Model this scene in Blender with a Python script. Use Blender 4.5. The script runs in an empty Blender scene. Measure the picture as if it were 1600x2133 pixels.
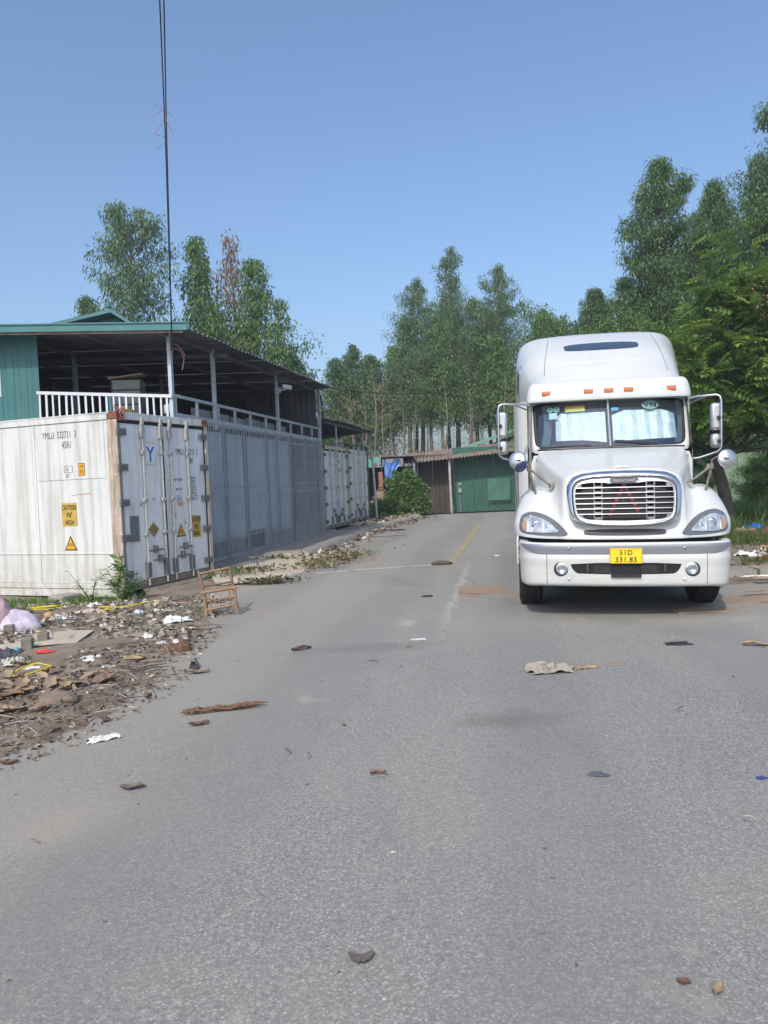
import bpy, bmesh, math, random
import numpy as np
from mathutils import Vector, Matrix, Euler
from mathutils.bvhtree import BVHTree
random.seed(7); RNG = np.random.default_rng(11)
S = bpy.context.scene; COL = S.collection; R = math.radians; PI = math.pi

# ------------------------------------------------------------------ camera, world, sun, exposure
cam_d = bpy.data.cameras.new('camera'); cam = bpy.data.objects.new('camera', cam_d); COL.objects.link(cam); S.camera = cam
EYE = 1.68
cam_d.sensor_fit = 'HORIZONTAL'; cam_d.sensor_width = 36.0; cam_d.lens = 36.0; cam_d.clip_start = .05; cam_d.clip_end = 2000
_p = math.atan(61.5 / 1600); _r = .041
_F = Vector((0, math.cos(_p), -math.sin(_p))); _R0 = Vector((1, 0, 0)); _U0 = Vector((0, math.sin(_p), math.cos(_p)))
_R = _R0 * math.cos(_r) - _U0 * math.sin(_r); _U = _R0 * math.sin(_r) + _U0 * math.cos(_r)
cam.matrix_world = Matrix(((_R.x, _U.x, -_F.x, 0), (_R.y, _U.y, -_F.y, 0), (_R.z, _U.z, -_F.z, EYE), (0, 0, 0, 1)))

SUN_EL, SUN_AZ = 44.0, 198.0     # azimuth of the sun clockwise from +Y (the way the camera looks)
W = bpy.data.worlds.new('World'); S.world = W; W.use_nodes = True
wn = W.node_tree; bg = wn.nodes['Background']
sky = wn.nodes.new('ShaderNodeTexSky'); sky.sky_type = 'NISHITA'; sky.sun_disc = False
sky.sun_elevation = R(SUN_EL); sky.sun_rotation = R(SUN_AZ)
sky.altitude = 0; sky.air_density = 1.1; sky.dust_density = 3.2; sky.ozone_density = 5.2
wn.links.new(sky.outputs[0], bg.inputs[0]); bg.inputs[1].default_value = .15
sl = bpy.data.lights.new('sun', 'SUN'); sl.energy = 2.0; sl.angle = R(1.0); sl.color = (1, .93, .81)
so = bpy.data.objects.new('sun', sl); COL.objects.link(so)
_sd = Vector((math.sin(R(SUN_AZ)) * math.cos(R(SUN_EL)), math.cos(R(SUN_AZ)) * math.cos(R(SUN_EL)), math.sin(R(SUN_EL))))
so.rotation_euler = _sd.to_track_quat('Z', 'Y').to_euler()
S.view_settings.view_transform = 'Standard'; S.view_settings.look = 'None'
S.view_settings.exposure = 0.45; S.view_settings.gamma = 1; S.view_settings.use_curve_mapping = False
S.render.engine = 'CYCLES'
S.cycles.max_bounces = 8; S.cycles.transparent_max_bounces = 12

# ------------------------------------------------------------------ mesh helpers
class MB:
    def __init__(s): s.v = []; s.f = []; s.m = []
    def add(s, vs, fs, m=0):
        o = len(s.v); s.v += [tuple(v) for v in vs]; s.f += [tuple(i + o for i in f) for f in fs]; s.m += [m] * len(fs)
    def box(s, c, d, rot=None, m=0):
        hx, hy, hz = d[0] / 2, d[1] / 2, d[2] / 2
        vs = [Vector((x, y, z)) for x in (-hx, hx) for y in (-hy, hy) for z in (-hz, hz)]
        if rot is not None: vs = [rot @ v for v in vs]
        c = Vector(c)
        s.add([v + c for v in vs], [(0, 1, 3, 2), (4, 6, 7, 5), (0, 4, 5, 1), (2, 3, 7, 6), (0, 2, 6, 4), (1, 5, 7, 3)], m)
    def bb(s, x0, x1, y0, y1, z0, z1, m=0): s.box(((x0 + x1) / 2, (y0 + y1) / 2, (z0 + z1) / 2), (x1 - x0, y1 - y0, z1 - z0), None, m)
    def tube(s, pts, r, n=8, m=0, cap=True):
        pts = [Vector(p) for p in pts]; k = len(pts); rs = r if isinstance(r, (list, tuple)) else [r] * k
        vs = []; prev = None
        for i, p in enumerate(pts):
            t = (pts[min(i + 1, k - 1)] - pts[max(i - 1, 0)]); t.normalize()
            if prev is None:
                a = Vector((0, 0, 1)) if abs(t.z) < .9 else Vector((1, 0, 0)); u = t.cross(a).normalized()
            else:
                u = prev - t * prev.dot(t); u.normalize()
            prev = u; w = t.cross(u)
            for j in range(n):
                a = 2 * PI * j / n; vs.append(p + (u * math.cos(a) + w * math.sin(a)) * rs[i])
        fs = [(i * n + j, i * n + (j + 1) % n, (i + 1) * n + (j + 1) % n, (i + 1) * n + j) for i in range(k - 1) for j in range(n)]
        if cap: fs += [tuple(range(n - 1, -1, -1)), tuple((k - 1) * n + j for j in range(n))]
        s.add(vs, fs, m)
    def bar(s, a, b, w, h, m=0):
        a = Vector(a); b = Vector(b); t = (b - a); L = t.length
        q = t.to_track_quat('X', 'Z').to_matrix(); s.box((a + b) / 2, (L, w, h), q, m)
    def lathe(s, prof, M4=None, n=24, m=0):
        vs = []
        for (r, z) in prof:
            for j in range(n):
                a = 2 * PI * j / n; v = Vector((r * math.cos(a), r * math.sin(a), z)); vs.append(M4 @ v if M4 else v)
        fs = [(i * n + j, i * n + (j + 1) % n, (i + 1) * n + (j + 1) % n, (i + 1) * n + j) for i in range(len(prof) - 1) for j in range(n)]
        s.add(vs, fs, m)
    def prism(s, poly, axis, a, b, m=0):
        # poly of 2d points extruded along axis from a to b
        def P(p, t): return {'x': (t, p[0], p[1]), 'y': (p[0], t, p[1]), 'z': (p[0], p[1], t)}[axis]
        n = len(poly); vs = [P(p, a) for p in poly] + [P(p, b) for p in poly]
        fs = [tuple(range(n)), tuple(range(2 * n - 1, n - 1, -1))] + [(i, n + i, n + (i + 1) % n, (i + 1) % n) for i in range(n)]
        s.add(vs, fs, m)
    def grid(s, rows, m=0, closed=False):
        nr, nc = len(rows), len(rows[0]); vs = [p for r_ in rows for p in r_]
        fs = [(i * nc + j, i * nc + (j + 1) % nc, (i + 1) * nc + (j + 1) % nc, (i + 1) * nc + j) for i in range(nr - 1) for j in range(nc if closed else nc - 1)]
        s.add(vs, fs, m)
    def mesh(s, name, mats, smooth=None):
        me = bpy.data.meshes.new(name); me.from_pydata(s.v, [], s.f)
        for m in (mats if isinstance(mats, (list, tuple)) else [mats]): me.materials.append(m)
        if len(set(s.m)) > 1: me.polygons.foreach_set('material_index', s.m)
        if smooth is not None:
            bm = bmesh.new(); bm.from_mesh(me); bmesh.ops.recalc_face_normals(bm, faces=bm.faces); bm.to_mesh(me); bm.free()
            me.polygons.foreach_set('use_smooth', [True] * len(me.polygons))
            if smooth < 179: me.set_sharp_from_angle(angle=R(smooth))
        else:
            bm = bmesh.new(); bm.from_mesh(me); bmesh.ops.recalc_face_normals(bm, faces=bm.faces); bm.to_mesh(me); bm.free()
        me.update(); return me
    def build(s, name, mats, parent=None, smooth=None, bevel=0, loc=(0, 0, 0), rot=(0, 0, 0)):
        o = bpy.data.objects.new(name, s.mesh(name, mats, smooth)); COL.objects.link(o)
        o.parent = parent; o.location = loc; o.rotation_euler = rot
        if bevel:
            b = o.modifiers.new('bevel', 'BEVEL'); b.width = bevel; b.segments = 2; b.limit_method = 'ANGLE'; b.angle_limit = R(40)
        return o

def link(name, me, parent=None, loc=(0, 0, 0), rot=(0, 0, 0), scale=(1, 1, 1)):
    o = bpy.data.objects.new(name, me); COL.objects.link(o); o.parent = parent; o.location = loc; o.rotation_euler = rot; o.scale = scale; return o
def tag(o, label=None, cat=None, group=None, kind=None):
    if label: o['label'] = label
    if cat: o['category'] = cat
    if group: o['group'] = group
    if kind: o['kind'] = kind
    return o
def thing(name, label, cat, loc=(0, 0, 0), rot=(0, 0, 0), group=None):
    o = bpy.data.objects.new(name, None); COL.objects.link(o); o.location = loc; o.rotation_euler = rot
    return tag(o, label, cat, group)
def text_obj(txt, name, mat, parent, loc, rot, h, squeeze=1.0, ext=.001, align='LEFT', spacing=1.0, bold=0.0, line=1.0):
    cu = bpy.data.curves.new('txt', 'FONT'); cu.body = txt; cu.size = h * 1.37; cu.extrude = ext; cu.align_x = align
    cu.space_character = spacing; cu.offset = bold; cu.resolution_u = 3; cu.space_line = line
    t = bpy.data.objects.new('txt', cu); COL.objects.link(t)
    me = bpy.data.meshes.new_from_object(t.evaluated_get(bpy.context.evaluated_depsgraph_get()))
    bpy.data.objects.remove(t); bpy.data.curves.remove(cu)
    me.materials.clear(); me.materials.append(mat)
    o = link(name, me, parent, loc, rot, (squeeze, 1, 1)); return o

# ------------------------------------------------------------------ materials
def _mat(name):
    m = bpy.data.materials.new(name); m.use_nodes = True; nt = m.node_tree
    return m, nt, nt.nodes['Principled BSDF']
def N(nt, t, **k):
    n = nt.nodes.new(t)
    for a, v in k.items(): setattr(n, a, v)
    return n
def noise(nt, vec, scale, detail=4, rough=.55, dist=0):
    n = N(nt, 'ShaderNodeTexNoise'); n.inputs['Scale'].default_value = scale; n.inputs['Detail'].default_value = detail
    n.inputs['Roughness'].default_value = rough; n.inputs['Distortion'].default_value = dist
    if vec is not None: nt.links.new(vec, n.inputs['Vector'])
    return n.outputs['Fac']
def ramp(nt, fac, stops):
    r_ = N(nt, 'ShaderNodeValToRGB'); e = r_.color_ramp.elements
    while len(e) < len(stops): e.new(.5)
    for i, (p, c) in enumerate(stops):
        e[i].position = p; e[i].color = (c, c, c, 1) if not isinstance(c, (tuple, list)) else (*c, 1)
    nt.links.new(fac, r_.inputs[0]); return r_.outputs[0]
def mix(nt, fac, a, b, mode='MIX'):
    m = N(nt, 'ShaderNodeMix', data_type='RGBA', blend_type=mode)
    for sock, v in ((m.inputs[0], fac), (m.inputs[6], a), (m.inputs[7], b)):
        if hasattr(v, 'is_linked'): nt.links.new(v, sock)
        elif isinstance(v, (int, float)): sock.default_value = v
        else: sock.default_value = (*v, 1)
    return m.outputs[2]
def mapping(nt, vec, scale=(1, 1, 1), rot=(0, 0, 0)):
    m = N(nt, 'ShaderNodeMapping'); m.inputs['Scale'].default_value = scale; m.inputs['Rotation'].default_value = rot
    nt.links.new(vec, m.inputs['Vector']); return m.outputs[0]
def bump(nt, b, h, strength=.3, dist=.01):
    n = N(nt, 'ShaderNodeBump'); n.inputs['Strength'].default_value = strength; n.inputs['Distance'].default_value = dist
    nt.links.new(h, n.inputs['Height']); nt.links.new(n.outputs[0], b.inputs['Normal'])
def coord(nt, kind='Object'): return N(nt, 'ShaderNodeTexCoord').outputs[kind]
def setp(b, rough=.6, metal=0, spec=.5, coat=0):
    b.inputs['Roughness'].default_value = rough; b.inputs['Metallic'].default_value = metal
    b.inputs['Specular IOR Level'].default_value = spec; b.inputs['Coat Weight'].default_value = coat; b.inputs['Coat Roughness'].default_value = .05

def mat(name, col, rough=.6, metal=0, var=.2, vs=4, dirt=None, dirt_amt=.5, dirt_scale=(3, 3, 3), dirt_lo=.5, bumpS=0, bumpScale=60, coat=0, spec=.5, fleck=None, fleck_lo=.66, fleck_scale=30):
    m, nt, b = _mat(name); c = coord(nt)
    f = noise(nt, c, vs, 5)
    lo = tuple(max(0, x * (1 - var)) for x in col); hi = tuple(min(1, x * (1 + var)) for x in col)
    out = mix(nt, ramp(nt, f, [(.3, 0.0), (.7, 1.0)]), lo, hi)
    if dirt:
        d = noise(nt, mapping(nt, c, dirt_scale), 1.0, 6, .62)
        d = ramp(nt, d, [(dirt_lo, 0.0), (min(1, dirt_lo + .22), dirt_amt)])
        out = mix(nt, d, out, dirt)
    if fleck:
        d = noise(nt, c, fleck_scale, 4, .6); out = mix(nt, ramp(nt, d, [(fleck_lo, 0.0), (fleck_lo + .04, 1.0)]), out, fleck)
    nt.links.new(out, b.inputs['Base Color']); setp(b, rough, metal, spec, coat)
    if bumpS: bump(nt, b, noise(nt, c, bumpScale, 5), bumpS, .01)
    return m
def flat(name, col, rough=.5, metal=0, spec=.5, coat=0):
    m, nt, b = _mat(name); b.inputs['Base Color'].default_value = (*col, 1); setp(b, rough, metal, spec, coat); return m

def leaf_mat(name, cols, trans=.35, rough=.45, spec=.4):
    # per-leaf random value in the attribute "rnd" picks the hue
    m, nt, b = _mat(name)
    a = N(nt, 'ShaderNodeAttribute', attribute_name='rnd')
    c = ramp(nt, a.outputs['Fac'], [(i / (len(cols) - 1), c) for i, c in enumerate(cols)])
    nt.links.new(c, b.inputs['Base Color']); setp(b, rough, 0, spec)
    tr = N(nt, 'ShaderNodeBsdfTranslucent'); nt.links.new(mix(nt, .5, c, (.16, .22, .03)), tr.inputs['Color'])
    ms = N(nt, 'ShaderNodeMixShader'); ms.inputs[0].default_value = trans
    nt.links.new(b.outputs[0], ms.inputs[1]); nt.links.new(tr.outputs[0], ms.inputs[2])
    nt.links.new(ms.outputs[0], nt.nodes['Material Output'].inputs['Surface']); return m

# truck paint: white gel coat with light road dirt
PAINT = mat('white_truck_paint', (.61, .62, .605), .3, 0, .035, 2, dirt=(.46, .43, .37), dirt_amt=.3, dirt_scale=(2.2, 2.2, 1.2), dirt_lo=.52, coat=.5)
def chrome(name, col=(.72, .73, .75), rough=.09):
    m, nt, b = _mat(name); c = coord(nt); f = noise(nt, c, 14, 5)
    r_ = ramp(nt, f, [(.35, rough), (.7, rough + .12)]); nt.links.new(r_, b.inputs['Roughness'])
    nt.links.new(mix(nt, ramp(nt, noise(nt, c, 30, 5), [(.55, 0.0), (.75, .25)]), col, (.35, .32, .28)), b.inputs['Base Color'])
    b.inputs['Metallic'].default_value = 1; return m
CHROME = chrome('chrome', rough=.14); SATIN = chrome('satin_metal', (.48, .48, .49), .3); FOIL = None
STRIPE = flat('silver_bumper_stripe', (.33, .34, .38), .38, .55)
RUBBER = mat('tyre_rubber', (.022, .022, .024), .8, 0, .3, 9)
BLACK = flat('black_plastic', (.018, .018, .02), .5); DARK = flat('dark_grey_plastic', (.06, .062, .068), .45)
GAP = flat('panel_gap', (.16, .165, .17), .7)
AMBER = flat('amber_lens', (.55, .16, .045), .25, 0, .6)
STEEL_OLD = mat('weathered_bracket_steel', (.19, .175, .155), .55, .3, .3, 40, dirt=(.22, .1, .045), dirt_amt=.7, dirt_scale=(30, 30, 30), dirt_lo=.52)
YELLOW_PLATE = flat('yellow_plate', (.84, .6, .02), .45); INK = flat('black_ink', (.02, .02, .02), .6); STENCIL = mat('worn_stencil_ink', (.045, .045, .048), .7, 0, .3, 20, fleck=(.5, .5, .47), fleck_lo=.6, fleck_scale=45); INK_GREY = flat('faded_ink', (.12, .125, .13), .7)
BLUE_INK = flat('blue_ink', (.02, .14, .5), .6)
def glass_tinted(name, tint, refl):
    m, nt, b = _mat(name)
    t = N(nt, 'ShaderNodeBsdfTransparent'); t.inputs[0].default_value = (*tint, 1)
    g = N(nt, 'ShaderNodeBsdfGlossy'); g.inputs['Roughness'].default_value = .02; g.inputs['Color'].default_value = (.9, .95, 1, 1)
    lw = N(nt, 'ShaderNodeLayerWeight'); lw.inputs['Blend'].default_value = .5
    pw = N(nt, 'ShaderNodeMath', operation='POWER'); nt.links.new(lw.outputs['Facing'], pw.inputs[0]); pw.inputs[1].default_value = 4
    fr = N(nt, 'ShaderNodeMath', operation='MULTIPLY_ADD'); nt.links.new(pw.outputs[0], fr.inputs[0]); fr.inputs[1].default_value = .85; fr.inputs[2].default_value = refl
    ms = N(nt, 'ShaderNodeMixShader'); nt.links.new(fr.outputs[0], ms.inputs[0]); nt.links.new(t.outputs[0], ms.inputs[1]); nt.links.new(g.outputs[0], ms.inputs[2])
    nt.links.new(ms.outputs[0], nt.nodes['Material Output'].inputs['Surface']); return m
GLASS = glass_tinted('windscreen_glass', (.8, .9, .91), .17)
LENS = glass_tinted('headlight_lens', (.92, .94, .95), .08)
ROOFGLASS = flat('dark_roof_window', (.03, .045, .075), .12, 0, .8, 1)
def foil_mat():
    m, nt, b = _mat('crinkled_foil'); c = coord(nt)
    b.inputs['Base Color'].default_value = (.86, .9, .9, 1); setp(b, .3, .7)
    bump(nt, b, noise(nt, c, 26, 6, .7), .9, .02); return m
FOIL = foil_mat()

# ground materials (world position so they do not stretch)
def asphalt_mat():
    m, nt, b = _mat('worn_asphalt'); c = coord(nt, 'Object')
    vo = N(nt, 'ShaderNodeTexVoronoi'); vo.inputs['Scale'].default_value = 105; nt.links.new(c, vo.inputs['Vector'])
    sep = N(nt, 'ShaderNodeSeparateColor'); nt.links.new(vo.outputs['Color'], sep.inputs[0])
    stone = ramp(nt, sep.outputs[0], [(0, (.13, .135, .14)), (.35, (.235, .24, .24)), (.65, (.32, .32, .315)), (.85, (.44, .435, .42)), (1, (.66, .65, .62))])
    edge = ramp(nt, vo.outputs['Distance'], [(.3, 1.0), (.75, .42)])
    base = mix(nt, 1.0, stone, edge, 'MULTIPLY')
    fine = noise(nt, c, 190, 4, .7)
    base = mix(nt, .42, base, ramp(nt, fine, [(.32, (.13, .132, .135)), (.5, (.29, .29, .285)), (.68, (.5, .495, .48))]))
    med = noise(nt, c, 34, 4, .7)
    base = mix(nt, 1.0, base, ramp(nt, med, [(.3, .74), (.7, 1.2)]), 'MULTIPLY')
    big = noise(nt, c, .32, 5, .6, .4)
    base = mix(nt, ramp(nt, big, [(.34, 0.0), (.66, .45)]), base, (.37, .36, .338))
    pat = noise(nt, mapping(nt, c, (1.6, .35, 1), (0, 0, R(-11))), 1.1, 6, .62)
    base = mix(nt, ramp(nt, pat, [(.5, 0.0), (.68, .34)]), base, (.2, .203, .212))
    # pale dust patches and brown smears
    du = noise(nt, c, 1.3, 6, .65, .8)
    base = mix(nt, ramp(nt, du, [(.64, 0.0), (.74, .55)]), base, (.45, .41, .35))
    pd = noise(nt, c, 2.9, 5, .6, .3)
    base = mix(nt, ramp(nt, pd, [(.70, 0.0), (.78, .35)]), base, (.13, .13, .132))
    # dusty band blown in from the dirt verge on the left and beyond
    sx = N(nt, 'ShaderNodeSeparateXYZ'); nt.links.new(c, sx.inputs[0])
    ma = N(nt, 'ShaderNodeMath', operation='MULTIPLY_ADD'); nt.links.new(sx.outputs[1], ma.inputs[0]); ma.inputs[1].default_value = -.12; ma.inputs[2].default_value = 1.05
    ad = N(nt, 'ShaderNodeMath', operation='ADD'); nt.links.new(sx.outputs[0], ad.inputs[0]); nt.links.new(ma.outputs[0], ad.inputs[1])
    wob = N(nt, 'ShaderNodeMath', operation='MULTIPLY_ADD'); nt.links.new(noise(nt, c, 1.8, 6, .65), wob.inputs[0]); wob.inputs[1].default_value = 1.6; nt.links.new(ad.outputs[0], wob.inputs[2])
    mr = N(nt, 'ShaderNodeMapRange'); nt.links.new(wob.outputs[0], mr.inputs[0]); mr.inputs[1].default_value = -.9; mr.inputs[2].default_value = .75; mr.inputs[3].default_value = .6; mr.inputs[4].default_value = 0
    base = mix(nt, mr.outputs[0], base, (.335, .312, .28))
    my = N(nt, 'ShaderNodeMapRange'); nt.links.new(sx.outputs[1], my.inputs[0]); my.inputs[1].default_value = 5; my.inputs[2].default_value = 16; my.inputs[3].default_value = 0; my.inputs[4].default_value = .38
    base = mix(nt, my.outputs[0], base, (.36, .352, .335))
    def stain(base, x, y, sx, sy, rot, col, amt):
        mp = N(nt, 'ShaderNodeMapping'); mp.vector_type = 'TEXTURE'; mp.inputs['Location'].default_value = (x, y, 0); mp.inputs['Rotation'].default_value = (0, 0, R(rot)); mp.inputs['Scale'].default_value = (sx, sy, 1)
        wq = N(nt, 'ShaderNodeMix', data_type='VECTOR'); wq.inputs[0].default_value = .3; nt.links.new(c, wq.inputs[4]); nt.links.new(wob_n.outputs['Color'], wq.inputs[5]); nt.links.new(wq.outputs[1], mp.inputs['Vector'])
        ln = N(nt, 'ShaderNodeVectorMath', operation='LENGTH'); nt.links.new(mp.outputs[0], ln.inputs[0]); return mix(nt, ramp(nt, ln.outputs['Value'], [(.35, amt), (1.0, 0.0)]), base, col)
    wob_n = N(nt, 'ShaderNodeTexNoise'); wob_n.inputs['Scale'].default_value = 4; wob_n.inputs['Detail'].default_value = 5; nt.links.new(c, wob_n.inputs['Vector'])
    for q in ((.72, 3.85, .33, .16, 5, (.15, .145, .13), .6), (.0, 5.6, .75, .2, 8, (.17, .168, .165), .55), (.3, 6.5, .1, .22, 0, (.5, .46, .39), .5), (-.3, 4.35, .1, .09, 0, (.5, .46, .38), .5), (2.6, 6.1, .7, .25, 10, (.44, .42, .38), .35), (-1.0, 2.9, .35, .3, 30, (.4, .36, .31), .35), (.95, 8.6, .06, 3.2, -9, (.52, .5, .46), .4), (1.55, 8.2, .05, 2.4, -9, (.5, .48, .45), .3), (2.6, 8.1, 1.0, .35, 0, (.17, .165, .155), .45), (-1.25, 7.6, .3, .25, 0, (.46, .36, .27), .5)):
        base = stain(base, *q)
    tw = N(nt, 'ShaderNodeTexWave', wave_type='BANDS', bands_direction='X'); tw.inputs['Scale'].default_value = .16; tw.inputs['Distortion'].default_value = 3.5; tw.inputs['Detail'].default_value = 4; tw.inputs['Detail Scale'].default_value = .6
    nt.links.new(mapping(nt, c, (1, 1, 1), (0, 0, R(10))), tw.inputs['Vector']); base = mix(nt, ramp(nt, tw.outputs['Fac'], [(.2, .3), (.6, 0.0)]), base, (.2, .2, .205))
    base = mix(nt, 1.0, base, (.96, .935, .865), 'MULTIPLY')
    nt.links.new(base, b.inputs['Base Color']); setp(b, .86, 0, .3)
    bump(nt, b, mix(nt, .6, vo.outputs['Distance'], fine), .5, .004); return m
ASPHALT = asphalt_mat()
def soil_mat(name, cols, sc=2.0):
    m, nt, b = _mat(name); c = coord(nt)
    a = noise(nt, c, sc, 8, .65, .5); d = noise(nt, c, sc * 9, 6, .7); e = noise(nt, c, 70, 4, .7)
    o = ramp(nt, a, [(.3, cols[0]), (.5, cols[1]), (.7, cols[2])])
    o = mix(nt, ramp(nt, d, [(.4, 0.0), (.7, .6)]), o, cols[3]); o = mix(nt, ramp(nt, e, [(.55, 0.0), (.75, .5)]), o, cols[4])
    nt.links.new(o, b.inputs['Base Color']); setp(b, .92, 0, .2); bump(nt, b, mix(nt, .5, d, e), .9, .03); return m
SOIL = soil_mat('littered_soil', [(.17, .132, .1), (.275, .22, .17), (.36, .305, .245), (.18, .14, .107), (.46, .405, .335)])
SANDY = soil_mat('sandy_concrete', [(.5, .43, .33), (.58, .51, .4), (.64, .56, .45), (.47, .41, .32), (.37, .32, .25)], 1.2)
CONCRETE = soil_mat('old_concrete', [(.28, .26, .23), (.36, .335, .3), (.43, .4, .355), (.27, .245, .21), (.21, .19, .16)], 1.5)
EARTH = soil_mat('far_earth', [(.12, .11, .07), (.16, .14, .09), (.2, .17, .12), (.1, .1, .05), (.24, .2, .15)], .6)

# ------------------------------------------------------------------ the setting: ground, road, pavement, kerbs
def fbm2(x, y, seed=0, oct=5, sc=1.0):
    # cheap value noise on arrays
    out = np.zeros_like(x, dtype=float); amp = 1; tot = 0
    for o in range(oct):
        xs = x * sc + 37.1 * o + seed * 11.3; ys = y * sc - 19.7 * o + seed * 5.7
        xi = np.floor(xs); yi = np.floor(ys); fx = xs - xi; fy = ys - yi
        fx = fx * fx * (3 - 2 * fx); fy = fy * fy * (3 - 2 * fy)
        def h(a, b):
            t = np.sin(a * 127.1 + b * 311.7 + 74.7 * seed) * 43758.5453; return t - np.floor(t)
        v = (h(xi, yi) * (1 - fx) + h(xi + 1, yi) * fx) * (1 - fy) + (h(xi, yi + 1) * (1 - fx) + h(xi + 1, yi + 1) * fx) * fy
        out += v * amp; tot += amp; amp *= .5; sc *= 2.03
    return out / tot

def sheet(name, poly, z, m, kind='structure'):
    b = MB(); b.add([(x, y, z) for x, y in poly], [tuple(range(len(poly)))]); return tag(b.build(name, m), kind=kind)
sheet('ground', [(-600, -300), (600, -300), (600, 900), (-600, 900)], -.12, EARTH)
road_poly = [(-3.5, -12), (70, -12), (70, 11.15), (4.9, 11.15), (10.7, 37.8), (1.5, 37.9), (.62, 33.2), (-.15, 30), (-1.0, 25), (-1.62, 20.5), (-2.3, 13.8), (-3.4, 13.5)]
sheet('road', road_poly, 0, ASPHALT)

def edge_x(Y):
    ys = [-10, 2, 3.4, 4.1, 4.8, 5.5, 6.2, 7.5, 8.6, 9.6, 10.6, 12, 13.3, 14.6]
    xs = [-2.6, -2.5, -2.45, -2.5, -2.5, -2.25, -2.02, -2.12, -2.22, -2.25, -2.42, -2.75, -3.0, -3.3]
    return np.interp(Y, ys, xs)
# dirt verge on the left: an uneven sheet that laps over the asphalt
ny, nx = 260, 170
Yg = np.r_[np.linspace(-8, 1.1, 20), np.linspace(1.2, 14.9, ny - 20)][:, None] * np.ones((1, nx)); u = (np.linspace(0, 1, nx) ** 1.5)[None, :] * np.ones((ny, 1))
ed = edge_x(Yg) + (fbm2(Yg, Yg * 0, 3, 5, 1.9) - .5) * .85
Xg = ed - u * (9.5 + ed * 0)
hgt = lambda x, y: (fbm2(x, y, 5, 5, .8) - .45) * .16 + (fbm2(x, y, 9, 4, 5.0) - .5) * .045
ramp_up = np.clip((ed - Xg) / .5, 0, 1)
Zg = -.012 + .016 * np.clip((ed - Xg) / .05, 0, 1) + ramp_up * (.03 + np.maximum(hgt(Xg, Yg), -.03))
Zg -= np.clip((Yg - 11.2) / 1.2, 0, 1) * np.clip((-3.4 - Xg) / 1, 0, 1) * .07
b = MB(); b.grid([[(Xg[i, j], Yg[i, j], Zg[i, j]) for j in range(nx)] for i in range(ny)])
verge = tag(b.build('dirt_verge', SOIL, smooth=180), kind='structure')
verge_bvh = BVHTree.FromPolygons([Vector(v) for v in b.v], b.f)
def ground_z(x, y):
    h = verge_bvh.ray_cast(Vector((x, y, 5)), Vector((0, 0, -1)))
    return max(h[0].z if h[0] is not None else 0, 0.0)

# pavement in front of the gate, with a sandy ramp running down to the road
GX = lambda Y: -7.258 + .2114 * Y
def slab_grid(name, rows, m): 
    bb_ = MB(); bb_.grid(rows); return tag(bb_.build(name, m, smooth=180), kind='structure')
rows = []
for Y in np.linspace(13.9, 26.5, 60):
    r_ = []
    kx = np.interp(Y, [13.9, 17.8, 19.0, 20.5, 24, 26.5], [-2.55, -1.75, -1.92, -1.72, -1.22, -.78])
    for t in np.linspace(0, 1, 14):
        x = GX(Y) - .6 + t * (kx - GX(Y) + .6); r_.append((x, Y, .1 + .006 * math.sin(x * 3 + Y * 2) - (.112 * min(1, max(0, (t - .3) / .35)) if Y < 18.4 else 0)))
    rows.append(r_)
slab_grid('pavement', rows, CONCRETE)
rows = []
for i, t in enumerate(np.linspace(0, 1, 40)):
    Y = 13.3 + 5.2 * t
    rx = np.interp(Y, [13.3, 15.2, 17.6, 18.5], [-2.2, -1.55, -.85, -1.6]) + .16 * (fbm2(np.array(Y), np.array(0.), 2, 4, 1.7) - .5)
    lx = np.interp(Y, [13.3, 15, 16.5, 18.5], [-3.05, -3.3, -3.0, -2.0]) + .3 * (fbm2(np.array(Y), np.array(3.), 2, 4, 1.4) - .5)
    rows.append([(lx + (rx - lx) * q, Y, -.004 + .03 * min(1, (1 - q) * 12) + .085 * (1 - q) ** 1.1 * math.sin(min(1, min(t * 6, (1 - t) * 8 + .2)) * PI / 2) + .01 * math.sin(9 * q + 4 * Y)) for q in np.linspace(0, 1, 14)])
slab_grid('sandy_ramp', rows, SANDY)
# kerb of rounded concrete stones along the far pavement
kerb = tag(bpy.data.objects.new('kerb', None), kind='structure'); COL.objects.link(kerb)
prof = [(-.16, -.05), (-.16, .07), (-.12, .13), (-.03, .15), (.06, .13), (.15, .07), (.2, -.02), (.2, -.05)]
kb = MB(); kb.prism(prof, 'y', -.53, .53); kme = kb.mesh('kerb_stone', CONCRETE, 50)
kp = [Vector((-1.98, 18.4, 0)), Vector((-1.72, 20.5, 0)), Vector((-1.2, 24, 0)), Vector((-.35, 28.5, 0)), Vector((.5, 32, 0)), Vector((1.6, 35.6, 0))]
acc = 0
for a, c_ in zip(kp, kp[1:]):
    d_ = c_ - a; L = d_.length; n_ = max(1, round(L / 1.08))
    for i in range(n_):
        p = a + d_ * ((i + .5) / n_)
        o = link('kerb_stone', kme, kerb, (p.x + random.uniform(-.015, .015), p.y, random.uniform(-.015, .01)), (random.uniform(-.02, .02), random.uniform(-.03, .03), math.atan2(d_.y, d_.x) - PI / 2 + random.uniform(-.02, .02)), (1, L / n_ / 1.08, 1))
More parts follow.
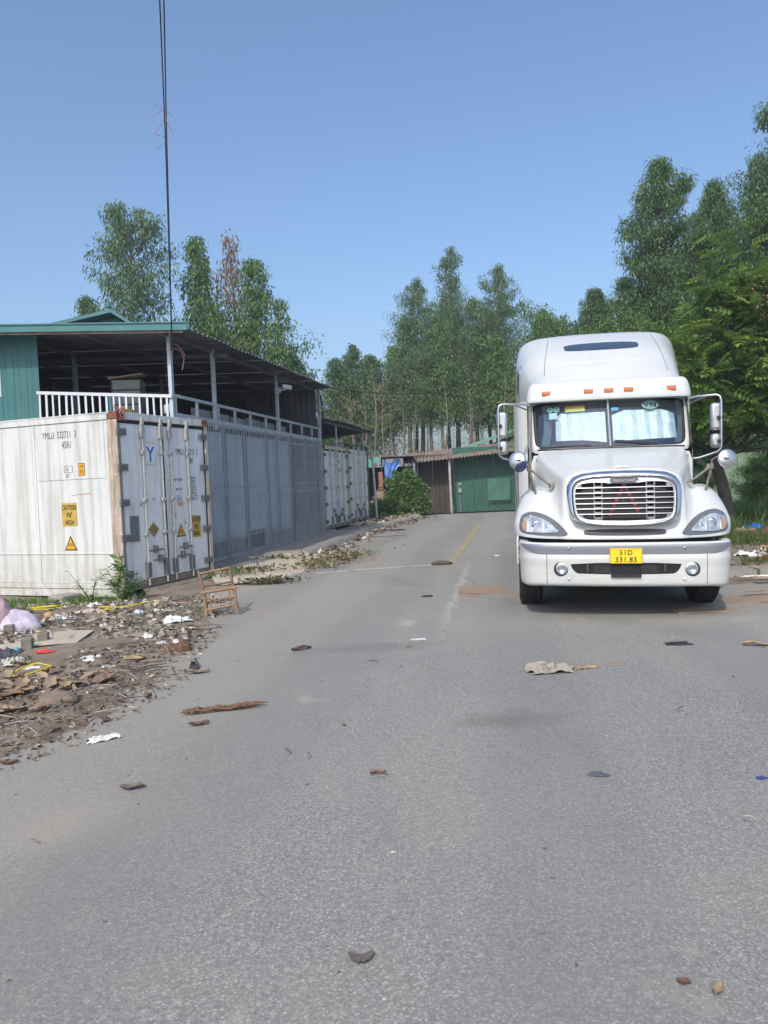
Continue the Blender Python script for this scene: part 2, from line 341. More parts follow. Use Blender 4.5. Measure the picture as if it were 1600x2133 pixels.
# soil and pavement behind the kerb, before the far containers
sheet('far_verge', [(-8, 26.4), (-.75, 26.4), (.3, 31.5), (1.55, 35.8), (2.0, 38), (2.0, 41), (-9, 41)], .06, SOIL)
rx0 = lambda Y: 4.9 + .2114 * (Y - 11.2)
YY = 11.0 + np.linspace(0, 1, 110) ** 1.8 * 50; rows = []
for Y in YY:
    r_ = []
    for u_ in np.linspace(0, 1, 60) ** 1.6:
        x = rx0(Y) + u_ * 45; yy = Y + (.0 if Y > 11.6 else (float(fbm2(np.array(x), np.array(1.), 4, 5, 1.6)) - .5) * .5)
        k_ = min(1, max(0, (Y - 11.05) / .6)) * min(1, .15 + u_ * 40)
        r_.append((x, yy, -.02 + .024 * min(1, (Y - 11) / .05) + k_ * (.06 + .05 * float(fbm2(np.array(x), np.array(Y), 6, 4, 1.1)))))
    rows.append(r_)
b = MB(); b.grid(rows); tag(b.build('right_verge', SOIL, smooth=180), kind='structure')
b = MB()
# worn lines painted on the road
PAINT_Y = mat('worn_yellow_line', (.4, .32, .15), .8, 0, .15, 3, dirt=(.27, .255, .22), dirt_amt=1, dirt_scale=(5, 5, 5), dirt_lo=.42)
PAINT_W = mat('worn_white_line', (.5, .49, .45), .8, 0, .12, 3, dirt=(.26, .25, .235), dirt_amt=1, dirt_scale=(4, 4, 4), dirt_lo=.46)
def line(name, pts, w, m, label):
    bb_ = MB(); L = []; 
    for i, p in enumerate(pts):
        a = Vector(pts[max(0, i - 1)]); c_ = Vector(pts[min(len(pts) - 1, i + 1)]); t = (c_ - a).normalized(); nrm = Vector((-t.y, t.x)) * w / 2
        L.append([(p[0] + nrm.x, p[1] + nrm.y, .004), (p[0] - nrm.x, p[1] - nrm.y, .004)])
    bb_.grid(L); return tag(bb_.build(name, m), kind='structure')
line('yellow_line', [(1.22, 15.0), (1.85, 18.5), (2.6, 23), (3.55, 28.6)], .17, PAINT_Y, '')
line('white_line', [(-1.35, 14.62), (-.5, 14.9), (.4, 15.12), (1.05, 15.2)], .15, PAINT_W, '')

# ------------------------------------------------------------------ metals and wall finishes for the buildings
TEAL = mat('teal_painted_sheet', (.033, .135, .14), .55, .0, .14, 1.2, dirt=(.1, .16, .15), dirt_amt=.4, dirt_scale=(6, 6, .5))
TEAL_TRIM = mat('teal_trim', (.05, .175, .175), .5, 0, .12, 2)
ROOFSHEET = mat('grey_roof_sheet', (.085, .09, .1), .6, .2, .2, 1.2)
STEEL_BLUE = mat('blue_grey_sheet', (.47, .55, .61), .5, .1, .12, .9, dirt=(.2, .19, .17), dirt_amt=.45, dirt_scale=(5, 5, .35), dirt_lo=.5)
GATE_STEEL = mat('galvanised_gate_steel', (.43, .48, .52), .45, .0, .14, 6, dirt=(.24, .2, .16), dirt_amt=.6, dirt_scale=(9, 9, 1.2), dirt_lo=.56)
RAIL_WHITE = mat('off_white_rail_paint', (.55, .57, .6), .5, 0, .08, 6, dirt=(.35, .3, .25), dirt_amt=.5, dirt_scale=(10, 10, 4), dirt_lo=.56)
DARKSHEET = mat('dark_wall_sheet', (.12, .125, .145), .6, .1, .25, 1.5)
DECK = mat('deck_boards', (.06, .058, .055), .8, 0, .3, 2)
PANEL_GREY = mat('pale_grey_panel', (.3, .32, .33), .6, 0, .15, 1.5, dirt=(.16, .15, .14), dirt_amt=.6, dirt_scale=(3, 3, 1))
def corr(w, h, pitch=.2, amp=.03, sine=False, z0=0.0, rows=(0, 1)):
    bb_ = MB(); n_ = max(1, round(w / pitch)); p = w / n_; cols = []
    for i in range(n_):
        x = i * p
        if sine: cols += [(x + p * k / 6, amp * math.sin(2 * PI * k / 6)) for k in range(6)]
        else: cols += [(x, 0), (x + .5 * p, 0), (x + .6 * p, -amp), (x + .9 * p, -amp)]
    cols.append((w, 0)); bb_.grid([[(x, y, z0 + h * t) for x, y in cols] for t in rows]); return bb_

# ------------------------------------------------------------------ two-storey shed behind the sliding gate (local x along the road, y inwards)
GA = math.atan2(1, .2114); GP0 = Vector((-7.258 + .2114 * 15, 15, 0))
WH = thing('warehouse', 'open upper-floor warehouse with teal fascia, grey corrugated roof and pale railings', 'warehouse', GP0, (0, 0, GA))
UD = Vector((-.2068, .9784, 0))                        # the street end runs this way in local axes
def post(x, z0, z1, w=.075, y=0.0, name='post', m=GATE_STEEL, par=WH):
    bb_ = MB(); bb_.box((x, y, (z0 + z1) / 2), (w, w, z1 - z0)); return bb_.build(name, m, par)
post(.12, 2.98, 4.9, .07); post(.24, 2.98, 4.9, .045, .03)
post(2.13, 3.0, 4.82); post(6.24, 3.0, 4.82); post(10.2, 0, 4.82, .09)
for x in (2.13, 6.24):
    for dy in (3.4, 6.8): post(x, 3.0, 5.0, .08, dy)
def wbar(name, a, c_, w, h, m=GATE_STEEL, par=WH):
    bb_ = MB(); bb_.bar(a, c_, w, h); return bb_.build(name, m, par)
wbar('eave_beam', (.05, 0, 4.84), (10.25, 0, 4.84), .06, .06)
wbar('deck_beam', (.2, -.004, 3.17), (10.16, -.004, 3.13), .06, .1)
wbar('top_rail', (.2, -.002, 3.56), (10.16, -.002, 3.5), .05, .06)
for s_ in (.26, 1.23, 2.3, 3.24, 4.21, 5.29, 6.35, 7.29, 8.32, 9.34, 10.1):
    zt = 3.555 - s_ * .006; post(s_, 3.21, zt - .028, .05, 0, 'baluster')
for i, (a, c_) in enumerate(((1.26, 2.27), (2.33, 3.2), (3.28, 4.17), (4.25, 5.25), (5.33, 6.3), (6.42, 7.24))):
    bb_ = MB(); bb_.bb(a, c_, .13, .15, 3.16, 3.42 - .02 * (i % 3)); bb_.build('parapet_panel', PANEL_GREY, WH)
bb_ = MB(); 
bb_.add([(.1, .2, 2.99), (10.1, .2, 2.99), (10.1, 8, 2.99), (.1 + UD.x * 8, 8, 2.99), (.1, .2, 3.08), (10.1, .2, 3.08), (10.1, 8, 3.08), (.1 + UD.x * 8, 8, 3.08)], [(0, 1, 2, 3), (4, 5, 6, 7), (0, 1, 5, 4), (1, 2, 6, 5), (2, 3, 7, 6), (3, 0, 4, 7)])
bb_.build('deck', DECK, WH)
# roof sheets, each its own: ribs run down to the eave
front_s = lambda y: -.3 + UD.x / UD.y * (y + .55)
sheet_w = 1.03; s0 = -2.3; k = 0
while s0 < 10.27:
    w_ = min(sheet_w, 10.27 - s0); cw = corr(w_ + .05, 8.2, .2, .035, rows=(0, .055, 1)); vs = []
    zl = .012 * (k % 2)
    def zof(y): return 4.745 + .042 * (y + .55)
    bb_ = MB()
    for (x, y, z) in cw.v:
        Y = -.55 + z; X = max(s0 + x, front_s(Y)); X = min(X, 9.75 if z < .1 else 10.3); vs.append((X, Y, zof(Y) - y + zl))
    if max(v[0] for v in vs) > -.29 or True:
        # keep only sheets with some width left at the inner end
        if s0 + w_ > front_s(7.6) + .05:
            bb_.add(vs, cw.f); bb_.build('roof_sheet', ROOFSHEET, WH)
    s0 += sheet_w; k += 1
for y in (.02, 1.6, 3.3, 5.0, 6.7): wbar('purlin', (front_s(y) + .08, y, zof(y) - .042), (9.7, y, zof(y) - .042), .05, .08, DARKSHEET)
for s_ in (2.13, 6.24): wbar('rafter', (s_, -.35, zof(-.35) - .15), (s_, 7.5, zof(7.5) - .15), .05, .09, DARKSHEET)
o0 = Vector((-.34, -.62, 0))
def along(t, z, dy=0): return (o0.x + UD.x * t + UD.y * dy, o0.y + UD.y * t - UD.x * dy, z)
wbar('fascia', along(0, 4.755), along(6.6, 4.93), .04, .13, TEAL_TRIM)
wbar('fascia_lip', along(-.02, 4.83), along(6.6, 5.0), .09, .025, TEAL_TRIM)
wbar('rusty_edge_strip', along(.1, 4.668, .05), along(4.2, 4.78, .05), .03, .03, mat('rusty_strip', (.3, .22, .17), .8, 0, .4, 9))
# street-end railing
f0 = Vector((.07, -.03, 0))
def fa(t, z, dy=0): return (f0.x + UD.x * t + UD.y * dy, f0.y + UD.y * t - UD.x * dy, z)
wbar('end_rail', fa(0, 3.53), fa(2.62, 3.7), .05, .06, RAIL_WHITE)
bme = MB(); bme.box((0, 0, .27), (.028, .028, .54)); bme = bme.mesh('baluster', RAIL_WHITE)
for i in range(20):
    t = .1 + i * .131; jig = random.uniform(-.012, .012)
    link('baluster', bme, WH, fa(t + jig, 2.955 + t * .065), (random.uniform(-.01, .01), random.uniform(-.02, .02), math.atan2(UD.y, UD.x)), (1.15 if i % 3 else 1.4, 1, 1.0))
# teal end wall with its narrow window
for i, (t0, t1) in enumerate(((2.58, 3.33), (3.55, 4.6), (4.6, 5.65), (5.65, 6.7))):
    w_ = t1 - t0; cw = corr(w_, 1.85, .26, .012); cw.v = [fa(t0 + x, 2.98 + z, y * -1 + .03) for x, y, z in cw.v]; cw.build('wall_sheet', TEAL, WH)
cw = corr(.24, .68, .24, .006); cw.v = [fa(3.32 + x, 2.98 + z, .03) for x, y, z in cw.v]; cw.build('wall_sheet', TEAL, WH)
cw = corr(.24, .2, .24, .006); cw.v = [fa(3.32 + x, 4.63 + z, .03) for x, y, z in cw.v]; cw.build('wall_sheet', TEAL, WH)
bb_ = MB(); bb_.bar(fa(3.36, 3.65, .06), fa(3.34, 4.62, .06), .05, .05); bb_.bar(fa(3.5, 3.65, .06), fa(3.49, 4.62, .06), .03, .03); wf = bb_.build('window_frame', RAIL_WHITE, WH)
bb_ = MB(); bb_.bar(fa(3.43, 3.66, -.02), fa(3.43, 4.62, -.02), .01, .26); bb_.build('pane', ROOFGLASS, wf)
# inner walls
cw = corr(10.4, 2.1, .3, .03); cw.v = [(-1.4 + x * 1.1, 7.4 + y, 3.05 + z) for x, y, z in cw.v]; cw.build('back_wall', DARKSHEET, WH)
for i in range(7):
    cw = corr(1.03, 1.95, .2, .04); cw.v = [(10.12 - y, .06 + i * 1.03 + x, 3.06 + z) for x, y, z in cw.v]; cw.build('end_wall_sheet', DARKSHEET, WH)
cw = corr(6.9, 2.0, .3, .03); cw.v = [(.35 + UD.x * (x + 2.9) - y, UD.y * (x + 2.9) * .6 + 3.2, 3.06 + z) for x, y, z in cw.v]
# ground floor behind the gate
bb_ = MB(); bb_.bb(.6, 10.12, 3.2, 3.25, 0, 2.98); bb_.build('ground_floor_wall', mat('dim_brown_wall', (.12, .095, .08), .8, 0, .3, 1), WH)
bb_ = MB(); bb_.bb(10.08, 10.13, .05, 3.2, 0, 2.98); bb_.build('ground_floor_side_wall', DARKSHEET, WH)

# ------------------------------------------------------------------ sliding gate of vertical bars with sheet backing
GT = thing('barred_gate', 'long blue-grey sliding gate of vertical steel bars backed with sheet metal', 'gate', GP0, (0, 0, GA))
bars_me = MB(); bars_me.box((0, 0, 1.47), (.014, .016, 2.94)); bars_me = bars_me.mesh('bar', GATE_STEEL)
FRAMEM = mat('weathered_frame_steel', (.26, .3, .33), .55, .1, .2, 5, dirt=(.3, .27, .2), dirt_amt=.7, dirt_scale=(12, 12, 2), dirt_lo=.5)
posts = [.75, 1.5, 2.5, 3.71, 5.19, 5.95, 7.12, 8.45, 9.6, 10.05]
for s_ in posts:
    bb_ = MB(); bb_.box((s_, -.02, 1.6), (.085, .06, 3.02)); bb_.build('frame_post', FRAMEM, GT)
x = .82
while x < 10.1:
    if min(abs(x - q) for q in posts) > .05: link('bar', bars_me, GT, (x + random.uniform(-.004, .004), -.03, .16), (0, random.uniform(-.002, .002), 0))
    x += .108
for z, h in ((3.09, .05), (2.91, .03), (1.76, .022), (1.53, .022), (.56, .025), (.14, .07)):
    bb_ = MB(); bb_.bb(.75, 10.05, -.014, .012, z - h / 2, z + h / 2); bb_.build('cross_rail', STEEL_BLUE if 1 < z < 2 else GATE_STEEL, GT)
for a, c_ in zip(posts, posts[1:]):
    if 3.6 < a < 5.0: continue
    bb_ = MB(); bb_.bb(a + .03, c_ - .03, .05, .065, .1, .5); bb_.build('kick_board', mat('grey_brown_board', (.3, .28, .25), .75, 0, .25, 4, dirt=(.16, .135, .11), dirt_amt=.7, dirt_scale=(7, 7, 3)) if 'grey_brown_board' not in bpy.data.materials else bpy.data.materials['grey_brown_board'], GT)
for a, c_ in zip(posts, posts[1:]):
    if c_ > 7.3: break
    bot = .62 if 3.6 < a < 5.0 else .5
    cw = corr(c_ - a - .06, 2.95 - bot, .13, .022); cw.v = [(a + .03 + x, .045 + y, bot + z) for x, y, z in cw.v]; cw.build('backing_sheet', STEEL_BLUE, GT)
bb_ = MB(); bb_.bb(5.0, 5.17, .03, .06, .2, .63); bb_.build('backing_sheet', STEEL_BLUE, GT)
bb_ = MB()   # cut corner of the sheet above the opening
bb_.prism([(3.74, .62), (4.95, .62), (5.1, .22), (5.1, .63), (3.74, .63)], 'y', .035, .055); bb_.build('torn_sheet', STEEL_BLUE, GT)
bb_ = MB(); bb_.bb(7.2, 8.4, .5, .54, .2, 2.3); bb_.build('inner_board', mat('brown_board', (.16, .115, .09), .8, 0, .3, 2), GT)
bb_ = MB(); bb_.bb(8.52, 10.0, .3, .34, .2, 2.2); bb_.build('inner_board', DARKSHEET, GT)
t = thing('spare_tyre', 'old tyre lying behind the open bottom of the barred gate', 'tyre', GP0 + Matrix.Rotation(GA, 3, 'Z') @ Vector((4.35, .42, .42)), (R(90 - 12), 0, GA))
def tyre_prof(ro, ri, w):
    return [(ri, -w * .42), (ri + .03, -w * .5), (ro - .06, -w * .5), (ro - .015, -w * .42), (ro, -w * .3), (ro, w * .3), (ro - .015, w * .42), (ro - .06, w * .5), (ri + .03, w * .5), (ri, w * .42), (ri, -w * .42)]
bb_ = MB(); bb_.lathe(tyre_prof(.36, .2, .2)); bb_.build('tyre_body', RUBBER, t, 40)

# ------------------------------------------------------------------ gabled roof standing behind the warehouse
t = thing('gabled_roof_building', 'teal gabled roof with a finial rising behind the flat warehouse roof', 'building', (-9.48, 28, 0))
bb_ = MB(); bb_.prism([(-5.6, 0), (1.0, 0), (1.0, 7.2), (0, 8.1), (-5.6, 6.95)], 'y', .25, 7); bb_.build('wall', TEAL, t)
bb_ = MB(); bb_.prism([(-6.2, 6.95), (0, 8.15), (1.35, 7.25), (1.35, 7.36), (0, 8.27), (-6.2, 7.08)], 'y', -.3, 7.2); bb_.build('roof', TEAL_TRIM, t)
bb_ = MB(); bb_.lathe([(.02, 8.2), (.1, 8.25), (.1, 8.32), (.06, 8.36), (.11, 8.4), (.11, 8.46), (.05, 8.5), (.03, 8.58), (.005, 8.66)], Matrix.Translation((-.15, 0, 0)), 12); bb_.build('finial', TEAL_TRIM, t, 40)

# ------------------------------------------------------------------ awning and containers farther along come later; sheds at the end of the road
ASB = mat('weathered_fibre_cement', (.25, .2, .165), .9, 0, .3, 2.5, dirt=(.14, .085, .05), dirt_amt=.85, dirt_scale=(2.2, 2.2, 2.2), dirt_lo=.45)
GREENWALL = mat('green_shed_sheet', (.032, .115, .09), .6, 0, .14, .8, dirt=(.12, .16, .12), dirt_amt=.5, dirt_scale=(4, 4, .6))
BROWNWALL = mat('rusty_brown_sheet', (.075, .062, .056), .75, 0, .3, 1.5, dirt=(.05, .04, .04), dirt_amt=.7, dirt_scale=(5, 5, .5))
GREENROOF = mat('pale_green_roof_edge', (.14, .34, .25), .6, 0, .12, 2)
OCHRE = mat('ochre_wall_sheet', (.22, .17, .11), .8, 0, .2, 2, dirt=(.13, .1, .07), dirt_amt=.6, dirt_scale=(6, 6, .6))
SH = thing('roadside_shed', 'long shed with brown corrugated fibre roof, dark brown and green sheet walls', 'shed', (0, 38.5, 0))
x = 3.62
for w_ in (1.05, 1.05, 1.05, 1.05, 1.05):
    cw = corr(w_ - .01, 3.3, .15, .02); cw.v = [(x + a, .9 + c2_, z) for a, c2_, z in cw.v]; cw.build('wall_sheet', GREENWALL, SH); x += w_
x = 1.7
for w_ in (.9, .9):
    cw = corr(w_ - .01, 3.0, .15, .025); cw.v = [(x + a, 1.0 + c2_, z) for a, c2_, z in cw.v]; tag(cw.build('wall_sheet', BROWNWALL, SH), 'rusty dark brown wall sheet'); x += w_
for i in range(4):
    bb_ = MB(); bb_.bb(2.5 + i * .27, 2.52 + i * .27, .93, .95, 0, 1.5); bb_.build('batten', mat('dry_timber', (.16, .12, .09), .8), SH) if i == 0 else bb_.build('batten', bpy.data.materials['dry_timber'], SH)
cw = corr(1.15, 1.1, .11, .03); cw.v = [(5.35 + a, .8 + c2_, .55 + z) for a, c2_, z in cw.v]; tag(cw.build('patch_sheet', mat('dull_green_patch', (.075, .2, .15), .6, 0, .15, 2), SH), 'paler green patch of sheet on the wall')
bb_ = MB(); bb_.bb(5.3, 6.5, .7, .74, .5, .54); bb_.build('batten', DARK, SH)
n_ = 9
for i in range(n_):
    x0 = 1.1 + i * .9; cw = corr(.92, 3.1, .18, .035, True); zb = 2.56 + .075 * (x0 - 1.1)
    cw.v = [(x0 + a, -.25 + z, zb + .075 * a + z * .19 + c2_) for a, c2_, z in cw.v]; cw.build('roof_sheet', ASB, SH)
bb_ = MB(); bb_.tube([(3.4, .0, 0), (3.36, .0, 2.72)], .065, 10); bb_.build('post', mat('whitewashed_post', (.4, .39, .37), .8, 0, .2, 5), SH, 60)
bb_ = MB(); bb_.tube([(1.75, -.05, 0), (1.75, -.05, 2.6)], .05, 8); bb_.build('post', DARK, SH, 60)
bb_ = MB(); bb_.bb(3.84, 4.02, .78, .88, 1.0, 1.52); mb_ = bb_.build('meter_box', PANEL_GREY, SH, bevel=.01)
bb_ = MB(); bb_.lathe([(0, 0), (.06, 0), (.06, .05), (0, .06)], Matrix.Translation((3.93, .78, 1.34)) @ Matrix.Rotation(R(90), 4, 'X'), 12); bb_.build('dial', DARK, mb_)
bb_ = MB(); bb_.tube([(3.92, .84, .0), (3.92, .84, 1.0)], .015, 6); bb_.build('conduit', PANEL_GREY, SH)
# building behind with a rising green roof edge
t = thing('rear_green_roof_building', 'building with ochre wall and pale green roof edge rising above the shed', 'building', (0, 43, 0))
x = 4.0
for i in range(8):
    cw = corr(.99, 4.6, .2, .025); cw.v = [(4.1 + i + a, c2_ + .4, min(z, 2.95 + .32 * (i + a) + .0)) for a, c2_, z in cw.v]; cw.build('wall_sheet', OCHRE if i > 1 else GREENWALL, t)
bb_ = MB(); bb_.bar((3.7, .1, 3.1), (12.3, .1, 5.9), .9, .17); bb_.build('roof_edge', GREENROOF, t)
bb_ = MB(); bb_.bar((1.3, .6, 3.05), (5.2, .6, 3.1), .8, .1); bb_.build('low_roof_edge', GREENROOF, t)
# dark lean-to on the left of the shed
LT = thing('dark_lean_to', 'dark open lean-to with drooping green tarpaulin at the left of the sheds', 'shed', (0, 38.6, 0))
bb_ = MB(); bb_.bb(-3.2, 1.6, 2.6, 2.7, 0, 2.5); bb_.build('back_wall', BROWNWALL, LT)
bb_ = MB(); bb_.bar((-3.2, .9, 2.95), (1.65, .9, 2.95), 3.4, .05); bb_.build('roof', ASB, LT)
for x in (-.05, .1): bb_ = MB(); bb_.tube([(x, -.5, 0), (x + .03, -.5, 2.9)], .035, 7); bb_.build('post', DARK, LT, 60)
b = MB(); b.grid([[(-1.6 + 1.55 * u_, -.75 + .05 * math.sin(5 * u_), 2.92 - v_ * (1.25 * (1 - u_) ** 1.3 + .12)) for u_ in np.linspace(0, 1, 12)] for v_ in np.linspace(0, 1, 6)]); b.build('green_tarpaulin', mat('faded_green_tarpaulin', (.12, .36, .27), .7, 0, .2, 4), LT, 180)
rows = []
for v_ in np.linspace(0, 1, 16):
    rows.append([(.12 + (.72 + .1 * math.sin(9 * v_)) * u_ * (1 - .25 * v_), -.7 + .07 * math.sin(14 * u_ + 3 * v_) + .05 * math.sin(8 * v_), 2.86 - .25 * math.sin(PI * min(1, u_ * 1.25)) * (1 - v_) - v_ * (1.3 + .2 * math.sin(6 * u_))) for u_ in np.linspace(0, 1, 20)])
b = MB(); b.grid(rows); tag(b.build('blue_tarpaulin', mat('crumpled_blue_tarpaulin', (.09, .22, .58), .45, 0, .35, 3.5, dirt=(.35, .45, .62), dirt_amt=.8, dirt_scale=(5, 5, 2)), None, 180, loc=(0, 38.6, 0)), 'crumpled blue tarpaulin hanging from the lean-to beside the bush', 'tarpaulin')
BRICK = mat('red_brick', (.3, .145, .09), .9, 0, .35, 9, dirt=(.3, .24, .18), dirt_amt=.6, dirt_scale=(9, 9, 9), dirt_lo=.5)
bk = MB(); bk.box((0, 0, 0), (.2, .1, .06)); bk = bk.mesh('brick', BRICK)
t = thing('brick_heap', 'heap of loose red bricks against the lean-to left of the bush', 'brick pile', (-.1, 37.75, .06))
for i in range(140):
    a = random.uniform(0, 2 * PI); rr = random.random() ** .6 * 1.0; z = max(.03, (1 - rr) * 1.5 * random.uniform(.85, 1)); link('brick', bk, t, (rr * math.cos(a) * .95, rr * math.sin(a) * .45, z), (random.uniform(-.4, .4), random.uniform(-.4, .4), random.uniform(0, PI)))
for i in range(14): link('brick', bk, t, (-.0, .1, 1.3 + i * .062), (0, 0, random.uniform(-.2, .2)), (1.1, 2, 1))
bb_ = MB(); bb_.lathe([(1.0, -.06), (.75, .4), (.35, 1.1), (0, 1.35)], Matrix.Diagonal((.9, .4, 1, 1)), 14); bb_.build('rubble_core', SOIL, t, 60)

# green sheet fence on the right
FN = thing('sheet_fence', 'pale green corrugated sheet fence behind the roadside tree on the right', 'fence', (9.5, 32.0, 0), (0, 0, R(-4)))
FENCE = mat('pale_green_fence_sheet', (.25, .37, .26), .65, 0, .15, .8, dirt=(.2, .25, .17), dirt_amt=.5, dirt_scale=(4, 4, .6))
for i in range(14):
    cw = corr(1.02, 2.3, .17, .022); cw.v = [(i * 1.03 + a, c2_, z) for a, c2_, z in cw.v]; cw.build('fence_sheet', FENCE, FN)
for i in range(6): bb_ = MB(); bb_.bb(i * 2.6 - .03, i * 2.6 + .03, .03, .1, 0, 2.35); bb_.build('fence_post', DARK, FN)
bb_ = MB(); bb_.bb(0, 14.4, .03, .07, 2.2, 2.26); bb_.build('fence_rail', DARK, FN)

# ------------------------------------------------------------------ the white truck (local x = right seen from the front, y = rearwards)
TYAW = R(12); LEAN = .015
TR = thing('truck', 'white bonneted lorry with chrome grille parked facing the camera', 'truck', (2.70, 8.65, 0), (0, LEAN, -TYAW))
def cr_axis(a, n, axis):
    a = np.moveaxis(a, axis, 0); k = a.shape[0]
    p = np.concatenate([2 * a[:1] - a[1:2], a, 2 * a[-1:] - a[-2:-1]]); out = []
    for t in np.linspace(0, k - 1 - 1e-9, n):
        i = int(t); f = t - i; p0, p1, p2, p3 = p[i], p[i + 1], p[i + 2], p[i + 3]
        out.append(.5 * (2 * p1 + (p2 - p0) * f + (2 * p0 - 5 * p1 + 4 * p2 - p3) * f * f + (3 * p1 - p0 - 3 * p2 + p3) * f ** 3))
    return np.moveaxis(np.array(out), 0, axis)
def mirror_net(st):
    a = np.array(st, float); m_ = a[1:][::-1].copy(); m_[:, :, 0] *= -1; return np.concatenate([m_, a])
def net_surface(st, nu, nv, mirror=True):
    a = mirror_net(st) if mirror else np.array(st, float)
    g = cr_axis(cr_axis(a, nu, 0), nv, 1); b_ = MB(); b_.grid([[tuple(p) for p in r_] for r_ in g]); return b_
def bvh_of(b_): return BVHTree.FromPolygons([Vector(v) for v in b_.v], b_.f)
def cast(bvh, x, z, off=0.0, y0=-4.0):
    h = bvh.ray_cast(Vector((x, y0, z)), Vector((0, 1, 0)))
    if h[0] is None: return None
    n_ = h[1]
    if n_.y > 0: n_ = -n_
    return h[0] + n_ * off
def dens(poly, step=.03, closed=True):
    out = []; k = len(poly)
    for i in range(k if closed else k - 1):
        a = Vector(poly[i]); c_ = Vector(poly[(i + 1) % k]); n_ = max(1, int((c_ - a).length / step))
        out += [tuple(a + (c_ - a) * j / n_) for j in range(n_)]
    if not closed: out.append(tuple(poly[-1]))
    return out
def smooth_poly(poly, it=2):
    for _ in range(it):
        k = len(poly); o = []
        for i in range(k):
            a = poly[i]; c_ = poly[(i + 1) % k]; o += [(.75 * a[0] + .25 * c_[0], .75 * a[1] + .25 * c_[1]), (.25 * a[0] + .75 * c_[0], .25 * a[1] + .75 * c_[1])]
        poly = o
    return poly
def patch(poly, bvh, off, rings=5, step=.025, skirt=.012, bulge=0.0):
    pl = dens(poly, step); cx_ = sum(p[0] for p in pl) / len(pl); cz_ = sum(p[1] for p in pl) / len(pl); rows = []
    last = cast(bvh, cx_, cz_, off)
    for k_ in np.linspace(0.02, 1, rings):
        row = []
        for p in pl:
            q = cast(bvh, cx_ + (p[0] - cx_) * k_, cz_ + (p[1] - cz_) * k_, off + bulge * (1 - k_ ** 2)); last = q if q is not None else last; row.append(tuple(last))
        rows.append(row)
    row = []
    for p, q0 in zip(pl, rows[-1]):
        q = cast(bvh, p[0], p[1], -skirt); row.append(tuple(q) if q is not None else (q0[0], q0[1] + skirt, q0[2]))
    rows.append(row); b_ = MB(); b_.grid(rows, closed=True); return b_
def seam(pts, bvh, r_=.0035, off=0.0):
    out = []
    for p in dens(pts, .03, False):
        q = cast(bvh, p[0], p[1], off)
        if q is not None: out.append(q)
    b_ = MB(); b_.tube(out, r_, 5); return b_

def dusty_paint():
    m, nt, b = _mat('dusty_white_paint'); c = coord(nt); sx = N(nt, 'ShaderNodeSeparateXYZ'); nt.links.new(c, sx.inputs[0])
    mr = N(nt, 'ShaderNodeMapRange'); nt.links.new(sx.outputs[2], mr.inputs[0]); mr.inputs[1].default_value = .95; mr.inputs[2].default_value = .35; mr.inputs[3].default_value = .0; mr.inputs[4].default_value = .5
    n1 = noise(nt, mapping(nt, c, (3, 3, 7)), 1.0, 7, .65); ml = N(nt, 'ShaderNodeMath', operation='MULTIPLY'); nt.links.new(mr.outputs[0], ml.inputs[0]); nt.links.new(ramp(nt, n1, [(.36, .25), (.66, 1.0)]), ml.inputs[1])
    base = mix(nt, ml.outputs[0], (.63, .64, .622), (.38, .35, .29)); sp = noise(nt, c, 42, 3, .6); base = mix(nt, ramp(nt, sp, [(.7, 0.0), (.76, .5)]), base, (.3, .27, .22))
    nt.links.new(base, b.inputs['Base Color']); setp(b, .36, 0, .5, .25); return m
DUSTY = dusty_paint()
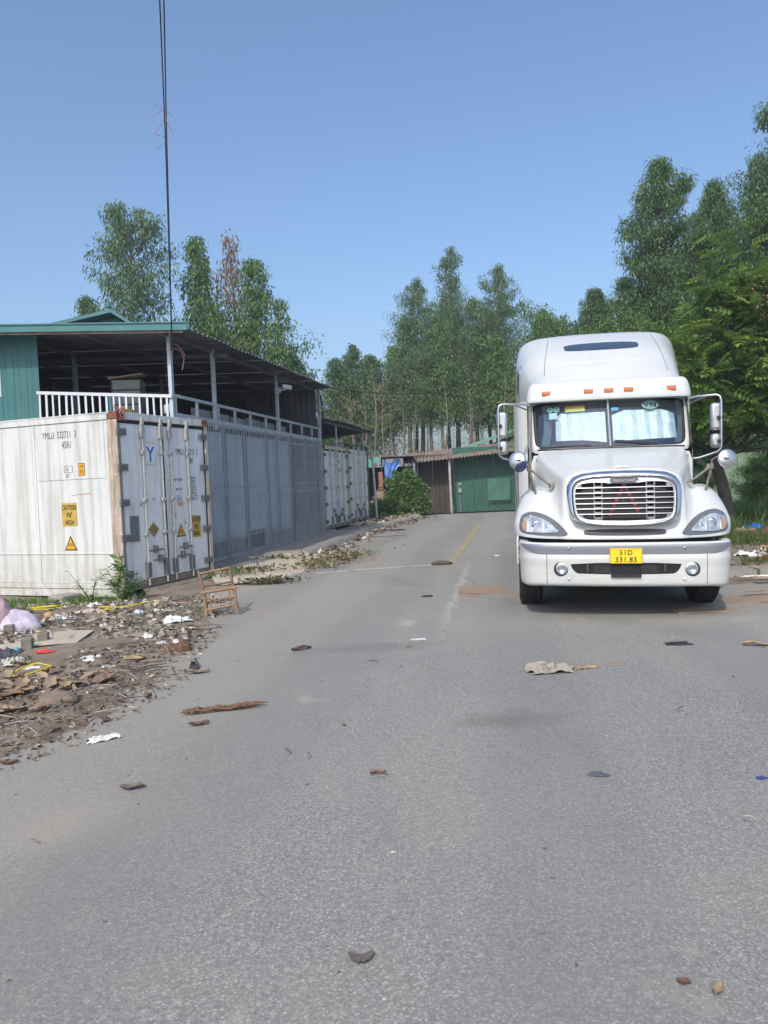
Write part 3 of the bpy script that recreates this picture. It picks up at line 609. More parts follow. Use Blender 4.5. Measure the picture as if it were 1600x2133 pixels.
# bonnet and wings: control net, stations from the centre outwards, rows from the lower lip up and back to the scuttle
ST = [
 [(0, .12, .915), (0, .09, .93), (0, .115, 1.03), (0, .17, 1.12), (0, .22, 1.32), (0, .26, 1.52), (0, .30, 1.69), (0, .43, 1.75), (0, 1.15, 1.89), (0, 1.95, 2.03)],
 [(.35, .13, .915), (.35, .10, .93), (.35, .125, 1.03), (.35, .18, 1.12), (.35, .23, 1.32), (.35, .27, 1.51), (.35, .31, 1.68), (.35, .44, 1.742), (.37, 1.15, 1.885), (.39, 1.95, 2.028)],
 [(.55, .16, .915), (.55, .13, .93), (.55, .15, 1.03), (.55, .2, 1.12), (.55, .25, 1.32), (.55, .3, 1.49), (.55, .34, 1.645), (.55, .46, 1.71), (.61, 1.15, 1.862), (.66, 1.95, 2.018)],
 [(.665, .2, .915), (.665, .17, .93), (.665, .19, 1.03), (.665, .225, 1.12), (.67, .27, 1.30), (.67, .325, 1.46), (.665, .39, 1.585), (.685, .52, 1.645), (.81, 1.15, 1.81), (.93, 1.95, 1.985)],
 [(.72, .24, .915), (.72, .21, .93), (.72, .23, 1.03), (.72, .27, 1.12), (.73, .37, 1.28), (.735, .47, 1.40), (.735, .56, 1.475), (.755, .68, 1.545), (.885, 1.2, 1.69), (1.005, 1.95, 1.87)],
 [(.80, .28, .915), (.80, .25, .93), (.80, .28, 1.03), (.80, .33, 1.12), (.81, .45, 1.27), (.815, .57, 1.365), (.815, .68, 1.43), (.835, .8, 1.475), (.935, 1.25, 1.52), (1.035, 1.95, 1.6)],
 [(.92, .34, .915), (.92, .31, .93), (.92, .34, 1.03), (.92, .39, 1.12), (.92, .5, 1.265), (.92, .62, 1.375), (.92, .74, 1.455), (.935, .88, 1.50), (.99, 1.25, 1.515), (1.06, 1.95, 1.44)],
 [(1.05, .42, .92), (1.05, .39, .935), (1.05, .42, 1.03), (1.05, .47, 1.12), (1.05, .58, 1.255), (1.05, .69, 1.355), (1.05, .82, 1.435), (1.06, .97, 1.48), (1.08, 1.28, 1.495), (1.09, 1.95, 1.35)],
 [(1.17, .54, .93), (1.17, .51, .945), (1.18, .53, 1.03), (1.18, .58, 1.12), (1.17, .68, 1.225), (1.165, .79, 1.31), (1.16, .9, 1.375), (1.16, 1.04, 1.415), (1.16, 1.3, 1.425), (1.14, 1.95, 1.25)],
 [(1.235, .68, .935), (1.245, .66, .95), (1.255, .67, 1.03), (1.255, .7, 1.10), (1.245, .79, 1.18), (1.235, .88, 1.24), (1.225, .98, 1.28), (1.22, 1.1, 1.31), (1.215, 1.32, 1.32), (1.19, 1.95, 1.1)],
 [(1.255, .85, .935), (1.265, .84, .95), (1.275, .85, 1.0), (1.275, .87, 1.05), (1.27, .93, 1.09), (1.26, 1.0, 1.11), (1.255, 1.08, 1.13), (1.25, 1.16, 1.14), (1.245, 1.33, 1.15), (1.2, 1.95, .9)],
 [(1.25, .95, .935), (1.255, .95, .945), (1.26, .95, .95), (1.26, .96, .955), (1.255, 1.0, .96), (1.25, 1.05, .965), (1.245, 1.12, .97), (1.24, 1.2, .97), (1.235, 1.35, .96), (1.19, 1.95, .8)]]
hb = net_surface(ST, 121, 90); HOOD = hb.build('bonnet', DUSTY, TR, 180); HB = bvh_of(hb)
for pl in ([(-.735, 1.0), (-.735, .94)], [(.735, 1.0), (.735, .94)]): seam(pl, HB, .004).build('panel_seam', GAP, HOOD)
for s_ in (-1, 1):      # edge between bonnet top and wing
    seam([(s_ * .67, 1.38), (s_ * .76, 1.60), (s_ * .86, 1.72), (s_ * .93, 1.86)], HB, .002).build('panel_seam', flat('faint_seam', (.4, .41, .41), .6) if s_ < 0 else bpy.data.materials['faint_seam'], HOOD)
# low vent slot under the grille
sl_ = smooth_poly([(-.46, 1.0), (-.44, 1.036), (.44, 1.036), (.46, 1.0), (.43, .962), (-.43, .962)], 2)
patch(sl_, HB, .004).build('lower_vent', DARK, HOOD, 60)
bb_ = MB()
for z in (.978, .992, 1.006, 1.02):
    q = [cast(HB, x, z, .006) for x in np.linspace(-.43, .43, 14)]; bb_.tube(q, .0025, 5)
bb_.build('vent_mesh', BLACK, HOOD)
bb_ = MB(); bb_.lathe([(0, .03), (.05, .028), (.09, .018), (.115, 0), (.12, -.02)], Matrix.Translation((.01, .42, 1.742)) @ Matrix.Rotation(R(-14), 4, 'X') @ Matrix.Diagonal((1, .55, .8, 1)), 28); bb_.build('bonnet_badge', PAINT, HOOD, 60)

# grille
yg = lambda x, z: .055 + (z - 1.08) * .24 + .16 * max(0, abs(x) - .2) ** 2
def sym(h): return h + [(-x, z) for x, z in h[::-1] if x > 1e-6]
outer = sym([(0, 1.71), (.3, 1.703), (.47, 1.682), (.575, 1.635), (.63, 1.55), (.64, 1.45), (.632, 1.34), (.612, 1.22), (.57, 1.15), (.47, 1.105), (.25, 1.082), (0, 1.075)])
inner = sym([(0, 1.628), (.3, 1.622), (.44, 1.608), (.515, 1.575), (.55, 1.52), (.557, 1.45), (.553, 1.34), (.54, 1.23), (.505, 1.165), (.42, 1.128), (.24, 1.105), (0, 1.098)])
def cl(poly, n=140):
    a = np.array(poly + [poly[0]]); seg = np.r_[0, np.cumsum(np.linalg.norm(np.diff(a, axis=0), axis=1))]
    t = np.linspace(0, seg[-1], n, endpoint=False); pts = np.stack([np.interp(t, seg, a[:, 0]), np.interp(t, seg, a[:, 1])], 1)
    for _ in range(4): pts = (np.roll(pts, 1, 0) + 2 * pts + np.roll(pts, -1, 0)) / 4
    return pts
# match rings by angle so that strips do not twist
def by_angle(poly, n=150, c=(0, 1.38)):
    p = cl(poly, 600) - np.array(c); a = np.unwrap(np.arctan2(p[:, 1], p[:, 0])); 
    if a[-1] < a[0]: a = a[::-1]; p = p[::-1]
    t = a[0] + np.linspace(0, 2 * PI, n, endpoint=False); ax = np.r_[a, a + 2 * PI]; px_ = np.r_[p[:, 0], p[:, 0]]; pz_ = np.r_[p[:, 1], p[:, 1]]
    x = np.interp(t, ax, px_); z = np.interp(t, ax, pz_); o_ = np.argsort(np.mod(t, 2 * PI)); return np.stack([x[o_] + c[0], z[o_] + c[1]], 1)
O_ = by_angle(outer); I_ = by_angle(inner); rows = []
for f, dy in ((0, .09), (0.0, .03), (.12, -.02), (.35, -.05), (.65, -.055), (.9, -.035), (1, 0.0), (1.0, .05)):
    P = O_ * (1 - f) + I_ * f; rows.append([(p[0], yg(p[0], p[1]) + dy, p[1]) for p in P])
b = MB(); b.grid(rows, closed=True); GR = b.build('grille', CHROME, TR, 50)
C2 = np.array((0, 1.37)); rows = []
for f in (1.02, .985): rows.append([(p[0], yg(p[0], p[1]) + (-.012 if f < 1 else .0), p[1]) for p in (I_ - C2) * f + C2])
in2 = by_angle(sym([(0, 1.56), (.16, 1.56), (.22, 1.572), (.3, 1.575), (.42, 1.572), (.5, 1.555), (.535, 1.51), (.543, 1.44), (.54, 1.34), (.525, 1.235), (.49, 1.18), (.41, 1.152), (.24, 1.14), (0, 1.135)]))
rows.append([(p[0], yg(p[0], p[1]) - .012, p[1]) for p in in2 * .97 + ((I_ - C2) * .985 + C2) * .03]); rows.append([(p[0], yg(p[0], p[1]) - .008, p[1]) for p in in2]); rows.append([(p[0], yg(p[0], p[1]) + .04, p[1]) for p in in2])
b = MB(); b.grid(rows, closed=True); b.build('grille_frame', SATIN, GR, 40)
rows = [[((p[0]) * k_, yg(p[0] * k_, 1.37 + (p[1] - 1.37) * k_) + .085, 1.37 + (p[1] - 1.37) * k_) for p in I_] for k_ in (1.04, .6, .02)]
b = MB(); b.grid(rows, closed=True); b.build('radiator_screen', flat('dark_radiator', (.012, .013, .016), .6), GR, 180)
def half_w(z): 
    m_ = in2[in2[:, 0] > 0]; o_ = np.argsort(m_[:, 1]); return np.interp(z, m_[o_, 1], m_[o_, 0])
for z in (1.513, 1.452, 1.392, 1.332, 1.273, 1.213):
    hw = half_w(z); pts = [(x, yg(x, z) - .012, z) for x in np.linspace(-hw, hw, 15)]
    rows = [[(p[0], p[1] + a, p[2] + c_) for p in pts] for a, c_ in ((.03, .004), (.006, .009), (-.012, .005), (-.014, -.003), (.004, -.008), (.03, -.004), (.03, .004))]
    b = MB(); b.grid(rows); b.build('grille_bar', SATIN, GR, 40)
for xc in (-.285, .29):
    bb_ = MB()
    for dx in (-.043, .043): bb_.bb(xc + dx - .006, xc + dx + .006, yg(xc, 1.35) + .025, yg(xc, 1.35) + .06, 1.15, 1.57)
    for z in (1.535, 1.475, 1.415, 1.355, 1.295, 1.238, 1.178): bb_.bb(xc - .037, xc + .037, yg(xc, z) + .01, yg(xc, z) + .04, z - .012, z - .002); bb_.bb(xc - .037, xc + .037, yg(xc, z) + .03, yg(xc, z) + .045, z - .03, z - .012)
    bb_.build('grille_bracket', SATIN, GR)
for xc, z in ((-.49, 1.535), (.49, 1.535), (-.48, 1.19), (.48, 1.19)):
    bb_ = MB(); bb_.bb(xc - .022, xc + .022, yg(xc, z) + .0, yg(xc, z) + .05, z - .02, z + .02); bb_.build('mounting_block', PANEL_GREY, GR, bevel=.004)
ov = [(.152 * math.copysign(abs(math.cos(a)) ** .5, math.cos(a)), .034 * math.copysign(abs(math.sin(a)) ** .75, math.sin(a))) for a in np.linspace(0, 2 * PI, 40, endpoint=False)]
bb_ = MB(); rows = [[(.005 + x * k_, yg(0, 1.59) + dy, 1.592 + z * k_ ** 1) for x, z in ov] for k_, dy in ((1.06, .03), (1.06, -.025), (1.0, -.035), (.9, -.03))]; bb_.grid(rows, closed=True); BADGE = bb_.build('badge', CHROME, GR, 50)
bb_ = MB(); rows = [[(.005 + x * k_, yg(0, 1.59) - .031, 1.592 + z * k_) for x, z in ov] for k_ in (.93, .01)]; bb_.grid(rows, closed=True); bb_.build('badge_plate', flat('badge_grey', (.12, .125, .13), .4, .4), BADGE)
text_obj('FREIGHTLINER', 'badge_lettering', flat('badge_letter', (.75, .76, .78), .3, .6), BADGE, (.005, yg(0, 1.59) - .034, 1.578), (R(90), 0, 0), .03, .93, .002, 'CENTER', 1.0)

# headlights
hl = [(-1.19, 1.08), (-1.175, 1.165), (-1.12, 1.205), (-1.04, 1.225), (-.92, 1.205), (-.81, 1.155), (-.71, 1.08), (-.65, 1.01), (-.635, .983), (-.67, .962), (-.85, .955), (-1.02, .965), (-1.15, .98), (-1.19, 1.02)]
lens = [(-1.165, 1.06), (-1.15, 1.135), (-1.105, 1.165), (-1.04, 1.18), (-.94, 1.16), (-.84, 1.11), (-.77, 1.05), (-.715, .995), (-.88, .985), (-1.05, .985), (-1.15, 1.0)]
REFL = mat('headlight_reflector', (.62, .64, .66),   .3, .35, .5, 9, bumpS=.7, bumpScale=16)
for s_ in (-1, 1):
    pb = smooth_poly([(-s_ * x, z) for x, z in hl], 2) if s_ == 1 else smooth_poly(hl, 2)
    pl = smooth_poly([(-s_ * x, z) for x, z in lens], 2) if s_ == 1 else smooth_poly(lens, 2)
    cxx = s_ * -1
    H = patch(smooth_poly([(x + (x - s_ * .93) * .035, z + (z - 1.075) * .07) for x, z in pb], 0), HB, .004).build('headlight', SATIN, TR, 60)
    patch(pb, HB, .010).build('bezel', flat('bezel_grey', (.13, .135, .145), .5), H, 60) if s_ == -1 else patch(pb, HB, .010).build('bezel', bpy.data.materials['bezel_grey'], H, 60)
    patch(pl, HB, .014).build('reflector', REFL, H, 60)
    # amber side portion and the lamp bowl behind the lens
    am = [(s_ * x, z) for x, z in ((1.155, 1.01), (1.15, 1.12), (1.112, 1.15), (1.095, 1.0))]
    patch(smooth_poly(am, 1), HB, .018).build('indicator', flat('pale_amber', (.6, .3, .16), .3) if s_ == -1 else bpy.data.materials['pale_amber'], H, 60)
    for x in (1.083, .905):
        seam([(s_ * x, .995), (s_ * x, 1.16 if x > 1 else 1.13)], HB, .005, .018).build('divider', SATIN, H)
    for x, z, rr in ((.985, 1.075, .062), (.845, 1.045, .042)):
        q = cast(HB, s_ * x, z, .006); bb_ = MB(); bb_.lathe([(rr, -.018), (rr * .9, -.008), (rr * .6, .004), (rr * .25, .0), (.012, -.014), (0, -.016)], Matrix.Translation(q) @ Matrix.Rotation(R(90), 4, 'X'), 20); bb_.build('lamp_bowl', CHROME, H, 180)
    patch(pl, HB, .03, bulge=.012).build('lens', LENS, H, 180)

# bumper
path = [(0, 0), (.3, .006), (.6, .022), (.85, .05), (.98, .085), (1.07, .14), (1.135, .215), (1.175, .31), (1.2, .43), (1.21, .6), (1.21, .85)]
prof_b = [(.10, .885), (.03, .888), (.006, .872), (.0, .85), (.004, .80), (.008, .765), (.004, .735), (.0, .70), (.004, .66), (.012, .6), (.014, .52), (.018, .45), (.03, .405), (.07, .382), (.16, .375)]
ST2 = []
for i, (x, y) in enumerate(path):
    a = path[max(0, i - 1)]; c_ = path[min(len(path) - 1, i + 1)]; t = Vector((c_[0] - a[0], c_[1] - a[1])).normalized(); nin = Vector((-t.y, t.x))
    if i == 0: nin = Vector((0, 1))
    k_ = min(1, max(0, (x - .95) / .25))
    ST2.append([(x + nin.x * d_, y + nin.y * d_, z - (.02 * k_ if z < .5 else 0) ) for d_, z in prof_b])
bbm = net_surface(ST2, 110, 56); BUMP = bbm.build('bumper', DUSTY, TR, 180); BB = bvh_of(bbm)
stp = [(-1.165, .872), (1.165, .872), (1.16, .815), (1.1, .775), (.98, .757), (-.98, .757), (-1.1, .775), (-1.16, .815)]
rows = []
for x in np.linspace(-1.17, 1.17, 90):
    zb = .757 + max(0, (abs(x) - .93) / .24) ** 2.2 * .09; rows.append([tuple(cast(BB, x, z, o_) or (x, 0, z)) for z, o_ in [(.872, -.004), (.87, .005)] + [(.866 + (zb - .866) * t_, .006) for t_ in (0.1, .3, .5, .7, .9, .98)] + [(zb - .004, -.004)]])
b = MB(); b.grid(rows); b.build('bumper_stripe', STRIPE, BUMP, 60)
for s_ in (-1, 1):
    seam([(s_ * .875, .885), (s_ * .875, .41)], BB, .0045).build('panel_seam', GAP, BUMP)
    for z in (.825, .475):
        q = cast(BB, s_ * .63, z, .0); bb_ = MB(); bb_.lathe([(.017, -.002), (.017, .008), (.01, .014), (0, .015)], Matrix.Translation(q) @ Matrix.Rotation(R(90), 4, 'X'), 14); bb_.build('bolt_cap', SATIN if z > .7 else PAINT, BUMP, 50)
    q = cast(BB, s_ * .715, .588, 0)
    FL = MB(); FL.lathe([(.082, -.01), (.082, .006), (.074, .009), (.070, .0), (.066, .002), (.058, .012)], Matrix.Translation(q) @ Matrix.Rotation(R(90), 4, 'X'), 30); FL = FL.build('fog_lamp', BLACK, BUMP, 50)
    bb_ = MB(); bb_.lathe([(.066, .0), (.066, .018), (.056, .022), (.052, .012), (.03, .004), (0, .002)], Matrix.Translation(q + Vector((s_ * -.004, 0, 0))) @ Matrix.Rotation(R(90), 4, 'X'), 30); bb_.build('rim', CHROME, FL, 50)
    bb_ = MB(); bb_.lathe([(.053, .014), (.035, .022), (0, .026)], Matrix.Translation(q) @ Matrix.Rotation(R(90), 4, 'X'), 30); bb_.build('lens', LENS, FL, 180)
ap = [(-.61, .66), (.60, .66), (.585, .60), (.55, .555), (.50, .53), (-.51, .53), (-.56, .555), (-.595, .60)]
AI = patch(smooth_poly(ap, 1), BB, .003).build('air_inlet', flat('inlet_black', (.008, .008, .01), .7), BUMP, 60)
bb_ = MB()
for x in np.arange(-.34, .345, .02):
    if abs(x) < .175: continue
    q = cast(BB, x, .595, .004); bb_.box(q, (.006, .006, .105))
tag(bb_.build('inlet_slats', DARK, AI), kind='stuff')
for x in (-.42, .42):
    q = cast(BB, x, .595, .012); bb_ = MB(); bb_.box(q, (.03, .02, .085)); bb_.build('tow_eye', flat('dull_steel', (.07, .072, .075), .5, .5) if x < 0 else bpy.data.materials['dull_steel'], AI, bevel=.008)
bb_ = MB(); bb_.bb(-.165, .165, -.012, .0, .497, .53); bb_.build('plate_holder', BLACK, BUMP)
# number plate
NP = MB(); NP.bb(-.178, .174, -.03, -.022, .655, .83); NP = NP.build('number_plate', YELLOW_PLATE, TR, bevel=.004)
bb_ = MB()
for x0, x1, z0, z1 in ((-.172, .168, .821, .824), (-.172, .168, .661, .664), (-.172, -.169, .661, .824), (.165, .168, .661, .824)): bb_.bb(x0, x1, -.0315, -.029, z0, z1)
bb_.build('border', INK, NP)
text_obj('51D', 'lettering', INK, NP, (-.002, -.0315, .755), (R(90), 0, 0), .056, .98, .0012, 'CENTER', 1.15, .0012)
text_obj('331.83', 'lettering', INK, NP, (-.002, -.0315, .675), (R(90), 0, 0), .056, 1.02, .0012, 'CENTER', 1.12, .0012)

# windscreen surface
def ws(x, z): return 1.90 + (z - 2.03) * .62 + .16 * (x / 1.05) ** 2 + .05 * (abs(x) / 1.05) ** 6
gl_half = [(0, 2.725), (.5, 2.725), (.95, 2.72), (1.035, 2.7), (1.045, 2.64), (1.02, 2.2), (1.005, 2.11), (.96, 2.062), (.85, 2.05), (.4, 2.045), (0, 2.045)]
cab_half = [(0, 2.78), (.5, 2.78), (.98, 2.78), (1.09, 2.76), (1.098, 2.64), (1.075, 2.2), (1.068, 2.06), (1.05, 1.99), (.9, 1.965), (.4, 1.975), (0, 1.98)]
GO = by_angle(sym(gl_half), 160, (0, 2.38)); CO = by_angle(sym(cab_half), 160, (0, 2.38))
rows = []
for f, dy in ((-.0, .12), (.0, .03), (.3, .0), (.85, -.004), (1.0, .004), (1.0, .02)):
    P = CO * (1 - f) + GO * f; rows.append([(p[0] * (1.012 if (f == 0 and dy > .1) else 1), ws(p[0], p[1]) + dy, p[1]) for p in P])
b = MB(); b.grid(rows, closed=True); CAB = b.build('cab_front', PAINT, TR, 50)
rows = [[(p[0], ws(p[0], p[1]) + dy, p[1]) for p in (GO - np.array((0, 2.38))) * k_ + np.array((0, 2.38))] for k_, dy in ((1.0, .0), (.985, -.006), (.965, .004))]
b = MB(); b.grid(rows, closed=True); b.build('windscreen_seal', BLACK, CAB, 60)
def glass_half(s_):
    b_ = MB(); xs = np.linspace(.018, 1.045, 24); zs = np.linspace(2.045, 2.725, 14); gp = (GO - np.array((0, 2.38))) * .985 + np.array((0, 2.38)); m_ = gp[gp[:, 0] > 0]
    up = m_[m_[:, 1] > 2.38]; lo = m_[m_[:, 1] <= 2.38]; u_ = up[np.argsort(up[:, 0])]; l_ = lo[np.argsort(lo[:, 0])]; xm = m_[:, 0].max(); rows = []
    for x in np.linspace(.018, xm - .002, 26):
        zt = np.interp(x, u_[:, 0], u_[:, 1]); zb = np.interp(x, l_[:, 0], l_[:, 1]); rows.append([(s_ * x, ws(x, z) + .004, z) for z in np.linspace(zb, zt, 12)])
    b_.grid(rows); return b_
for s_ in (-1, 1): glass_half(s_).build('windscreen', GLASS, CAB, 180)
b = MB(); b.tube([(.0, ws(0, z) - .008, z) for z in np.linspace(2.04, 2.73, 8)], .02, 10); b.build('windscreen_divider', SATIN, CAB, 60)
b = MB(); b.tube([(x, ws(x, 2.035) - .002, 2.026) for x in np.linspace(-.98, .98, 20)], .014, 8); b.build('scuttle_strip', BLACK, CAB, 60)
for a_, c_ in (((-.95, 2.055), (-.25, 2.07)), ((.06, 2.13), (.62, 2.065))):
    p = [Vector((a_[0] + (c_[0] - a_[0]) * t, 0, a_[1] + (c_[1] - a_[1]) * t + .006 * math.sin(PI * t))) for t in np.linspace(0, 1, 8)]
    for q in p: q.y = ws(q.x, q.z) - .022
    b = MB(); b.tube(p, .009, 6); b.build('wiper', BLACK, CAB, 60)
# stickers inside the screen
def sticker(name, m, pts, dy=.016):
    b_ = MB(); b_.add([(x, ws(x, z) + dy, z) for x, z in pts], [tuple(range(len(pts)))]); return b_.build(name, m, CAB)
def ell(xc, zc, a, c_, n=24): return [(xc + a * math.cos(t), zc + c_ * math.sin(t)) for t in np.linspace(0, 2 * PI, n, endpoint=False)]
PALE = flat('pale_green_sticker', (.35, .52, .46), .5)
sticker('sticker', PALE, ell(-.795, 2.612, .042, .04)); sticker('sticker', PALE, ell(-.705, 2.612, .042, .04)); 
sticker('sticker_mark', flat('green_ink', (.05, .3, .16), .6), ell(-.705, 2.612, .024, .023), .013); sticker('sticker_mark', flat('grey_green_ink', (.2, .33, .28), .6), ell(-.795, 2.612, .024, .023), .013)
sticker('sticker', flat('pale_blue_sticker', (.5, .66, .68), .5), [(-.81, 2.47), (-.70, 2.47), (-.70, 2.565), (-.81, 2.565)])
sticker('sticker', flat('yellow_sticker', (.6, .6, .12), .5), [(-.585, 2.565), (-.315, 2.57), (-.315, 2.612), (-.585, 2.608)]); sticker('sticker', flat('red_sticker', (.5, .12, .03), .5), [(-.585, 2.61), (-.315, 2.614), (-.315, 2.66), (-.585, 2.656)])
sticker('sticker', flat('cyan_sticker', (.05, .42, .6), .5), [(.045, 2.555), (.14, 2.56), (.14, 2.605), (.045, 2.60)])
sticker('sticker', PALE, ell(.575, 2.625, .115, .063), .016)
t = text_obj('VN', 'sticker_lettering', INK, CAB, (.575, ws(.575, 2.592) + .006, 2.592), (R(58.2), 0, R(9.6)), .085, 1.05, .0008, 'CENTER', 1.2, .0022)
# cabin behind the glass
CABIN = flat('cabin_trim', (.05, .062, .072), .8)
bb_ = MB(); bb_.bb(-1.04, 1.04, 3.35, 3.4, 1.6, 3.0); [bb_.prism([(2.12, 1.4), (3.4, 1.4), (3.4, 2.76), (2.62, 2.76), (2.2, 2.05)], 'x', s_ * 1.03, s_ * 1.05) for s_ in (-1, 1)]; bb_.bb(-1.03, 1.03, 2.62, 3.4, 2.73, 2.76)
bb_.build('cabin_lining', CABIN, CAB)
rows = [[(x, 2.02 + .16 * (x / 1.05) ** 2 + d_, 2.02 + h_ + .02 * math.sin(5 * x)) for x in np.linspace(-1.0, 1.0, 24)] for d_, h_ in ((-.05, -.01), (.12, .03), (.35, .07), (.6, .05), (.62, -.3))]
bb_ = MB(); bb_.grid(rows); bb_.build('dashboard', flat('dashboard_grey', (.085, .095, .105), .7), CAB, 60)
bb_ = MB(); bb_.tube([(.5 + .22 * math.cos(a), 2.42 + .1 * math.sin(a), 2.14 + .17 * math.sin(a)) for a in np.linspace(0, 2 * PI, 25)], .014, 6, cap=False); bb_.build('steering_wheel', BLACK, CAB, 60)
for x in (-.55, .55): bb_ = MB(); bb_.bb(x - .26, x + .26, 2.85, 3.02, 1.5, 2.45); bb_.build('seat_back', flat('seat_grey', (.07, .075, .08), .9) if x < 0 else bpy.data.materials['seat_grey'], CAB, bevel=.05)
for x in (-.93, .93): 
    rows = [[(x + .05 * math.sin(3 * z_) + u_ * .12, 2.55 + .02 * math.sin(40 * u_), 2.1 + z_ * .6) for u_ in np.linspace(0, 1, 14)] for z_ in np.linspace(0, 1, 4)]
    bb_ = MB(); bb_.grid(rows); bb_.build('curtain', flat('grey_blue_curtain', (.17, .22, .25), .9) if x < 0 else bpy.data.materials['grey_blue_curtain'], CAB, 180)
# foil sunshades: things of their own, standing behind the glass
TM = Matrix.Translation((2.70, 8.65, 0)) @ Euler((0, LEAN, -TYAW)).to_matrix().to_4x4()
def sunshade(x0, x1, folds, zlo, zhi, label):
    rows = []; k = len(folds)
    for i, x in enumerate(np.linspace(x0, x1, 46)):
        u_ = (x - x0) / (x1 - x0); zf = .024 * abs(((u_ * folds[0]) % 1) - .5) * 2; row = []
        zt = zhi(u_); zb = zlo(u_)
        for v_ in np.linspace(0, 1, 14):
            z = zb + (zt - zb) * v_; row.append((x, ws(x, z) + .05 + zf  + .004 * math.sin(17 * u_ + 9 * v_), z))
        rows.append(row)
    b_ = MB(); b_.grid(rows); o = b_.build('sunshade', FOIL, None, 12); o.matrix_world = TM; return tag(o, label, 'sunshade', 'foil sunshades behind the windscreen')
sunshade(-.72, -.04, [4.5], lambda u_: 2.15 - .09 * max(0, u_ - .55), lambda u_: 2.55 - .05 * max(0, .12 - u_) * 8, 'silver foil sunshade behind the windscreen half with the red and yellow sticker')
sunshade(.05, .9, [5.0], lambda u_: 2.12 + .03 * u_, lambda u_: 2.56 - .13 * max(0, .2 - u_) * 5 * .5 - .06 * max(0, u_ - .8) * 5, 'silver foil sunshade behind the windscreen half with the VN oval')

# cab sides, sleeper, roof
LW = lambda x, y: x * (1 + .095 * min(1, max(0, (y - 2.7) / .7))) if x < 0 else x
def side_wall(name, pl, z0, z1, par=TR, m=PAINT):
    b_ = MB(); 
    for s_ in (-1, 1): b_.grid([[(s_ * x, y, z0) for x, y in pl], [(s_ * x, y, z1) for x, y in pl]])
    return b_.build(name, m, par, 35)
for s_ in (-1, 1):
    dp = [(1.062, 2.0), (1.082, 2.12), (1.10, 2.35), (1.115, 2.95)]
    b_ = MB(); b_.grid([[(s_ * x, y + (z - 2.0) * (.5 if z > 2.0 else 0) * (1 if i < 2 else 0), z) for i, (x, y) in enumerate(dp)] for z in (.75, 1.4, 1.98, 2.1, 2.5, 2.76)]); D_ = b_.build('door', PAINT, TR, 35)
    b_ = MB(); b_.prism([(2.3, 2.08), (2.9, 2.08), (2.9, 2.68), (2.6, 2.68)], 'x', s_ * 1.09, s_ * 1.1165); b_.build('window', ROOFGLASS, D_)
    b_ = MB(); b_.tube([(s_ * 1.115, 2.29, 2.06), (s_ * 1.115, 2.6, 2.7), (s_ * 1.117, 2.92, 2.7), (s_ * 1.117, 2.92, 2.06), (s_ * 1.115, 2.29, 2.06)], .006, 6, cap=False); b_.build('window_seal', BLACK, D_)
    b_ = MB(); b_.tube([(s_ * 1.075, 2.02, .9), (s_ * 1.085, 2.08, 1.98)], .006, 5); b_.build('door_seam', GAP, D_)
    sp = [(1.10, 2.93), (1.15, 2.96), (1.2, 3.03), (1.235, 3.15), (1.245, 3.35), (1.245, 5.5), (1.2, 5.62), (0, 5.64)]
    b_ = MB(); b_.grid([[(LW(s_ * x, y), y, z) for x, y in sp] for z in (.72, 1.5, 2.2, 2.8)]); b_.build('sleeper_side', PAINT, TR, 35)
    b_ = MB(); b_.tube([(LW(s_ * 1.22, 3.1), 3.1, .8), (LW(s_ * 1.22, 3.1), 3.1, 2.75)], .006, 5); b_.build('body_seam', GAP, TR)
rows_ = [(2.30, 2.985, 1.07, .14), (2.42, 3.07, 1.08, .14), (2.75, 3.30, 1.10, .2), (3.15, 3.57, 1.14, .25), (3.65, 3.81, 1.19, .25), (4.15, 3.975, 1.23, .2), (4.9, 4.03, 1.25, .08), (5.62, 4.03, 1.25, 0)]
fr_ = [(0, 0, 0), (.35, .004, 0), (.58, .022, .004), (.75, .075, .012), (.87, .19, .05), (.945, .36, .14), (.985, .62, .34), (1.0, .9, .7), (1.0, 1.25, 1.25)]
bx_ = [0, 0, .1, .25, .5, .8, 1, 1]
ST3 = []
for f, d0, d1 in fr_:
    ST3.append([(w_ * f, y + sw * f ** 2.5, zc - (d0 + (d1 - d0) * q) * (zc - 2.72) / 1.25) for (y, zc, w_, sw), q in zip(rows_, bx_)])
rb = net_surface(ST3, 90, 60)
rb.v = [(LW(x, y), y, z) for x, y, z in rb.v]
ROOF = rb.build('roof', PAINT, TR, 180); RB = bvh_of(rb)
b_ = MB(); b_.add([tuple(p) for p in [(LW(x * s_, 5.62), 5.62, z) for s_, seq in ((1, ST3), (-1, ST3[::-1])) for (x, y, z) in [q[-1] for q in seq]]], [tuple(range(2 * len(ST3)))]); b_.build('roof_back', PAINT, TR)
rw = smooth_poly([(-.575, 3.615), (-.55, 3.70), (.515, 3.70), (.545, 3.615), (.50, 3.545), (-.53, 3.545)], 2)
patch(rw, RB, .006).build('roof_window', ROOFGLASS, ROOF, 60)
for s_ in (-1, 1):
    seam([(s_ * .80, 3.86), (s_ * .83, 3.6), (s_ * .86, 3.35), (s_ * .865, 3.14)], RB, .005).build('panel_seam', GAP, ROOF)
seam([(-.74, 3.66), (-.73, 3.4), (-.66, 3.34), (.62, 3.34), (.70, 3.4)], RB, .004, -.001).build('panel_crease', PAINT, ROOF)
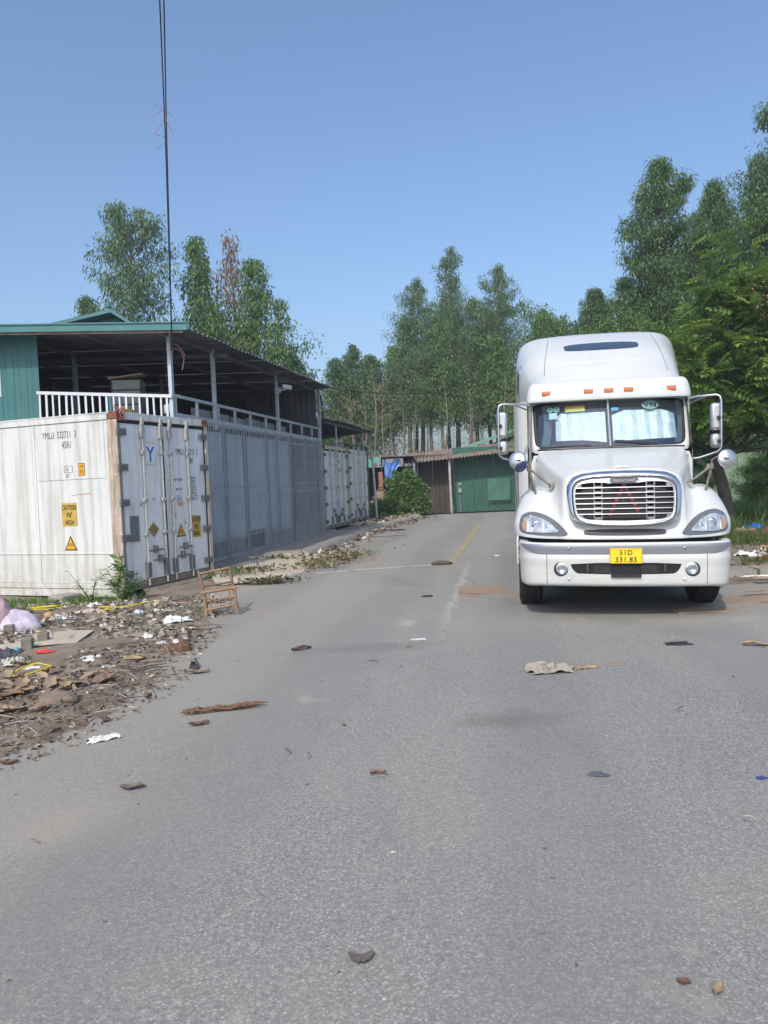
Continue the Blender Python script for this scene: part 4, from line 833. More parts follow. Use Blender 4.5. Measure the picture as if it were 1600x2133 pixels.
for s_ in (-1, 1):
    pl = smooth_poly([(3.62, 3.02), (3.95, 3.0), (4.02, 3.42), (3.8, 3.5), (3.64, 3.4)], 2); cs = [3.8, 3.25]; rr_ = []
    for k_, of in ((.02, .006), (.5, .006), (1, .006), (1.0, -.01)):
        row = []
        for p in pl:
            h = RB.ray_cast(Vector((s_ * 4, cs[0] + (p[0] - cs[0]) * k_, cs[1] + (p[1] - cs[1]) * k_)), Vector((-s_, 0, 0))); row.append((h[0].x + s_ * of, h[0].y, h[0].z))
        rr_.append(row)
    b_ = MB(); b_.grid(rr_, closed=True); b_.build('side_window', ROOFGLASS, ROOF, 60)
# visor with marker lamps
vp = [(0, 2.20), (.4, 2.215), (.75, 2.25), (.98, 2.30), (1.08, 2.345), (1.128, 2.42), (1.14, 2.55), (1.135, 2.95)]
vprof = [(.14, 2.715), (.02, 2.72), (.0, 2.738), (.002, 2.80), (.022, 2.90), (.05, 2.965), (.10, 3.005), (.2, 3.02)]
ST4 = []
for i, (x, y) in enumerate(vp):
    a = vp[max(0, i - 1)]; c_ = vp[min(len(vp) - 1, i + 1)]; t = Vector((c_[0] - a[0], c_[1] - a[1])).normalized(); nin = Vector((-t.y, t.x)) if i else Vector((0, 1))
    k_ = max(0, 1 - max(0, (x - 1.0)) * 2.2)
    ST4.append([(x + nin.x * d_, y + nin.y * d_, z) for d_, z in vprof])
vb = net_surface(ST4, 90, 30); VIS = vb.build('visor', PAINT, TR, 180); VB = bvh_of(vb)
for x in (-.845, -.265, .01, .275, .85):
    q = cast(VB, x, 2.84, .0); b_ = MB(); b_.box(q, (.112, .04, .052)); o = b_.build('marker_lamp', AMBER, TR, bevel=.008)
    b_ = MB(); b_.box(q + Vector((0, .002, 0)), (.124, .03, .064)); b_.build('lamp_base', flat('amber_rim', (.3, .12, .05), .5) if x < -.5 else bpy.data.materials['amber_rim'], o, bevel=.008)
for (x0, x1) in ((-1.03, -.72), (-.40, .42), (.70, 1.02)): seam([(x0, 2.86), (x0 + .03, 2.80), (x1 - .03, 2.80), (x1, 2.86)], VB, .0035, -.0012).build('visor_crease', PAINT, VIS)
for x, y, z in ((-1.12, 2.42, 2.95), (-1.13, 2.45, 2.88), (-1.13, 2.45, 2.81)):
    pass
for s_ in (-1, 1):
    b_ = MB(); b_.prism([(s_ * .86, .8), (s_ * 1.065, .8), (s_ * 1.065, 1.84), (s_ * 1.03, 1.95), (s_ * .86, 1.97)], 'y', 1.985, 2.03); b_.build('cowl_panel', PAINT, TR)
pl = [(-1.16, 1.0), (-1.05, .72), (-.9, .52), (-.6, .34), (-.3, .28), (.3, .28), (.6, .34), (.9, .52), (1.05, .72), (1.16, 1.0)]
b_ = MB(); b_.grid([[(x, y, z) for x, y in pl] for z in (.45, .95)]); b_.build('light_block_plate', BLACK, TR)  # added hidden black plate, keeps sun from leaking through behind the bumper
# hinged mirrors
MIRH = chrome('dull_mirror_shell', (.6, .61, .6), .34); DISHM = chrome('dull_dish', (.7, .71, .7), .3)
def rnd_head(name, c, d, par, m):
    b_ = MB(); b_.box(c, d); return b_.build(name, m, par, 60, bevel=min(d) * .42)
for s_ in (-1, 1):
    M_ = MB(); xo = 1.525 if s_ < 0 else 1.475
    M_.tube([(s_ * 1.08, 2.33, 2.69), (s_ * 1.2, 2.26, 2.705), (s_ * (xo - .06), 2.2, 2.71), (s_ * (xo - .015), 2.19, 2.69), (s_ * xo, 2.18, 2.64), (s_ * xo, 2.18, 2.04), (s_ * (xo - .005), 2.18, 1.98), (s_ * (xo - .05), 2.2, 1.935), (s_ * 1.2, 2.24, 1.86), (s_ * 1.07, 2.28, 1.85)], .017, 10)
    M_.tube([(s_ * 1.30, 2.24, 2.70), (s_ * 1.08, 2.55, 2.62)], .013, 8)
    M_ = M_.build('mirror', SATIN, TR, 60)
    rnd_head('mirror_head', (s_ * (xo - .045), 2.27, 2.42), (.165, .1, .38), M_, MIRH); rnd_head('convex_mirror_head', (s_ * (xo - .055), 2.27, 2.09), (.15, .11, .2), M_, MIRH)
    for z in (2.40, 2.08): b_ = MB(); b_.box((s_ * (xo - .012), 2.2, z), (.07, .07, .055)); b_.build('mirror_clamp', BLACK, M_, bevel=.012)
b_ = MB(); b_.tube([(-1.3, 2.5, 1.85), (-1.29, 2.52, 1.5), (-1.27, 2.55, 1.0)], .022, 8); b_.build('grab_rail', SATIN, TR, 60)
# mirrors on the wings
def disc(par, c, nrm, r_, m, name):
    q = Vector(nrm).to_track_quat('Z', 'Y').to_matrix().to_4x4(); b_ = MB(); b_.lathe([(0, .035), (r_ * .5, .03), (r_ * .85, .016), (r_ * .97, .004), (r_, -.006), (r_ * .97, -.014), (0, -.016)], Matrix.Translation(c) @ q, 32); return b_.build(name, m, par, 60)
for s_ in (-1, 1):
    J = Vector((s_ * 1.075, .76, 1.765)); sk = []
    if s_ < 0: legs = [(-.985, .78, 1.40), (-1.035, .95, 1.47), (-.80, .72, 1.53)]; dc = Vector((-1.215, .72, 1.87))
    else: legs = [(.985, .78, 1.39), (.82, .76, 1.55)]; dc = Vector((1.235, .72, 1.815)); J = Vector((1.07, .77, 1.735))
    b_ = MB()
    for L_ in legs: b_.tube([J, (J + Vector(L_)) / 2 + Vector((0, -.004, 0)), L_], [.013, .017, .011], 8); b_.lathe([(.04, -.012), (.036, .0), (.016, .012), (.012, .03)], Matrix.Translation(L_), 14)
    b_.lathe([(0, -.04), (.026, -.035), (.026, .035), (0, .04)], Matrix.Translation(J), 12)
    b_.tube([J, J + Vector((-s_ * -.0, -.01, .07)), J + Vector((s_ * .05, -.03, .105)), dc + Vector((-s_ * .02, -.06, .0)), dc + Vector((0, -.035, 0))], .012, 8)
    WM = b_.build('wing_mirror', STEEL_OLD, TR, 60)
    disc(WM, dc, (s_ * .25, -.93, .18 if s_ < 0 else .12), .112 if s_ < 0 else .117, DISHM, 'mirror_dish')
    if s_ < 0:
        disc(WM, Vector((-1.165, .66, 1.785)), (.5, -.55, -.6), .085, flat('dark_blue_dish', (.03, .05, .13), .3), 'lower_mirror_dish')
        b_ = MB(); b_.tube([(-.80 + .035 * math.cos(a), .70, 1.53 + .05 * math.sin(a)) for a in np.linspace(0, 2 * PI, 16)], .006, 6, cap=False); b_.build('hook', STEEL_OLD, WM)
# wheels, axle, frame, tanks
def wheel(x, y, w_, steer=0, zoff=0):
    t_ = MB(); M4 = Matrix.Translation((x, y, .5 + zoff)) @ Matrix.Rotation(steer, 4, 'Z') @ Matrix.Rotation(R(90), 4, 'Y')
    t_.lathe(tyre_prof(.5, .29, w_), M4, 44)
    for k_ in (-.3, -.1, .1, .3): t_.lathe([(.503, k_ * w_ - .02), (.506, k_ * w_ - .018), (.506, k_ * w_ + .018), (.503, k_ * w_ + .02)], M4, 44)
    o = t_.build('wheel', RUBBER, TR, 40); r_ = MB(); r_.lathe([(.29, -w_ * .4), (.26, -.03), (.12, .0), (.12, .06), (0, .06)], M4, 30); r_.lathe([(.29, w_ * .4), (.26, .03), (.12, .0), (.12, -.06), (0, -.06)], M4, 30); r_.build('rim', SATIN, o, 40)
wheel(-1.09, 1.35, .30, R(2), -.017); wheel(1.04, 1.35, .30, R(2), .016)
for y in (6.9, 8.2):
    for x in (-1.08, -.75, .75, 1.08): wheel(x, y, .28, 0, -x * .0)
CH = MB(); CH.bb(-.45, -.37, .6, 9.2, .62, .9); CH.bb(.37, .45, .6, 9.2, .62, .9); CH.tube([(-.95, 1.35, .48), (-.5, 1.35, .42), (.5, 1.35, .42), (.95, 1.35, .48)], .06, 8); CH.bb(-.32, .32, .9, 2.6, .45, 1.2); CH.bb(-1.0, 1.0, 1.9, 2.0, .55, 1.9); CH.bb(-.9, .9, 2.0, 5.5, .7, .8)
for y in (6.9, 8.2): CH.tube([(-1, y, .5), (1, y, .5)], .08, 8); CH.lathe([(0, -.2), (.22, -.1), (.22, .1), (0, .2)], Matrix.Translation((0, y, .5)), 14)
CH.bb(-.7, .7, 7.0, 8.1, .95, 1.02); CH.build('chassis', mat('dirty_chassis', (.03, .03, .032), .8, .1, .4, 3), TR)
for s_ in (-1, 1):
    b_ = MB(); b_.lathe([(0, 2.75), (.27, 2.78), (.3, 2.82), (.3, 4.4), (.27, 4.44), (0, 4.47)], Matrix.Translation((s_ * .95, 0, .62)) @ Matrix.Rotation(R(-90), 4, 'X'), 28); FT = b_.build('fuel_tank', SATIN, TR, 40)
    b_ = MB(); b_.prism([(2.0, .42), (2.75, .42), (2.75, .86), (2.15, .86), (2.0, .7)], 'x', s_ * 1.05, s_ * 1.295); ST_ = b_.build('step', DUSTY, TR, bevel=.02)
    for z in (.5, .58, .66, .74): b_ = MB(); b_.lathe([(0, 0), (.022, 0), (.022, .012), (0, .014)], Matrix.Translation((s_ * 1.25, 1.998, z)) @ Matrix.Rotation(R(90), 4, 'X'), 10); b_.build('bolt', BLACK, ST_)
    b_ = MB(); b_.bb(s_ * 1.1 - .14, s_ * 1.1 + .14, 1.9, 1.93, .4, 1.1); b_.build('mud_flap', BLACK, TR)
# red folding warning triangle stowed behind the grille
b_ = MB(); zc = [(-.165, 1.19), (.01, 1.545), (.185, 1.19)]
for (xa, za), (xb, zb) in ((zc[0], zc[1]), (zc[1], zc[2])):
    b_.bar((xa, yg(0, za) + .068, za), (xb, yg(0, zb) + .068, zb), .012, .04)
o = b_.build('warning_triangle', mat('faded_red_reflector', (.3, .075, .085), .5, 0, .4, 18), None); o.matrix_world = TM; tag(o, 'red warning triangle standing behind the chrome grille bars', 'triangle')

# ------------------------------------------------------------------ shipping containers
def container_mat():
    m, nt, b = _mat('grimy_white_container'); c = coord(nt)
    o = mix(nt, ramp(nt, noise(nt, c, .9, 5), [(.3, 0.0), (.7, 1.0)]), (.6, .625, .61), (.7, .715, .7))
    for sc, lo, amt, col in (((8, 8, .45), .46, .6, (.42, .4, .35)), ((22, 22, .9), .56, .55, (.36, .33, .27)), ((13, 13, .3), .62, .75, (.38, .23, .13)), ((3, 3, 2.2), .58, .5, (.5, .46, .37)), ((60, 60, 14), .68, .7, (.2, .17, .13))):
        o = mix(nt, ramp(nt, noise(nt, mapping(nt, c, sc), 1.0, 6, .62), [(lo, 0.0), (lo + .16, amt)]), o, col)
    sx = N(nt, 'ShaderNodeSeparateXYZ'); nt.links.new(c, sx.inputs[0]); mr = N(nt, 'ShaderNodeMapRange'); nt.links.new(sx.outputs[2], mr.inputs[0]); mr.inputs[1].default_value = .75; mr.inputs[2].default_value = -.05; mr.inputs[3].default_value = 0; mr.inputs[4].default_value = .7
    ml = N(nt, 'ShaderNodeMath', operation='MULTIPLY'); nt.links.new(mr.outputs[0], ml.inputs[0]); nt.links.new(ramp(nt, noise(nt, c, 5, 7, .7), [(.38, .1), (.64, 1.0)]), ml.inputs[1]); o = mix(nt, ml.outputs[0], o, (.4, .34, .26))
    nt.links.new(o, b.inputs['Base Color']); setp(b, .55); bump(nt, b, noise(nt, mapping(nt, c, (2.2, 2.2, 1.1)), 1.0, 3, .5), .55, .05); return m
CW = container_mat()
CD = mat('white_container_door', (.8, .82, .83), .5, 0, .04, 1.2, dirt=(.45, .43, .4), dirt_amt=.6, dirt_scale=(7, 7, .6), dirt_lo=.5, fleck=(.3, .2, .13), fleck_lo=.7, fleck_scale=9)
CRUST = mat('rusty_cream_post', (.46, .4, .33), .75, 0, .2, 3, dirt=(.26, .15, .09), dirt_amt=.85, dirt_scale=(16, 16, 1.8), dirt_lo=.42, fleck=(.6, .57, .5), fleck_lo=.62, fleck_scale=9)
RUST = mat('deep_rust', (.2, .075, .035), .85, 0, .4, 14, dirt=(.4, .3, .2), dirt_amt=.6, dirt_scale=(16, 16, 16), dirt_lo=.52)
SILL = mat('dirty_sill', (.27, .25, .19), .8, 0, .25, 6, dirt=(.17, .12, .075), dirt_amt=.8, dirt_scale=(6, 6, 14), dirt_lo=.45)
GASKET = flat('black_gasket', (.02, .02, .022), .8)
HINGE = mat('grey_hinge', (.17, .175, .175), .6, .2, .25, 30); ROD = mat('worn_galvanised_rod', (.46, .46, .44), .5, .2, .2, 20, dirt=(.2, .14, .09), dirt_amt=.7, dirt_scale=(25, 25, 5), dirt_lo=.55)
CAUT = mat('faded_yellow_label', (.52, .35, .07), .6, 0, .2, 9, fleck=(.6, .55, .42), fleck_lo=.66, fleck_scale=26); CAUT2 = flat('warning_yellow', (.7, .36, .02), .5); DIAM = mat('tarnished_gold_label', (.36, .25, .08), .5, 0, .25, 20)
GREENCON = mat('green_container_frame', (.03, .14, .075), .6, 0, .2, 3, dirt=(.1, .09, .06), dirt_amt=.6, dirt_scale=(6, 6, 2))

def container(label, A, ang, w, L, trim, post_m, full=True, z0=0.0, H=2.896, doorm=None, group='shipping containers at the left kerb'):
    C_ = thing('shipping_container', label, 'container', (A[0], A[1], A[2]), (0, 0, ang), group)
    k = w / 2.51; X = lambda x: x * k; hs = H / 2.896; Zs = lambda z: z * hs
    # long side seen from the street, roof, far side, back
    b_ = MB(); b_.bb(.02, .04, .19, L, .14, Zs(2.77)); sw = b_.build('side_panel', CW, C_)
    if full:
        b_ = MB(); b_.bb(.011, .022, .27, 1.7, 1.845, Zs(2.755)); b_.build('cover_plate', CW, sw, bevel=.004)
        for y in (1.72, 3.4, 5.1, 6.8): b_ = MB(); b_.bb(.008, .022, y, y + .035, .16, Zs(2.765)); b_.build('joint_strip', CW, sw)
        b_ = MB(); b_.bb(.008, .025, .2, L, .62, .632); b_.build('joint_strip', CW, sw)
    b_ = MB(); b_.bb(-.0, .09, .19, L, Zs(2.775), H); b_.build('top_side_rail', CW, C_, bevel=.006)
    b_ = MB(); b_.bb(-.0, .07, .19, L, .055, .135); b_.bb(.015, .09, .19, L, -.08, .05); b_.build('bottom_side_rail', CW, C_, bevel=.004)
    b_ = MB(); b_.bb(.0, w, .02, L, H - .03, H - .012); b_.build('roof', CW, C_)
    b_ = MB(); b_.bb(w - .03, w - .0, .1, L, .0, H - .03); b_.build('far_side', CW, C_); b_ = MB(); b_.bb(.03, w - .03, L - .04, L - .01, 0, H - .03); b_.build('back_panel', CW, C_)
    b_ = MB(); b_.bb(.04, w - .04, .06, L - .05, .0, .06); b_.build('floor', DARK, C_)
    # door end frame
    b_ = MB(); b_.bb(0, X(.03), .0, .2, -.06, Zs(2.77)); b_.bb(X(.03), X(.12), .03, .2, -.06, Zs(2.77)); b_.build('corner_post', post_m, C_, bevel=.006)
    b_ = MB(); b_.bb(X(2.42), w, .0, .16, -.06, Zs(2.77)); b_.build('corner_post', trim if trim is not CW else mat('cream_post', (.56, .5, .42), .7, 0, .1, 3, dirt=(.3, .17, .09), dirt_amt=.8, dirt_scale=(12, 12, 2), dirt_lo=.52) if 'cream_post' not in bpy.data.materials else bpy.data.materials['cream_post'], C_, bevel=.006)
    b_ = MB(); b_.bb(X(.12), X(2.42), .0, .12, Zs(2.775), H - .002); b_.build('header', trim, C_, bevel=.005)
    b_ = MB(); b_.bb(X(.03), X(2.42), .02, .14, -.0, .12); b_.build('sill', SILL, C_, bevel=.006)
    for x in (0, w - .18):
        for z in (-.06, H - .115):
            b_ = MB(); b_.bb(x - .003, x + .178, -.006, .165, z, z + .118); b_.build('corner_casting', RUST if z > 1 else SILL, C_, bevel=.012)
    # doors
    for i, (xa, xb) in enumerate(((.03, 1.155), (1.2, 2.385))):
        b_ = MB(); b_.bb(X(xa), X(xb), .03, .09, .13, Zs(2.715)); d_ = b_.build('door', doorm or CD, C_, bevel=.006)
        for rx in ((.6, 1.085) if i == 0 else (1.335, 1.83)):
            b_ = MB(); b_.tube([(X(rx), -.012, .04), (X(rx), -.012, Zs(2.84))], .019, 8); r_ = b_.build('locking_rod', ROD, d_, 60)
            b_ = MB(); b_.bb(X(rx) - .045, X(rx) + .045, -.035, .03, Zs(2.5), Zs(2.72)); b_.bb(X(rx) - .025, X(rx) + .025, -.04, .02, Zs(2.72), Zs(2.83)); b_.build('cam_keeper', ROD if not full else mat('scuffed_keeper', (.45, .44, .41), .6, .1, .2, 30, dirt=(.25, .13, .07), dirt_amt=.8, dirt_scale=(20, 20, 20), dirt_lo=.5) if 'scuffed_keeper' not in bpy.data.materials else bpy.data.materials['scuffed_keeper'], r_, bevel=.006)
            b_ = MB(); b_.bb(X(rx) - .045, X(rx) + .045, -.035, .03, .17, .42); b_.build('cam_keeper', HINGE, r_, bevel=.006)
            for z in (2.22, 1.43, .87): b_ = MB(); b_.bb(X(rx) - .05, X(rx) + .05, -.034, .03, Zs(z), Zs(z) + .06); b_.build('rod_bracket', ROD, r_, bevel=.008)
        for hx, hz in (((.81, .61), (.93, .44)) if i == 0 else ((1.65, .59), (1.56, .44))):
            b_ = MB(); b_.bb(X(hx) - .2, X(hx) + .19, -.03, -.012, hz - .014, hz + .014); b_.bb(X(hx) - .03, X(hx) + .03, -.04, .03, hz - .05, hz + .075); b_.build('door_handle', HINGE, d_, bevel=.004)
        for z in (2.57, 2.0, 1.43, .86, .27):
            xa_, xb_ = ((-.01, .21) if i == 0 else (2.24, 2.46)); b_ = MB(); b_.bb(X(xa_), X(xb_), -.018, .02, Zs(z) - .05, Zs(z) + .06)
            for kx in (.2, .45, .75): b_.bb(X(xa_ + (xb_ - xa_) * kx) - .012, X(xa_ + (xb_ - xa_) * kx) + .012, -.026, -.015, Zs(z) + .02, Zs(z) + .045)
            b_.build('hinge', HINGE, d_, bevel=.005)
    b_ = MB(); b_.bb(X(1.158), X(1.197), .025, .08, .13, Zs(2.72)); b_.bb(X(.03), X(2.42), .02, .08, Zs(2.718), Zs(2.772)); b_.bb(X(2.388), X(2.418), .025, .09, .13, Zs(2.715)); b_.build('door_gasket', GASKET, C_)
    return C_
AA = Vector((-4.18, 12.22, .09)); CANG = R(68.75)
C1 = container('grimy white refrigerated container nearest the camera with caution labels and blue letter Y', AA, CANG, 2.51, 12.19, CW, CRUST)
b_ = MB(); b_.tube([(.42, -.02, -.03), (.5, -.05, -.08), (2.1, -.08, -.03), (2.25, -.05, .05), (2.36, -.02, -.0)], .012, 6); rows = [[(x, -.02 - d_, .0 - .085 * d_ / .07 + .07 * max(0, (x - 1.9) / .4) * (1 if x < 2.25 else .6)) for x in np.linspace(.4, 2.38, 16)] for d_ in (0, .035, .07)]; b_.grid(rows); b_.build('bent_lip', SILL, C1, 60)
DR = (R(90), 0, 0); SR = (R(90), 0, R(-90))
def dtext(txt, x, z, h, sq=.62, m=STENCIL, y=.027, **k): return text_obj(txt, 'lettering', m, C1, (x, y, z), DR, h, sq, .0008, **k)
def stext(txt, y, z, h, sq=.62, m=STENCIL, x=.0155, **k): return text_obj(txt, 'lettering', m, C1, (x, y, z), SR, h, sq, .0008, **k)
# writing on the door end
def dplate(name, poly, m, y0=.028, y1=.024): b_ = MB(); b_.prism(poly, 'y', y1, y0); return b_.build(name, m, C1)
def splate(name, poly, m, x0=.0195, x1=.014): b_ = MB(); b_.prism(poly, 'x', x1, x0); return b_.build(name, m, C1)
dplate('label_panel', [(.665, 2.045), (.985, 2.045), (.985, 2.43), (.665, 2.43)], mat('cream_label', (.66, .64, .5), .6, 0, .1, 9)); dplate('label_face', [(.69, 2.07), (.96, 2.07), (.96, 2.405), (.69, 2.405)], CD, .024, .0225)
text_obj('Y', 'lettering', BLUE_INK, C1, (.825, .021, 2.1), DR, .27, .92, .0008, 'CENTER', 1, .004)
dtext('YMLU  532711  3', 1.52, 2.235, .115, .60); dtext('45R1', 1.86, 2.08, .115, .6)
dtext('MAX  GROSS', 1.44, 1.77, .045, .7, INK_GREY); dtext('TARE  WT', 1.47, 1.60, .045, .7, INK_GREY)
dtext('34000 KG\n74960 LB\n4810 KG\n10610 LB\n29190 KG\n64350 LB\n67.5 CU M\n2384 CU FT', 1.93, 1.80, .042, .75, INK_GREY, line=.95)
dtext('CSC\nSAFETY', 1.5, 1.47, .05, .7, BLUE_INK, line=.8); dplate('orange_label', [(1.52, 1.32), (1.68, 1.32), (1.68, 1.4), (1.52, 1.4)], flat('faded_orange', (.65, .36, .2), .6))
dplate('orange_label', [(1.36, 1.13), (1.46, 1.13), (1.46, 1.2), (1.36, 1.2)], bpy.data.materials['faded_orange'], .0275)
dplate('grey_patch', [(.23, .79), (.45, .785), (.45, 1.21), (.23, 1.215)], flat('grey_primer', (.17, .175, .18), .7))
dplate('diamond_label', [(.675, .955), (.82, .82), (.965, .955), (.82, 1.09)], DIAM)
for i, (hw, z) in enumerate(((.05, 1.0), (.08, .97), (.09, .94), (.06, .91))): dplate('label_line', [(.82 - hw, z), (.82 + hw, z), (.82 + hw, z + .008), (.82 - hw, z + .008)], flat('brown_ink', (.15, .09, .03), .7) if i == 0 else bpy.data.materials['brown_ink'], .0238, .023)
def tri(fn, xc, zb, w_, h_, y0, y1, inv=1):
    p = [(xc - w_ / 2, zb), (xc + w_ / 2, zb), (xc, zb + h_)]; fn('warning_label', p, INK); c_ = (xc, zb + h_ / 3); k = .78
    fn('label_face', [(c_[0] + (a - c_[0]) * k, c_[1] + (z - c_[1]) * k) for a, z in p], CAUT2, y0, y1)
    for z in (.30, .42): fn('label_line', [(xc - .05 * (1.4 - z), zb + h_ * z), (xc + .05 * (1.4 - z), zb + h_ * z), (xc + .05 * (1.4 - z), zb + h_ * z + .009), (xc - .05 * (1.4 - z), zb + h_ * z + .009)], INK, y1, y1 - .0015)
tri(dplate, 1.575, .775, .25, .235, .024, .0225)
dplate('caution_label', [(1.90, .74), (2.175, .72), (2.175, 1.12), (1.90, 1.14)], CAUT); dtext('CAUTION', 2.038, 1.015, .09, .52, INK, .0225, align='CENTER', bold=.002); dtext("9'6\"", 2.038, .88, .09, .62, INK, .0225, align='CENTER', bold=.002); dtext('HIGH', 2.038, .755, .09, .62, INK, .0225, align='CENTER', bold=.002)
for x, z in ((.53, 1.39), (.86, 1.47), (1.72, 1.02)): b_ = MB(); b_.lathe([(.03, .02), (.036, .028), (.02, .034), (0, .034)], Matrix.Translation((x, .058, z)) @ Matrix.Rotation(R(90), 4, 'X'), 14); b_.build('drain_cap', ROD, C1, 50)
# writing on the long side
stext('YMLU  532711  3', 1.545, 2.53, .118, .62, x=.009); stext('45R1', 1.14, 2.36, .118, .62, x=.009)
b_ = MB(); o_ = .008
for a, c_, z0_, z1_ in ((1.12, .94, 1.96, 1.966), (1.12, .94, 2.065, 2.071), (1.12, 1.112, 1.96, 2.071), (.948, .94, 1.96, 2.071)): b_.bb(o_ - .0, .0115, c_, a, z0_, z1_)
b_.build('code_frame', INK_GREY, C1); stext('IIC', 1.085, 1.985, .06, .7, INK_GREY, .009); stext('87', 1.085, 1.875, .07, .8, INK_GREY, .009)
splate('height_label', [(.69, 1.905), (.82, 1.905), (.82, 2.105), (.69, 2.105)], INK, .0112, .008); splate('label_face', [(.698, 1.915), (.812, 1.915), (.812, 2.095), (.698, 2.095)], CAUT2, .008, .0065); stext('2.9M', .755, 2.025, .05, .55, INK, .006, align='CENTER'); stext("9'6\"", .755, 1.935, .06, .62, INK, .006, align='CENTER')
splate('caution_label', [(.91, 1.085), (1.22, 1.085), (1.22, 1.465), (.91, 1.465)], CAUT); stext('CAUTION', 1.065, 1.35, .085, .56, INK, .0125, align='CENTER', bold=.002); stext("9'6\"", 1.065, 1.225, .085, .66, INK, .0125, align='CENTER', bold=.002); stext('HIGH', 1.065, 1.105, .085, .66, INK, .0125, align='CENTER', bold=.002)
tri(splate, 1.07, .685, .26, .24, .014, .0125)
splate('scratch_mark', [(1.0, 1.58), (.62, 1.60), (.62, 1.615), (1.0, 1.59)], flat('scuffed_red', (.45, .2, .17), .7), .0195, .018)
# concrete block under it
b_ = MB(); b_.bb(-.16, .16, -.22, .22, -.1, .15); o = b_.build('concrete_block', CONCRETE, None, bevel=.03, loc=(-5.23, 12.42, -.07), rot=(0, 0, R(160))); tag(o, 'pale concrete block propping the long side of the white container', 'block')
b_ = MB(); b_.bb(-.2, .2, -.14, .14, -.1, .12); o = b_.build('concrete_block', CONCRETE, None, bevel=.03, loc=(-7.9, 13.5, -.06), rot=(0, 0, R(160))); tag(o, 'concrete block under the white container hidden towards its far end', 'block')
# yellow-black strip and rags on the near top corner
b_ = MB()
for i in range(6): b_.prism([(.2 + i * .055, 2.9), (.225 + i * .055, 2.9), (.245 + i * .055, 2.955), (.22 + i * .055, 2.955)], 'y', .05, .058)
b_.build('striped_tape', mat('dirty_yellow', (.42, .3, .08), .8), C1); b_ = MB(); b_.bb(.18, .54, .058, .075, 2.895, 2.955); b_.build('tape_backing', BLACK, C1)
b_ = MB()
for i in range(5):
    a = random.uniform(-.05, .15); b_.tube([(a, -.01, 2.93), (a + random.uniform(-.05, .05), -.03, 2.98), (a + random.uniform(-.08, .08), -.04, 2.86), (a + random.uniform(-.1, .1), -.02, 2.75)], .008, 5)
b_.build('pink_twine', flat('pink_twine', (.5, .2, .2), .8), C1, 60)

# two more containers beyond the gate
A2 = Vector((-1.97, 26.15, .14)); GANG = math.atan2(3.3, .70)
C2a = container('white container just past the gate end with worn black numbers on its doors', A2, GANG, 3.28, 7, mat('cream_header', (.58, .54, .4), .7, 0, .12, 3, dirt=(.3, .22, .12), dirt_amt=.7, dirt_scale=(6, 6, 6)), CRUST, False)
for tx, x, z, h in (('TNTU', 1.72, 2.28, .15), ('5540 2 4', 1.75, 1.98, .17), ('R1', 2.5, 1.78, .13), ('K  L-', .55, 1.83, .12), ('H', .95, 1.35, .1)): text_obj(tx, 'lettering', INK_GREY, C2a, (x, .027, z), DR, h, .8, .001)
for r_ in range(5):
    text_obj('MAX', 'lettering', INK_GREY, C2a, (1.85, .027, 1.2 - r_ * .14), DR, .05, .9, .001); text_obj('KG LB', 'lettering', INK_GREY, C2a, (2.5, .027, 1.25 - r_ * .11), DR, .05, .7, .001)
A3 = Vector((-1.26, 29.5, .2))
C2b = container('farther white container with dark green frame standing beside the lean-to', A3, GANG, 3.3, 7, GREENCON, CRUST, False, H=3.02)
for x, y, z, nm in ((-1.9, 26.5, .03, 'near'), (-1.2, 29.6, .05, 'mid'), (-.6, 32.5, .08, 'far')):
    b_ = MB(); b_.bb(-.22, .22, -.16, .16, -.1, .1); o = b_.build('concrete_block', CONCRETE, None, bevel=.03, loc=(x, y + .1, z), rot=(0, 0, R(75))); tag(o, {'near': 'concrete block under the near corner of the container past the gate', 'mid': 'concrete block between the two containers past the gate', 'far': 'concrete block under the green framed container near the lean-to'}[nm], 'block')
AW = thing('awning', 'small dark corrugated awning over the containers past the gate', 'awning', (-1.97, 26.15, 0), (0, 0, GANG))
for i in range(6):
    cw = corr(1.28, 4.2, .16, .03, True); cw.v = [(-.1 + i * 1.27 + x, -.15 + z, 3.93 - .075 * z + y + .012 * (i % 2) + .03 * math.sin(i)) for x, y, z in cw.v]; cw.build('roof_sheet', ROOFSHEET, AW)
for y in (0, 1.5, 3): b_ = MB(); b_.bar((-.1, y, 3.84 - .075 * y), (7.5, y, 3.84 - .075 * y), .05, .08); b_.build('purlin', DARKSHEET, AW)
for x in (1.9, 6.1, 7.4): b_ = MB(); b_.tube([(x, .05, 2.7), (x, .05, 3.85)], .03, 8); b_.build('post', GATE_STEEL, AW)
b_ = MB(); b_.tube([(7.55, -.1, 0), (7.25, -.05, 3.1)], .05, 8); b_.build('prop_pole', GATE_STEEL, AW, 60)

